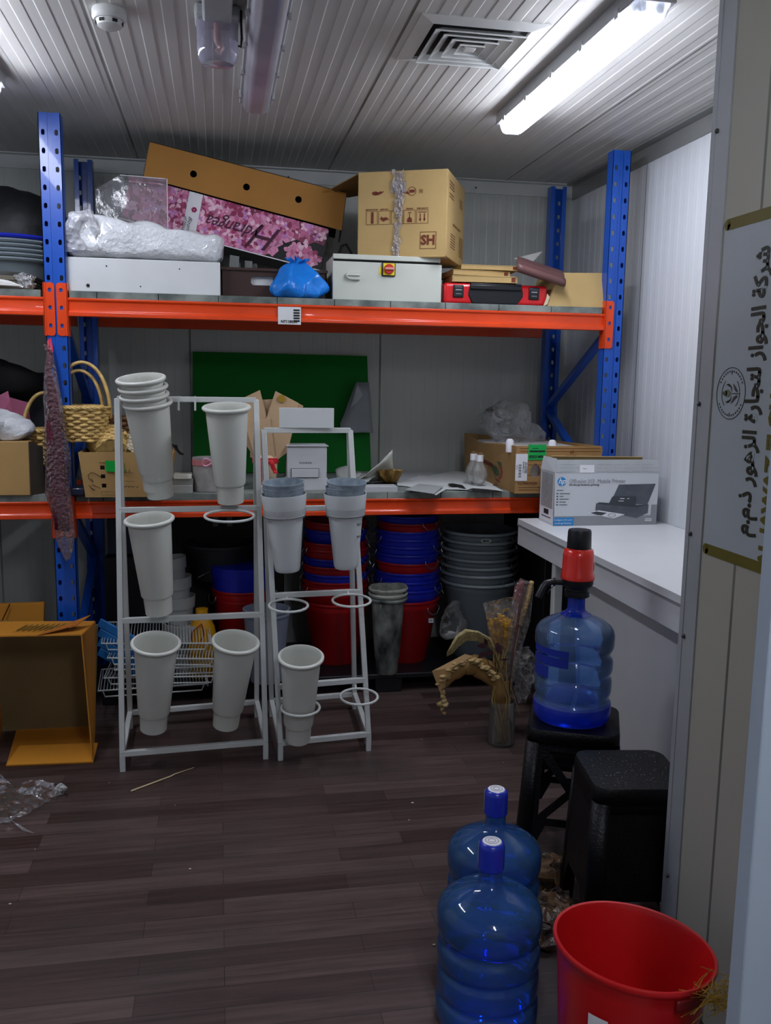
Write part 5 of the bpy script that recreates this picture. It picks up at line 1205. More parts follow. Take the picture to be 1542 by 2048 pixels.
# yellow can
c = PY(405, 1345, 4.42)
t = thing('jerrycan', 'yellow plastic can with a red handle outline behind the larger stand', 'jerrycan', (c.x, 4.47, .1))
m_y = mat('yellow_can_plastic', 'c8900c', .4, var=.06, bump=.1, bs=8)
b = MB().lathe([(0,0),(.062,0),(.07,.01),(.072,.2),(.062,.26),(.04,.30),(.028,.315),(.028,.33),(0,.33)], 28, 0, Matrix.Diagonal((1,.8,1,1))); b.build('can_body', m_y, t, smooth=True, auto=60)
MB().tube([(-.055,-.05,.2),(-.045,-.062,.25),(.0,-.05,.285),(.01,-.05,.23),(-.02,-.06,.18)], .004, 8).build('red_outline', mat('dull_red_plastic', 'a03818', .5), t, smooth=True)
MB().lathe([(0,.325),(.03,.325),(.03,.35),(0,.352)], 24).build('can_cap', m_y, t, smooth=True)
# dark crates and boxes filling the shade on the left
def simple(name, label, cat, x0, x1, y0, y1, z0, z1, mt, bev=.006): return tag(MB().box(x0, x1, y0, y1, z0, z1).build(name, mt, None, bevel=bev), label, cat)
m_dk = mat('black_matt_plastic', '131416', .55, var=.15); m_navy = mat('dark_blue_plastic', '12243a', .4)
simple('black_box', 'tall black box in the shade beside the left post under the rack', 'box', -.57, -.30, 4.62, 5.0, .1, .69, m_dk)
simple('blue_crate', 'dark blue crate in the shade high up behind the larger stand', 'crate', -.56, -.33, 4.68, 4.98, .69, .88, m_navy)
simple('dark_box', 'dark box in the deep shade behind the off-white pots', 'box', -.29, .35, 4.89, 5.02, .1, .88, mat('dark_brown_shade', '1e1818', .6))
for k, x in enumerate((-.02, .055)): tag(MB().box(x-.014, x+.014, 4.86, 4.885, .80, .9).build('hanging_tag', mat('grey_tag', '6a6e70', .6), None), 'grey hanging tag under the lower beam behind the larger stand', 'tag', 'grey hanging tags')
simple('black_box', 'added tall black box darkening the right end under the rack, by the counter', 'box', 1.64, 2.05, 4.30, 5.0, 0, .86, m_dk)  # added to cover wall and post and make this end black
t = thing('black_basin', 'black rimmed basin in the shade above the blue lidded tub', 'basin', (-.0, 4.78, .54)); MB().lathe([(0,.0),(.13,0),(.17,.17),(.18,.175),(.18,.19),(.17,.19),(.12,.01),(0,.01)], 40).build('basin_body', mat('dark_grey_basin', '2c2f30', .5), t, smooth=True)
# white coated wire racks
m_wirew = mat('white_coated_wire', 'bcc1c0', .4)
def wirerack(label, c, w_, d, rz, tilt, n=34, group=None, drop=.03):
    t = thing('wire_rack', label, 'wire rack', c, 0, group); t.rotation_euler = (tilt[0], tilt[1], rz)
    b = MB(); b.tube([(-w_/2,-d/2,0),(w_/2,-d/2,0),(w_/2,d/2,0),(-w_/2,d/2,0)], .0042, 8, closed=True); b.build('outer_frame', m_wirew, t)
    b = MB()
    for i in range(n): x = -w_/2+.01+(w_-.02)*i/(n-1); b.tube([(x,-d/2,.003),(x,d/2,.003)], .0016, 5)
    b.build('wire_grid', m_wirew, t); b = MB()
    b.tube([(-w_/2+.02,-d/2,0),(-w_/2+.03,-d/2,-drop),(w_/2-.03,-d/2,-drop),(w_/2-.02,-d/2,0)], .0035, 6)
    b.tube([(w_/2,-d/2+.03,0),(w_/2,-d/2+.05,-drop),(w_/2,d/2-.05,-drop),(w_/2,d/2-.03,0)], .0035, 6)
    b.build('support_foot', m_wirew, t)
for k, (x, y, z, w_, d, rz, tx, ty) in enumerate(((-.32, 4.33, .135, .50, .30, 4, 1, 0), (-.27, 4.33, .185, .52, .30, -2, 2, 1), (-.24, 4.33, .225, .50, .30, 2, 1, 1), (-.26, 4.33, .275, .50, .30, -3, 2, 2), (-.30, 4.36, .345, .50, .30, 3, 4, 3))):
    wirerack('white wire rack, '+('bottom one','second from the bottom','middle one','second from the top','top one')[k]+' of the pile behind the larger stand', (x, y, z+.02), w_, d, R(rz), (R(tx), R(ty)), group='pile of white wire racks')
for k in range(4):
    a = PY(190, 1262+20*k, 4.13); c = PY(262, 1305+20*k, 4.13)
    tag(MB().bar(a+Vector((0, .15, 0)), Vector((c.x+.1, 4.2, c.z-.02)), .014, .04).build('blue_strip', mat('blue_plastic_strip', '2a6fb0', .35, var=.12, vs=20), None, bevel=.002), 'blue plastic strip slanting down across the wire racks', 'plastic strip', 'blue strips lying across the wire racks')
b = MB().ball((0,0,0), 1, 20, 0, None, (.06, .05, .10)); crumple(b, 14, .05, 61)
o = b.build('white_fibre', film('hazy_white_film', 'a8acaa', .04, .5, .3, 20), None, smooth=True, auto=180); o.location = (1.205, 4.5, .33); tag(o, 'hazy white plastic tuft between the middle tubs and grey bins', 'plastic scrap')

# ---------------------------------------------------------------- cartons on the left floor
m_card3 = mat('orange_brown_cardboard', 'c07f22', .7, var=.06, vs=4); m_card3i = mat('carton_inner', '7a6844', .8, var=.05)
t = thing('open_carton', 'open brown carton lying on its side on the floor at the left', 'box', (-.7, 3.8, 0))
fl_, fr_ = PZ(12, 1533, 0), PZ(187, 1526, 0); yb_ = 4.12
tl, tr = PY(-4, 1272, fl_.y+.02), PY(163, 1270, fr_.y+.02)
bl, br = Vector((fl_.x-.04, yb_, 0)), Vector((fr_.x*yb_/fr_.y+.012, yb_, 0)); tbl, tbr = Vector((tl.x-.02, 4.05, PY(10,1243,4.05).z)), Vector((PY(190,1243,4.05).x, 4.05, PY(190,1243,4.05).z))
fl2 = fl_+Vector((-.02, .17, 0)); fr2 = fr_+Vector((-.0, .17, 0))
fL, fR = PZ(22, 1458, 0), PZ(186, 1458, 0)
MB().add([fl_, fr_, br, bl], [(0,1,2,3)]).build('lower_side', m_card3, t, world=True, solid=.005)
MB().add([fr_+Vector((-.003,0,.0)), tr, tbr, Vector((br.x, yb_, .03)), br], [(0,1,2,3,4)]).build('right_side', m_card3, t, world=True, solid=.005)
MB().add([fl_+Vector((-.06,.02,0)), Vector((tl.x-.08, tl.y, tl.z)), Vector((tbl.x-.08, 4.05, tbl.z)), Vector((bl.x-.06, yb_, .03))], [(0,1,2,3)]).build('left_side', m_card3, t, world=True, solid=.005)
MB().add([Vector((tl.x-.08, tl.y, tl.z)), tr, tbr, Vector((tbl.x-.08, 4.05, tbl.z))], [(0,1,2,3)]).build('upper_side', m_card3, t, world=True, solid=.005)
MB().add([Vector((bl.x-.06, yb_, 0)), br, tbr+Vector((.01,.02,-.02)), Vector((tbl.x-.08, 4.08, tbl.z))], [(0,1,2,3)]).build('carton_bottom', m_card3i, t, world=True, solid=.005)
A_ = PY(20, 1458, fl_.y+.14)
MB().add([fl_+Vector((.0,-.003,.006)), fr_+Vector((0,-.003,.006)), fr_+Vector((-.002,.16,.02)), fl_+Vector((.02,.16,.02))], [(0,1,2,3)]).build('front_flap', mat('light_orange_cardboard', 'd08c28', .7, var=.05), t, world=True, solid=.004)
b = MB(); b.add([Vector((tr.x-.16, tr.y+.04, tr.z+.003)), Vector((tr.x-.05, tr.y+.18, tr.z+.004)), Vector((tr.x+.01, tr.y+.2, tr.z+.03)), Vector((tr.x-.03, tr.y+.08, tr.z+.02)), Vector((tr.x-.17, tr.y-.005, tr.z+.006))], [(0,1,2,3,4)])
b.build('torn_strip', mat('torn_rust_board', 'a8641c', .7), t, world=True, solid=.003)
b = MB()
zz = lambda x, y: Vector((x, y, tl.z+(tbl.z-tl.z)*((y-tl.y)/(4.05-tl.y))+.0035))
x0_ = tl.x+.02
b2 = MB()
for k in range(10):
    x = x0_+.03+k*.022; b2.add([zz(x, tl.y+.08), zz(x+.008, tl.y+.08), zz(x+.028, tl.y+.2), zz(x+.020, tl.y+.2)], [(0,1,2,3)])
b2.add([zz(x0_+.02, tl.y+.07), zz(x0_+.26, tl.y+.07), zz(x0_+.26, tl.y+.072), zz(x0_+.02, tl.y+.072)], [(0,1,2,3)])
b2.build('barcode_print', mat('olive_print', '4a4a18', .7), t, world=True)
b = MB().add([PY(0, 1262, 4.33), PY(80, 1245, 4.33), PY(88, 1206, 4.35), PY(0, 1210, 4.35)], [(0,1,2,3)])
pts = [PY(-90, 1265, 4.32), PY(76, 1246, 4.32), PY(88, 1206, 4.34), PY(-90, 1212, 4.34)]
b = MB(); quadbox(b, pts, (0, .02, 0)); b.v = [p for p in b.v]
t2 = thing('flat_brown_carton', 'flattened brown carton standing behind the open carton at the left', 'box', (-1.0, 4.33, 0))
b = MB(); lo = [Vector((p.x, p.y-.02, 0)) for p in pts[:2]]; b.hexa([lo[0], lo[1], lo[1]+Vector((0,.03,0)), lo[0]+Vector((0,.03,0))], [pts[3], pts[2], pts[2]+Vector((0,.03,0)), pts[3]+Vector((0,.03,0))])
b.build('carton_panel', m_card3, t2, world=True, bevel=.002)
q0, q1 = PY(0, 1250, 4.30), PY(20, 1208, 4.325); MB().bar(q0, q1, .006, .004).build('brown_tape', mat('brown_tape', '4a2808', .4), t2, world=True)
# clear plastic sheet on the floor
def shp(pts, z0, name, label, mt, cat, cr, sd, hgt=0, sub=4):
    bm = bmesh.new(); vs = [bm.verts.new(PZ(x, y, z0)) for x, y in pts]; bm.faces.new(vs); bmesh.ops.triangulate(bm, faces=bm.faces[:])
    bmesh.ops.subdivide_edges(bm, edges=bm.edges[:], cuts=sub, use_grid_fill=True); bm.verts.index_update()
    b = MB().add([v.co.copy() for v in bm.verts], [tuple(v.index for v in f.verts) for f in bm.faces]); bm.free()
    for p in b.v: p.z = z0+hgt*abs(noise.noise(Vector((p.x*9+sd, p.y*9, 0)))) + hgt*.5*abs(noise.noise(Vector((p.x*24+sd, p.y*24, 3))))
    return tag(b.build(name, mt, None, smooth=True), label, cat)
shp([(-60,1590),(0,1566),(30,1578),(70,1580),(108,1576),(118,1590),(95,1610),(60,1635),(20,1650),(-60,1650)], .003, 'plastic_sheet', 'crumpled clear plastic sheet on the floor in front of the open carton', film('floor_film', 'c2c4ca', .16, .05, 1.0, 16), 'plastic sheet', 0, 5, .05, 5)
shp([(30,1650),(20,1640),(70,1668),(45,1662)], .002, 'plastic_shred', 'thin clear shred at the lower corner of the plastic sheet', MATS['floor_film'], 'plastic scrap', 0, 6, .01, 2)
b = MB().ball((0,0,.018), 1, 14, 0, None, (.028,.02,.018)); crumple(b, 40, .02, 71); o = b.build('tape_wad', film('tape_wad_film', 'd8dad8', .6, .2, .8, 60), None, smooth=True, auto=30)
o.location = PZ(118, 1590, 0); tag(o, 'small whitish tape wad at the tip of the clear plastic sheet', 'tape scrap')
a, c = PZ(262, 1582, .004), PZ(388, 1535, .004)
tag(MB().tube([a, a.lerp(c, .62), a.lerp(c, .68)+Vector((0,0,.003)), c], [.0032,.0028,.0022,.001], 8).build('bamboo_stick', mat('bamboo', 'd8c49a', .6), None), 'thin pale bamboo stick on the floor in front of the larger stand', 'stick')
for k, (px, py, r) in enumerate(((825,1606,.006),(380,1738,.005),(20,1808,.005),(218,1565,.0025),(350,1610,.0025),(70,1698,.0025),(1007,1525,.003),(932,1447,.003),(868,1890,.005),(818,1640,.004),(843,1478,.003))):
    o = MB().ball((0,0,0), r, 8, 0, None, (1,.7,.5)).build('floor_crumb', mat('pale_crumb', 'b8aE9a'.lower(), .8), None); p = PZ(px, py, .002); o.location = (p.x, p.y, r*.5); tag(o, 'small pale crumb on the dark plank floor', 'crumb', 'pale crumbs on the floor')
# ================================================================ white counter on the right
m_ctr = mat('white_laminate', 'd4d6d8', .35, var=.02); m_edge = mat('aluminium_edge', 'a8acae', .3, .5)
CZ = .944; CX = 1.416; CYF = 4.1
t = thing('counter', 'white laminate counter against the right wall', 'counter', (1.75, 3.2, 0))
MB().box(CX, WX-.003, 2.14, CYF, CZ-.028, CZ).build('worktop', m_ctr, t, world=True, bevel=.002)
MB().box(CX-.0015, CX+.004, 2.14, CYF, CZ-.036, CZ-.026).box(CX+.004, CX+.03, 2.14, CYF-.002, CZ-.032, CZ-.026).build('edge_strip', m_edge, t, world=True)
MB().box(CX+.002, CX+.022, 2.14, CYF-.004, CZ-.125, CZ-.034).build('apron', m_ctr, t, world=True, bevel=.0015)
MB().box(CX+.02, WX-.004, CYF-.025, CYF-.004, CZ-.125, CZ-.034).build('apron', m_ctr, t, world=True, bevel=.0015)
MB().box(CX+.012, CX+.05, 3.62, 3.66, 0, CZ-.12).build('leg', m_steel, t, world=True, bevel=.002)
MB().box(CX+.15, CX+.172, 2.14, 3.66, .0, CZ-.035).build('side_panel', m_ctr, t, world=True, bevel=.001)
# printer box
x0, x1, y0, y1 = 1.503, 2.012, 3.862, 4.045; h1 = PY(1104, 945, y0).z
t = thing('printer_box', 'open white and grey printer carton with a printer picture on the counter', 'box', (x0, y0, CZ))
W_, H_, D_ = x1-x0, h1-CZ, y1-y0
m_pb = mat('printer_box_white', 'c9cdd2', .4, var=.02); m_pg = mat('printer_box_grey', '8e9296', .4, var=.02)
b = MB().box(0, W_, 0, .004, 0, H_, 0).box(0, .004, 0, D_, 0, H_, 0).box(W_-.004, W_, 0, D_, 0, H_, 0).box(0, W_, D_-.004, D_, 0, H_, 0).box(0, W_, 0, D_, 0, .004, 0)
b.box(.0, W_, -.0006, 0, .0, .045, 1).box(W_-.03, W_, -.0006, 0, .045, .095, 1)
b.build('carton_body', [m_pb, m_pg], t, bevel=.001)
hf = PY(1104, 924, y0).z-h1+.01
b = MB().add([(.002,0,H_),(W_-.002,0,H_),(W_,.006,H_+hf),(.004,.006,H_+hf)], [(0,1,2,3)]); b.build('front_flap', mat('printer_flap_grey', 'b4b8ba', .4), t, solid=.003)
MB().add([(0,.004,H_),(0,D_,H_),(.008,D_-.01,H_+hf+.004),(.012,.02,H_+hf+.004)], [(0,1,2,3)]).build('side_flap', m_pb, t, solid=.003)
MB().add([(.004,D_,H_),(W_-.004,D_,H_),(W_-.03,D_-.07,H_+hf+.003),(.03,D_-.05,H_+hf+.006)], [(0,1,2,3)]).build('rear_flap', m_card2, t, solid=.003)
ux = lambda px: PY(px, 1000, y0).x-x0
uz = lambda py: PY(1200, py, y0).z-CZ
S_ = 5.93
ip = lambda X, Y: (ux(1080+X/S_), -.0012, PY(1080+X/S_, 900+Y/S_, y0).z-CZ)
m_pr1 = mat('print_dark_grey', '3a3f45', .4); m_pr2 = mat('print_mid_grey', '5a6068', .4, col2='484e56', vs=12); m_hp = mat('logo_blue', '2a86c8', .4, var=.02); m_pt = mat('print_text_grey', '9a9ea4', .5)
b = MB()
def poly(pts, m, dy=0): b.add([(p[0], p[1]-dy, p[2]) for p in [ip(*q) for q in pts]], [tuple(range(len(pts)))], m)
poly([(925,410),(1360,400),(1275,648),(1140,640),(1125,560),(850,560),(870,545)], 1)
poly([(850,560),(870,548),(1130,548),(1143,575),(1138,655),(1085,660),(820,630)], 0, .0004)
poly([(665,635),(700,620),(820,628),(1085,655),(1290,645),(1285,745),(1150,805),(1005,775),(660,720)], 1, .0006)
poly([(700,620),(820,628),(1085,655),(1290,645),(1160,680),(690,640)], 0, .0008)
poly([(565,745),(700,715),(1015,762),(880,812)], 2, .0010)
poly([(600,745),(680,728),(800,745),(740,775),(680,768)], 0, .0012)
b.ring((0,0,0), .018, .0012, 30, 4, 0, T(ip(858,772)[0], -.0025, ip(858,772)[2]) @ RX(PI/2) @ Matrix.Diagonal((1,.42,1,1)))
poly([(930,600),(990,600),(990,608),(930,608)], 2, .0010); poly([(945,570),(1000,572),(1000,580),(945,578)], 2, .001)
for X in (1030, 1045): poly([(X,572),(X+12,572),(X+12,580),(X,580)], 2, .001)
b.build('printer_picture', [m_pr1, m_pr2, m_wht], t)
b = MB(); c = ip(248, 375); b.lathe([(0,.001),(.0205,.001),(.0205,0)], 36, 0, T(c[0], -.0006, c[2]) @ RX(PI/2)); b.text('hp', .036, frame_on((c[0], -.002, c[2]+.0015), (1,0,0), (.0,0,1)), 1, shear=.35, bold=.0006)
b.build('round_logo', [m_hp, m_wht], t); b = MB()
a = ip(130, 895); q = ip(410, 800); b.box(0, q[0], -.0016, -.0008, a[2], q[2], 0); b.text('Configure it for your', .0105, frame_on((q[0]/2-.002, -.002, (a[2]+q[2])/2+.007), (1,0,0), (0,0,1)), 1).text('on-the-go business', .0105, frame_on((q[0]/2-.002, -.002, (a[2]+q[2])/2-.008), (1,0,0), (0,0,1)), 1)
b.build('blue_band', [m_hp, m_wht], t)
b = MB(); c = ip(335, 372); b.text('OfficeJet 202  Mobile Printer', .026, frame_on((c[0], -.001, c[2]), (1,0,0), (0,0,1)), 0, align='LEFT', sx=.9)
c = ip(335, 414); b.text('On-the-go business printing', .013, frame_on((c[0], -.001, c[2]), (1,0,0), (0,0,1)), 1, align='LEFT')
for k, (Y, wd) in enumerate(((478,80),(517,120),(551,45),(583,110),(617,75),(650,95))):
    p0, p1 = ip(230 if k else 192, Y-3), ip((230 if k else 192)+wd, Y+3); b.box(p0[0], p1[0], -.0012, -.0006, p1[2], p0[2], 1)
    if k: p0, p1 = ip(193, Y-6), ip(213, Y+6); b.box(p0[0], p1[0], -.0012, -.0006, p1[2], p0[2], 1)
for Y in (815, 835): p0, p1 = ip(1255, Y-5), ip(1335, Y+6); b.box(p0[0], p1[0], -.0014, -.0008, p1[2], p0[2], 2)
b.build('box_text', [m_pt, m_pr1, m_wht], t)
b = MB(); c0_, c1_ = ip(455, 268), ip(625, 178)
FLP = lambda X, Y, d=.001: (ip(X, Y)[0], .0+(ip(X, Y)[2]-H_)/hf*.006-.002-d, ip(X, Y)[2])
def fp(X0, Y0, X1, Y1, m, d=0): b.add([FLP(X0,Y0,d), FLP(X1,Y0,d), FLP(X1,Y1,d), FLP(X0,Y1,d)], [(0,1,2,3)], m)
fp(455,178,625,268,0,.0003); fp(490,218,530,226,1,.0006)
for X0_, X1_ in ((220,440),(650,740),(750,850),(860,960),(970,1060),(1070,1160),(1180,1370)):
    for Y in (172, 212, 250): fp(X0_, Y, X1_-18*((Y+X0_) % 3), Y+4, 1)
b.build('flap_print', [m_wht, m_pt], t)
b = MB().box(-.0008, 0, .02, D_-.02, .05, H_-.01, 1).box(-.0012, 0, .01, D_-.01, .012, .075, 0).box(-.0018, -.001, .06, .12, .045, .068, 2).box(-.0018, -.001, .03, .15, .03, .034, 2)
b.text('OfficeJet', .03, Matrix(((0,0,-1,-.0015),(0,-1,0,.1),(1,0,0,.17),(0,0,0,1))), 3) if False else None
b.build('side_print', [m_wht, mat('printer_side_grey', '9b9c9e', .4), m_ink, m_pt], t)
b = MB().text('OfficeJet', .04, Matrix(((0,0,-1,-.0016),(0,-1,0,D_*.5),(-1,0,0,.17),(0,0,0,1))) @ RZ(PI), 0); b.build('side_text', m_pt, t)

# ---------------------------------------------------------------- sign on the partition wall
m_sign = mat('sign_pale_grey', 'b3bbc0', .4, var=.02); m_olive = mat('sign_olive', '6d6420', .4, var=.04); m_sgd = mat('sign_dark_olive', '2e3020', .4, var=.05)
X = PXW
sz0, sz1 = PX(1410, 1085, X).z, PX(1445, 465, X).z; sy = PX(1405, 1085, X).y-.01
t = thing('company_sign', 'pale grey company sign with Arabic and English lettering on the partition wall', 'sign', (X, sy-.2, sz0))
t_ = MB().box(X-.003, X, 1.3, sy-.055, sz0, sz1)
MB().box(X-.003, X, 1.28, sy, sz0, sz1).build('sign_plate', m_sign, t, world=True)
MB().box(X-.004, X, 1.28, sy-.012, sz1, sz1+.026).lathe([(0,0),(.013,0),(.013,.004),(0,.004)], 20, 0, T(X, sy-.012, sz1+.013) @ RY(-PI/2)).build('olive_stripe', m_olive, t, world=True)
MB().box(X-.004, X, 1.28, sy-.012, sz0-.026, sz0).lathe([(0,0),(.013,0),(.013,.004),(0,.004)], 20, 0, T(X, sy-.012, sz0-.013) @ RY(-PI/2)).build('olive_stripe', m_olive, t, world=True)
ARF = {'ش': 0xFEB5, 'ك': 0xFED9, 'ل': 0xFEDD, 'ج': 0xFE9D, 'ت': 0xFE95, 'ه': 0xFEE9, 'م': 0xFEE1}
AR2 = {'ر': 0xFEAD, 'ة': 0xFE93, 'ا': 0xFE8D, 'و': 0xFEED, 'ز': 0xFEAF, 'ذ': 0xFEAB}
def shape(s):
    o = ''
    for i, ch in enumerate(s):
        if ch in ARF or ch in AR2:
            prev = i > 0 and s[i-1] in ARF; nxt = i < len(s)-1 and (s[i+1] in ARF or s[i+1] in AR2)
            if ch in AR2: o += chr(AR2[ch]+(1 if prev else 0))
            else: o += chr(ARF[ch]+((3 if nxt else 1) if prev else (2 if nxt else 0)))
        else: o += ch
    return o[::-1]
SG = lambda y, z: frame_on((X-.004, y, z), (0,0,1), (0,1,0))
b = MB(); b.text(shape('شركة الجواز لتجارة الزهور ذ.م.م'), 1.0, Matrix.Identity(4), 0, bold=.03)
xs = [p.x for p in b.v]; ys = [p.y for p in b.v]; za, zb2 = PX(1490, 1070, X), PX(1535, 492, X)
k = (zb2.z-za.z)/(max(xs)-min(xs)); yc = PX(1515, 800, X).y+.003
b.v = [Vector((X-.0045-p.z*.5, yc+(p.y-(min(ys)+max(ys))/2)*k*1.3, za.z+(p.x-min(xs))*k)) for p in b.v]
b.build('arabic_lettering', m_sgd, t, world=True)
b = MB(); b.text('AL JAWAZ FLOWERS', 1.0, Matrix.Identity(4), 0, bold=.045)
xs = [p.x for p in b.v]; ys = [p.y for p in b.v]; kz = .49/(max(xs)-min(xs)); ky = .052/(max(ys)-min(ys))
b.v = [Vector((X-.0045-p.z*.5, 1.796+(p.y-max(ys))*ky, 1.195+(p.x-min(xs))*kz)) for p in b.v]
b.build('english_lettering', m_olive, t, world=True)
lc = PX(1464, 787, X); rr = (PX(1468, 735, X).z-PX(1460, 838, X).z)/2
b = MB().ring((0,0,0), rr, .001, 64, 4, 0, T(X-.0035, lc.y, lc.z) @ RY(PI/2))
for k in range(2): b.add([(X-.004, lc.y+.0, lc.z+(-1)**k*rr*.8+dz) if dy == 0 else (X-.004, lc.y+dy, lc.z+(-1)**k*rr*.8) for dy, dz in ((0,.006),(.0015,0),(.006,0),(.0015,0),(0,-.006),(-.0015,0),(-.006,0),(-.0015,0))], [tuple(range(8))], 0)
for i in range(26):
    a = R(25+i*130/25) if i < 13 else R(-25-(i-13)*130/12)
    a = R(30+120*i/12) if i < 13 else R(210+120*(i-13)/12)
    cy, cz = lc.y+rr*.86*math.sin(a+PI/2), lc.z+rr*.86*math.cos(a+PI/2)
    b.box(X-.0042, X-.0035, cy-.0016, cy+.0016, cz-.0022, cz+.0022, 1)
def petalp(pts, m): b.add([(X-.0045, lc.y+p[0]*rr*1.12, lc.z+p[1]*rr*1.15) for p in pts], [tuple(range(len(pts)))], m)
petalp([(-.05,0),(.15,.13),(.38,.1),(.25,.0)], 2); petalp([(-.05,0),(.15,-.13),(.38,-.1),(.25,.0)], 2)
petalp([(-.08,0),(.0,.2),(.3,.3),(.12,.33),(-.05,.22)], 0); petalp([(-.08,0),(.0,-.2),(.3,-.3),(.12,-.33),(-.05,-.22)], 0); petalp([(.2,.08),(.45,.06),(.5,0),(.45,-.06),(.2,-.08)], 3)
petalp([(-.1,-.012),(-.6,-.012),(-.6,.012),(-.1,.012)], 0); petalp([(-.4,.04),(-.42,.1),(-.12,.36),(-.25,.12)], 1); petalp([(-.4,-.04),(-.42,-.1),(-.05,-.36),(-.2,-.12)], 1)
for s in (-1, 1):
    pts = [(s*rr*.62*math.cos(q), rr*.62*math.sin(q)) for q in [R(-50+10*i) for i in range(11)]]
    b.tube([(X-.004, lc.y+p[0], lc.z+p[1]) for p in pts], .0007, 4, m=1)
b.build('flower_emblem', [m_sgd, mat('emblem_plum', '4a4650', .4), mat('emblem_sage', '7c8468', .4), mat('emblem_olive', '5a5c38', .4)], t, world=True)

# pale door leaf at the right edge, close to the viewpoint
DX = .864/1.3
m_door = mat('pale_blue_door', 'aebccb', .4, var=.02)
d = MB().box(DX*1.322, 1.6, 1.28, 1.32, 0.006, 2.1)
o = struct(d, 'door_1', m_door, bevel=.003)

# ---------------------------------------------------------------- water bottles
def tint(name, col, a=.35, rough=.05, ior=1.45):
    m = bpy.data.materials.new(name); m.use_nodes = True; nt = m.node_tree; N = nt.nodes; L = nt.links
    out = N['Material Output']; N.remove(N['Principled BSDF'])
    tr = N.new('ShaderNodeBsdfTransparent'); tr.inputs[0].default_value = srgb(col)
    gl = N.new('ShaderNodeBsdfGlossy'); gl.inputs['Roughness'].default_value = rough; gl.inputs[0].default_value = (.9,.95,1,1)
    df = N.new('ShaderNodeBsdfTranslucent'); df.inputs[0].default_value = srgb(col)
    d2 = N.new('ShaderNodeBsdfDiffuse'); d2.inputs[0].default_value = srgb(col)
    m0 = N.new('ShaderNodeMixShader'); m0.inputs[0].default_value = .5; L.new(df.outputs[0], m0.inputs[1]); L.new(d2.outputs[0], m0.inputs[2])
    m1 = N.new('ShaderNodeMixShader'); m1.inputs[0].default_value = a; L.new(tr.outputs[0], m1.inputs[1]); L.new(m0.outputs[0], m1.inputs[2])
    fr = N.new('ShaderNodeFresnel'); fr.inputs[0].default_value = ior
    m2 = N.new('ShaderNodeMixShader'); L.new(fr.outputs[0], m2.inputs[0]); L.new(m1.outputs[0], m2.inputs[1]); L.new(gl.outputs[0], m2.inputs[2])
    L.new(m2.outputs[0], out.inputs[0]); MATS[name] = m; return m
m_bot = tint('blue_bottle_plastic', 'a6ccfa', .24); m_botd = tint('deep_blue_bottle_base', '1c3cc8', .75, .2); m_botn = tint('deep_blue_neck', '2a50d8', .7, .1)
m_water = bpy.data.materials.new('water'); m_water.use_nodes = True; wb_ = m_water.node_tree.nodes['Principled BSDF']
wb_.inputs['Base Color'].default_value = srgb('a8d0ff'); wb_.inputs['Transmission Weight'].default_value = 1; wb_.inputs['IOR'].default_value = 1.06; wb_.inputs['Roughness'].default_value = .02
m_bot2 = tint('blue_full_bottle', '5fa4f4', .3); RB = .131
BODY = [(.118,.0),(.127,.012),(.129,.03),(.129,.062),(.124,.070),(.120,.075),(.120,.085),(.126,.093),(.128,.105),(.128,.135),(.126,.145),(.120,.151),(.120,.160),(.126,.167),(.129,.178),(.129,.205),(.125,.214),(.119,.220),(.119,.232),(.124,.240),(.129,.250),(.131,.262),(.131,.292),(.127,.306),(.118,.320),(.095,.336),(.06,.352),(.038,.362),(.0295,.372),(.028,.385),(.028,.43)]
def bottle(label, loc, capped=True, full=True, rz=0, grp=None):
    t = thing('water_bottle', label, 'water bottle', loc, rz, grp)
    MB().lathe([(0,.012),(.10,.010)]+BODY, 72).build('bottle_shell', m_bot2 if full else m_bot, t, smooth=True, auto=70)
    if full:
        pr = [(max(r-.004, 0), z+.003) for r, z in BODY if z < .335]; MB().lathe([(0,.016),(.09,.014)]+pr+[(0, pr[-1][1]+.001)], 72).build('water', m_water, t, smooth=True, auto=70)
    if capped:
        c = MB().lathe([(.030,.405),(.0325,.407),(.0325,.462),(.030,.472),(.024,.476),(0,.476)], 40).build('cap', mat('blue_cap', '1a2ea8', .3, coat=.3), t, smooth=True, auto=50)
        b = MB().lathe([(0,.4775),(.022,.4775),(.0245,.4755)], 32, 0); b.ring((0,0,.4777), .016, .0006, 32, 4, 1).ring((0,0,.4777), .009, .0006, 24, 4, 1)
        n = 10; a0 = R(120 if full == 1 else -30)
        vs = [(.0331*math.cos(a0+R(6*i)), .0331*math.sin(a0+R(6*i)), z) for z in (.415,.468) for i in range(n)]; b.add(vs, [(i, i+1, n+i+1, n+i) for i in range(n-1)], 0)
        for k in range(3): b.lathe([(0,0),(.004,0)], 12, 1, T(.0336*math.cos(a0+R(27)), .0336*math.sin(a0+R(27)), .43+.012*k) @ RZ(a0+R(27)) @ RY(PI/2))
        b.build('cap_seal', [m_wht, mat('seal_navy', '202a60', .4)], c)
    return t
p1 = PZ(984, 1682, .476); p2 = PZ(993, 1578, .476)
bottle('large blue water bottle standing nearest the viewpoint, left of the red bin', (p1.x, p1.y, 0), full=1)
bottle('large blue water bottle just behind the nearest one on the floor', (p2.x, p2.y, 0), full=2, rz=R(150))
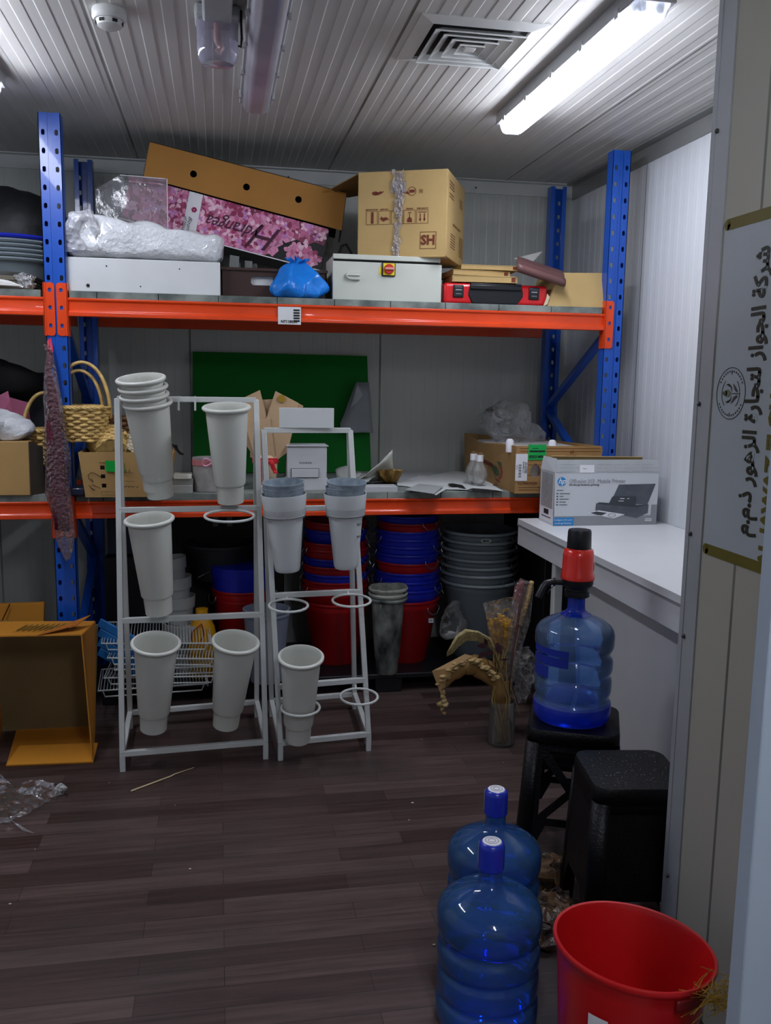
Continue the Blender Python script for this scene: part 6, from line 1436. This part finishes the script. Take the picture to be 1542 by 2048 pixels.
# bottle with hand pump on the black stool
SZ = .475
pc = PZ(1142, 1432, SZ+.002)
t = bottle('blue water bottle with a red and black hand pump, on the black stool', (pc.x, pc.y, SZ+.002), capped=False, full=False)
MB().lathe([(0,.013),(.1,.011),(.1185,.001),(.1275,.012),(.1295,.03),(.1297,.058),(.124,.068)], 72).build('bottle_base', m_botd, t, smooth=True)
MB().lathe([(.052,.357),(.04,.363),(.0300,.373),(.0287,.385),(.0287,.44)], 48).build('bottle_neck', m_botn, t, smooth=True)
MB().tube([(0,0,.02),(.012,-.02,.1),(0,0,.42)], .007, 10).build('dip_tube', mat('clear_tube', '8ab0d8', .3, alpha=.5), t, smooth=True)
MB().lathe([(.04,.418),(.041,.42),(.041,.438),(.037,.44),(.037,.446),(.046,.452),(.052,.462),(.052,.486),(.0,.486)], 48).build('pump_collar', m_tblk, t, smooth=True, auto=50)
MB().lathe([(.052,.476),(.0555,.478),(.0555,.492),(.0525,.497),(.0515,.555),(.047,.575),(.038,.582),(0,.584)], 56).build('pump_body', mat('pump_red', 'd42010', .25, coat=.4), t, smooth=True, auto=50)
MB().lathe([(.039,.578),(.040,.58),(.0385,.635),(.036,.642),(.02,.644),(.015,.641),(0,.641)], 48).build('pump_button', m_tblk, t, smooth=True, auto=50)
b = MB().tube([(-.03,0,.466),(-.09,-.005,.47),(-.112,-.006,.466),(-.122,-.008,.455),(-.14,-.01,.42)], [.012,.0105,.011,.0115,.0115], 16); b.build('pump_spout', m_tblk, t, smooth=True)
MB().ring((0,0,0), .0125, .002, 20, 6, 0, T(-.083,-.004,.469) @ RY(PI/2)).tube([(-.083,-.004,.457),(-.1,-.006,.44),(-.105,-.006,.43)], .0015, 6).build('cable_tie', m_tblk, t)
q = MB(); a0 = R(-38)
n = 8; q.add([(.0535*math.cos(a0+R(4*i)), .0535*math.sin(a0+R(4*i)), z) for z in (.508,.535) for i in range(n)], [(i, i+1, n+i+1, n+i) for i in range(n-1)]); q.build('pump_label', mat('cream_label', 'c8c0a0', .5), t)
b = MB(); n = 14; a0 = R(175)
for (z0, z1) in ((.24,.262),(.205,.235),(.16,.2)): b.add([(.1325*math.cos(a0+R(5*i)), .1325*math.sin(a0+R(5*i)), z) for z in (z0, z1) for i in range(n if z0 > .2 else 8)], [(i, i+1, (n if z0 > .2 else 8)+i+1, (n if z0 > .2 else 8)+i) for i in range((n if z0 > .2 else 8)-1)])
b.build('blue_print', mat('navy_print', '15288c', .4), t)

# ---------------------------------------------------------------- black stools
m_stool = mat('black_stool_plastic', '08090b', .42, var=.2, vs=20, bump=.25, bs=120, spec=.35)
def rsq(w_, r, n=6):
    pts = []
    for (sx, sy, a0) in ((1,1,0),(-1,1,90),(-1,-1,180),(1,-1,270)):
        pts += [(sx*(w_-r)+r*math.cos(R(a0+90*k/n)), sy*(w_-r)+r*math.sin(R(a0+90*k/n))) for k in range(n+1)]
    return pts
def stool(name, label, c, rz, w_, h, nest, wide=1.28, group=None, cut=True if k == 3 else None):
    t = thing(name, label, 'stool', c, rz, group)
    top = rsq(w_, w_*.32); n = len(top)
    b = MB(); lv = [(1-.02, h-.004), (1, h-.01), (1.01, h-.05)]
    vs = [(p[0]*s, p[1]*s, z) for s, z in lv for p in top]
    fs = [(k*n+i, k*n+(i+1) % n, (k+1)*n+(i+1) % n, (k+1)*n+i) for k in range(2) for i in range(n)]+[tuple(range(n))]
    b.add(vs, fs)
    for i in range(5):
        for j in range(5): pass
    b.build('seat', m_stool, t, solid=.003, smooth=True, auto=50)
    zt_, zl = h-.046, 0.0; wt, wl = w_*1.01, w_*wide
    if cut is not None: MB()
    for q in range(4):        # four slanted sides with cut-out triangles
        M = RZ(q*PI/2); o_ = M @ Vector((0, -wl, zl)); yv = (M @ Vector((0, -wt, zt_)))-o_; hh = yv.length
        Mq = frame_on(o_, M.to_3x3() @ Vector((1,0,0)), yv); g = .05
        at_ = lambda x, f: (x*(wl+(wt-wl)*f), hh*f)
        outline = [at_(-.80, 0), at_(-.62, 0), at_(-.45, .2), at_(.45, .2), at_(.62, 0), at_(.80, 0), at_(.74, 1), at_(-.74, 1)]
        holes = [[at_(-.6, .30), at_(-.08, .55), at_(-.6, .86)], [at_(.6, .30), at_(.6, .86), at_(.08, .55)], [at_(-.48, .93), at_(0, .63), at_(.48, .93)], [at_(-.45, .27), at_(.45, .27), at_(0, .49)]] if cut else []
        if cut is not None: MB().holed(outline, holes, .004, Mq).build('side_panel', m_stool, t)
        b = MB(); r = .26
        arc0 = [(-.80-.2*math.sin(R(90*k/5)), -1+.2*(1-math.cos(R(90*k/5)))) for k in range(6)]
        vs = []
        for ww, z in ((wl, zl), (wt, zt_)): vs += [M @ Vector((x*ww, y*ww, z)) for x, y in [(-.7, -1)]+arc0+[(-1, -.7)]]
        b.add(vs, [(k, k+1, 8+k+1, 8+k) for k in range(7)]); b.build('leg', m_stool, t, solid=.004, smooth=True, auto=60)
    return t
sc = Vector((pc.x+.012, pc.y+.0, 0))
for k in range(4):
    stool('plastic_stool', ('black plastic stool touching the floor, lowest of the stack under the pump bottle', 'second black stool from the floor in the stack under the pump bottle', 'third black stool from the floor in the stack under the pump bottle', 'black stool topmost in the stack directly under the pump bottle')[k], (sc.x, sc.y, .0+(k)*.028), R(-24), .148, SZ-.084, k, 1.16, group='black stools stacked under the pump bottle', cut=True if k == 3 else None)
s2 = PZ(1250, 1542, .5)
for k in range(5):
    stool('plastic_stool', ('lowest', 'second lowest', 'middle', 'second highest', 'topmost')[k]+' black stool of the stack beside the partition wall', (1.158, 2.29, .0+k*.026), R(-8), .134, .5-.104, k, 1.14, group='black stools stacked beside the partition wall', cut=False if k == 4 else None)
# solid black sides seen on the near stack
t = thing('black_bin_liner', 'black mesh crate hidden inside the nearer stool stack', 'crate', (1.158, 2.29, 0)) if False else None
rn = random.Random(3)
b = MB()
for k in range(70):
    a = rn.random()*.22-.11; c_ = rn.random()*.22-.11; b.box(a-.002*rn.random(), a+.001, c_-.001, c_+.001, 0, .0008)
o = b.build('dust_specks', mat('pale_dust', '8c9298', .8), None); o.location = (1.158, 2.29, .4985); o.rotation_euler = (0,0,R(-8)); o['kind'] = 'stuff'; tag(o, 'pale dust specks on the seat of the near black stool stack', 'dust')
# crumpled gift wrap on the floor
for k, (px, py, r) in enumerate(((1092, 1765, .07), (1112, 1815, .055), (1092, 1862, .06))):
    b = MB().ball((0,0,r*.8), r, 26, 0, None, (1,.8,.8)); crumple(b, 16, .06, 80+k); crumple(b, 45, .02, 90+k)
    b.v = [Vector((p.x, p.y, max(.002, p.z))) for p in b.v]
    o = b.build('crumpled_wrapper', mat('black_gold_wrapper', '14151c', .3, col2='6a5138', vs=22, bump=.6, bs=40), None, smooth=True, auto=25); p = PZ(px, py, .03); o.location = (p.x, p.y, 0)
    tag(o, ('farthest', 'middle', 'nearest')[k]+' of the crumpled dark wrappers between the bottles and the red bin', 'crumpled wrapper')
# ---------------------------------------------------------------- red bins
m_rb = mat('red_bin_plastic', 'c01418', .32, var=.03, coat=.25)
c = PZ(1268, 1886, .37)
def bin_(label, loc, rot, r, h, grp=None):
    t = thing('red_bin', label, 'bin', loc); t.rotation_euler = rot
    MB().lathe([(0,.006),(r*.72,0),(r*.74,.006),(r*.93,h-.05),(r*.97,h-.02),(r*.985,h-.016),(r*1.0,h-.012),(r*1.012,h-.004),(r,h),(r*.965,h-.001),(r*.94,h-.014),(r*.715,.014),(0,.012)], 72).build('bin_body', m_rb, t, smooth=True, auto=45)
    return t
rx_, ry_ = R(-2), R(5); ax_ = Matrix.Rotation(ry_, 4, 'Y') @ Matrix.Rotation(rx_, 4, 'X') @ Vector((0,0,.34))
lo_ = c-ax_
t = bin_('wide open red bin in the foreground by the partition wall', (lo_.x, lo_.y, lo_.z), (rx_, ry_, 0), .176, .34)
b = MB(); n = 8; a0 = R(214)
b.add([(.159*math.cos(a0+R(2.2*i)), .159*math.sin(a0+R(2.2*i)), z) for z in (.2,.245) for i in range(n)], [(i, i+1, n+i+1, n+i) for i in range(n-1)], 0)
b.v = [Vector((p.x*(1+.76*(p.z-.2)), p.y*(1+.76*(p.z-.2)), p.z)) for p in b.v]
b.build('barcode_sticker', m_wht, t)
a = R(285); MB().box(-.035, .035, -.006, .004, -.012, .012, 0, T(.171*math.cos(a), .171*math.sin(a), .31) @ RZ(a+PI/2)).build('side_handle', mat('dark_red_plastic', '700c10', .4), t, bevel=.004)
b = MB().tube([(-.02,-.03,.016),(.03,-.06,.02),(.07,-.03,.03),(.075,-.01,.055)], .0012, 6); 
tag(b.build('white_string', mat('pale_string', 'c8a090', .6), None), 'pale string curled on the bottom inside the red bin', 'string').location = (lo_.x-.04, lo_.y+.02, .024)
# straw at the corner
rn = random.Random(9); p0 = Vector((1.0, 1.54, .345)); b = MB()
for k in range(60):
    a = rn.random()*2*PI; q = p0+Vector((rn.uniform(-.03,.05), rn.uniform(-.03,.03), rn.uniform(-.03,.02))); l = rn.uniform(.03,.07)
    d_ = Vector((math.cos(a), math.sin(a)*.6, rn.uniform(-.4,.5)))*l; b.tube([q-d_, q+Vector((0,0,.008)), q+d_], .0009, 4)
o = b.build('straw', mat('yellow_straw', 'b8902c', .7), None); o['kind'] = 'stuff'; tag(o, 'tangle of yellow straw at the bottom right beside the red bin', 'straw')

# ---------------------------------------------------------------- dried flowers
fb = PZ(1002, 1486, 0); FX, FY_ = fb.x, fb.y
def at2(px, py, dy=0): return PY(px, py, FY_+dy)
t = thing('flower_vase', 'clear glass vase with wrapped dried flower stems beside the black stools', 'glass vase', (FX, FY_, 0))
MB().lathe([(0,.004),(.058,.002),(.06,.006),(.058,.1),(.056,.2),(.054,.2),(.056,.1),(.056,.01),(0,.008)], 36).build('glass', film('thin_glass', 'a8aca8', .06, .03, 0), t, smooth=True)
m_stem = mat('dry_stem', '9c8450', .7, var=.2, vs=30); m_wheat = mat('golden_wheat', 'b8860e', .65, var=.25, vs=60, bump=.5, bs=120); m_pap = mat('brown_flower_paper', '8c6a38', .6, var=.1, bump=.3, bs=16)
def wrapped(name, label, parts): pass
# stems in the vase
rn = random.Random(5); st = thing('dried_stems', 'bundle of pale dry stems standing in the glass vase', 'dried stems', (FX, FY_, .01))
b = MB()
for k in range(26):
    a = rn.random()*2*PI; r0 = .04*math.sqrt(rn.random()); b.tube([Vector((FX+r0*math.cos(a), FY_+r0*math.sin(a), .012)), at2(1005+rn.uniform(-22,16), 1400, .02*math.sin(a)), at2(1000+rn.uniform(-14,14), 1300, .02*math.sin(a))], .0028, 6)
b.build('stems', m_stem, st, world=True)
# upright wheat bunch in cellophane
t = thing('wheat_bunch', 'golden dried wheat bunch in a clear cone standing in the vase', 'dried flowers', (FX, FY_, .3)); b = MB(); heads = MB()
for k in range(24):
    u = rn.uniform(-1, 1); top = at2(1003+u*27, 1235+abs(u)*8+rn.uniform(-10,12), rn.uniform(-.03,.03)); lo = at2(1006+u*5, 1330, 0); mid = lo.lerp(top, .35)
    b.tube([at2(1006, 1400), lo, mid], .0016, 5)
    L_ = 9; pts = [mid.lerp(top, i/L_) for i in range(L_+1)]
    heads.tube(pts, [.005+.006*abs(math.sin(i*2.2+k)) for i in range(L_+1)], 6)
b.build('stalks', m_wheat, t, world=True); heads.build('wheat_heads', m_wheat, t, world=True)
def cone(pts, nm, mt, yy=0, fl=.5, par=None, sd=0, cr=.01):
    b = MB(); b.tube([at2(x, y, yy) for x, y, r in pts], [r for x, y, r in pts], 18, flat=fl, cap=False); crumple(b, 22, cr, sd); return b.build(nm, mt, par, world=True, smooth=True, auto=25)
m_cello = film('flower_cellophane', 'd8d4d0', .05, .05, 1.0, 30)
cone([(1004,1400,.02),(1006,1340,.026),(1004,1280,.05),(1002,1220,.075),(1000,1203,.082)], 'clear_cone', m_cello, 0, .5, t, 101)
# burgundy bunch and the pale spike
t = thing('burgundy_bunch', 'slim burgundy dried bunch in glossy wrap leaning right in the vase', 'dried flowers', (FX+.03, FY_, .3)); b = MB()
b.tube([at2(1014,1390,.02), at2(1022,1320,.02), at2(1034,1240,.02), at2(1040,1180,.02), at2(1044,1162,.02)], [.008,.016,.022,.024,.012], 12, flat=.6); crumple(b, 30, .008, 103); b.build('burgundy_heads', mat('burgundy_grass', '7a1c2c', .6, var=.25, vs=60), t, world=True, smooth=True, auto=180)
cone([(1012,1400,.012),(1024,1320,.03),(1040,1240,.045),(1048,1175,.045),(1052,1160,.03)], 'clear_wrap', m_cello, .02, .5, t, 104)
t = thing('cream_spike', 'tall cream dried spike leaning against the pump spout', 'dried flowers', (FX+.05, FY_, .3)); b = MB()
b.tube([at2(1018,1400,.01), at2(1030,1300,.01), at2(1040,1250,.01)], .0025, 6); n = 26
b.tube([at2(1040+24*i/n, 1252-90*i/n, .01) for i in range(n+1)], [.008+.0035*(i % 2)+.004*math.sin(PI*i/n) for i in range(n+1)], 10, m=0); b.build('flower_spike', mat('cream_dried_flower', 'b89c6c', .8, var=.2, vs=50, bump=.5, bs=60), t, world=True, smooth=True, auto=180)
# drooping tassel bunch
t = thing('drooping_tassel', 'drooping cream grass tassel bending left over the brown paper', 'dried flowers', (FX-.05, FY_, .3))
for k in range(9):
    o_ = k-4; w = o_*.004
    pts = [(1000-o_*.5,1345),(992,1305+o_*.8),(975-o_,1283+o_*1.5),(955,1272+o_*1.8),(932,1270+o_*2.2),(915,1282+o_*2.2),(903,1300+o_*1.6),(894,1308+o_)]
    b = MB(); b.tube([at2(x, y, w) for x, y in pts], [.002,.003,.005,.007,.0085,.008,.006,.002], 8); crumple(b, 60, .004, 110+k)
    b.build('grass_plume', mat('cream_grass', 'a8986a', .8, var=.2, vs=60, bump=.6, bs=90), t, world=True, smooth=True, auto=180)
t = thing('dark_leaf_sprig', 'sprig of dark burgundy leaves between the tassel and the wheat', 'dried leaves', (FX-.03, FY_, .3)); m_leaf = mat('burgundy_leaf', '3a1620', .5)
b = MB(); b.tube([at2(1003,1345,-.02), at2(990,1310,-.03), at2(975,1292,-.03)], .0015, 5).tube([at2(1003,1345,-.02), at2(978,1330,-.03), at2(972,1305,-.03)], .0015, 5); b.build('sprig_stem', m_leaf, t, world=True)
for (x0_, y0_, x1_, y1_, w_) in ((975,1292,952,1292,.012),(975,1292,968,1276,.01),(972,1303,955,1318,.014),(985,1305,965,1308,.012),(992,1285,1003,1310,.016),(1000,1320,1018,1318,.005),(998,1284,990,1300,.01)):
    p, q = at2(x0_, y0_, -.035), at2(x1_, y1_, -.045); d_ = (q-p); s_ = Vector((-d_.z, 0, d_.x)).normalized()*w_
    MB().add([p, p.lerp(q, .4)+s_, q, p.lerp(q, .5)-s_], [(0,1,2,3)]).build('leaf', m_leaf, t, world=True, solid=.001)
# brown paper wrapped bunch folding over to the left
t = thing('paper_bouquet', 'bent over brown paper bouquet with dry seed heads beside the vase', 'dried bouquet', (FX-.02, FY_, .1))
spine = [(1003,1440),(1000,1400),(992,1365),(975,1342),(950,1330),(925,1332),(900,1350),(882,1372)]
wd = [.03,.034,.048,.058,.06,.055,.045,.03]
b = MB(); M_ = len(spine)
def pap(u, v):
    f = u*(M_-1); i = min(int(f), M_-2); g = f-i
    x = spine[i][0]*(1-g)+spine[i+1][0]*g; y = spine[i][1]*(1-g)+spine[i+1][1]*g; w_ = wd[i]*(1-g)+wd[i+1]*g
    tx, ty = spine[i+1][0]-spine[i][0], spine[i+1][1]-spine[i][1]; l = math.hypot(tx, ty); nx, ny = -ty/l, tx/l
    a = PI*(v*1.25-.12); c = at2(x, y, 0); k = w_
    return c+Vector((nx, 0, -ny))*(k*.75*math.cos(a)*-1)+Vector((0, -k*.55*math.sin(a), 0))
b.grid(pap, 28, 12); crumple(b, 18, .012, 121); b.build('brown_paper', m_pap, t, world=True, smooth=True, auto=30, solid=.001)
b = MB(); b.add([at2(864,1342,-.03), at2(930,1308,-.04), at2(945,1312,-.05), at2(905,1335,-.06), at2(880,1385,-.05)], [(0,1,2,3,4)]); b.build('paper_fold', mat('light_brown_paper', '9c7a4e', .6), t, world=True, solid=.001)
for k in range(60):
    f = rn.random(); i = int(f*4.99)+2; g = rn.random(); i = min(i, M_-2)
    x = spine[i][0]*(1-g)+spine[i+1][0]*g; y = spine[i][1]*(1-g)+spine[i+1][1]*g-6
    o = MB().ball((0,0,0), .009+.005*rn.random(), 8, 0, None, (1.2,.8,.6)); p = at2(x+rn.uniform(-6,8), y+rn.uniform(-6,4), -.035-.02*rn.random()); o.v = [q+p for q in o.v]; o.build('seed_head', mat('dry_seed', 'ab9060', .8, var=.25, vs=40), t, world=True, smooth=True)
for k, (x, y, r) in enumerate(((884,1362,.017),(884,1372,.015),(886,1384,.012),(885,1392,.01),(888,1402,.013),(880,1408,.014),(891,1409,.013),(884,1418,.009),(888,1426,.008),(878,1352,.014),(888,1396,.01))):
    b = MB().ball(at2(x, y, -.03), r, 12); crumple(b, 60, .006, 130+k); b.build('seed_pod', mat('dry_pod', 'a08654', .8, col2='c0a878', vs=40), t, world=True, smooth=True)
cone([(1003,1440,.03),(1004,1400,.034),(1000,1360,.04)], 'brown_sleeve', m_pap, -.0, .6, t, 122, .006)
b = MB().tube([at2(1022,1375,-.03), at2(1040,1428,-.04)], .0014, 5); tag(b.build('loose_stalk', m_stem, None), 'single thin stalk poking right from the dried flower vase', 'stalk')
c = at2(1045, 1340, .08); b = MB().ball((0,0,0), 1, 26, 0, None, (.06,.05,.11)); crumple(b, 12, .07, 140); crumple(b, 34, .03, 141); o = b.build('cellophane_clump', film('floor_cello', 'c8c8c6', .1, .04, 1.0, 22), None, smooth=True, auto=25); o.location = c; tag(o, 'crumpled clear cellophane clump between the dried flowers and the pump bottle', 'cellophane')
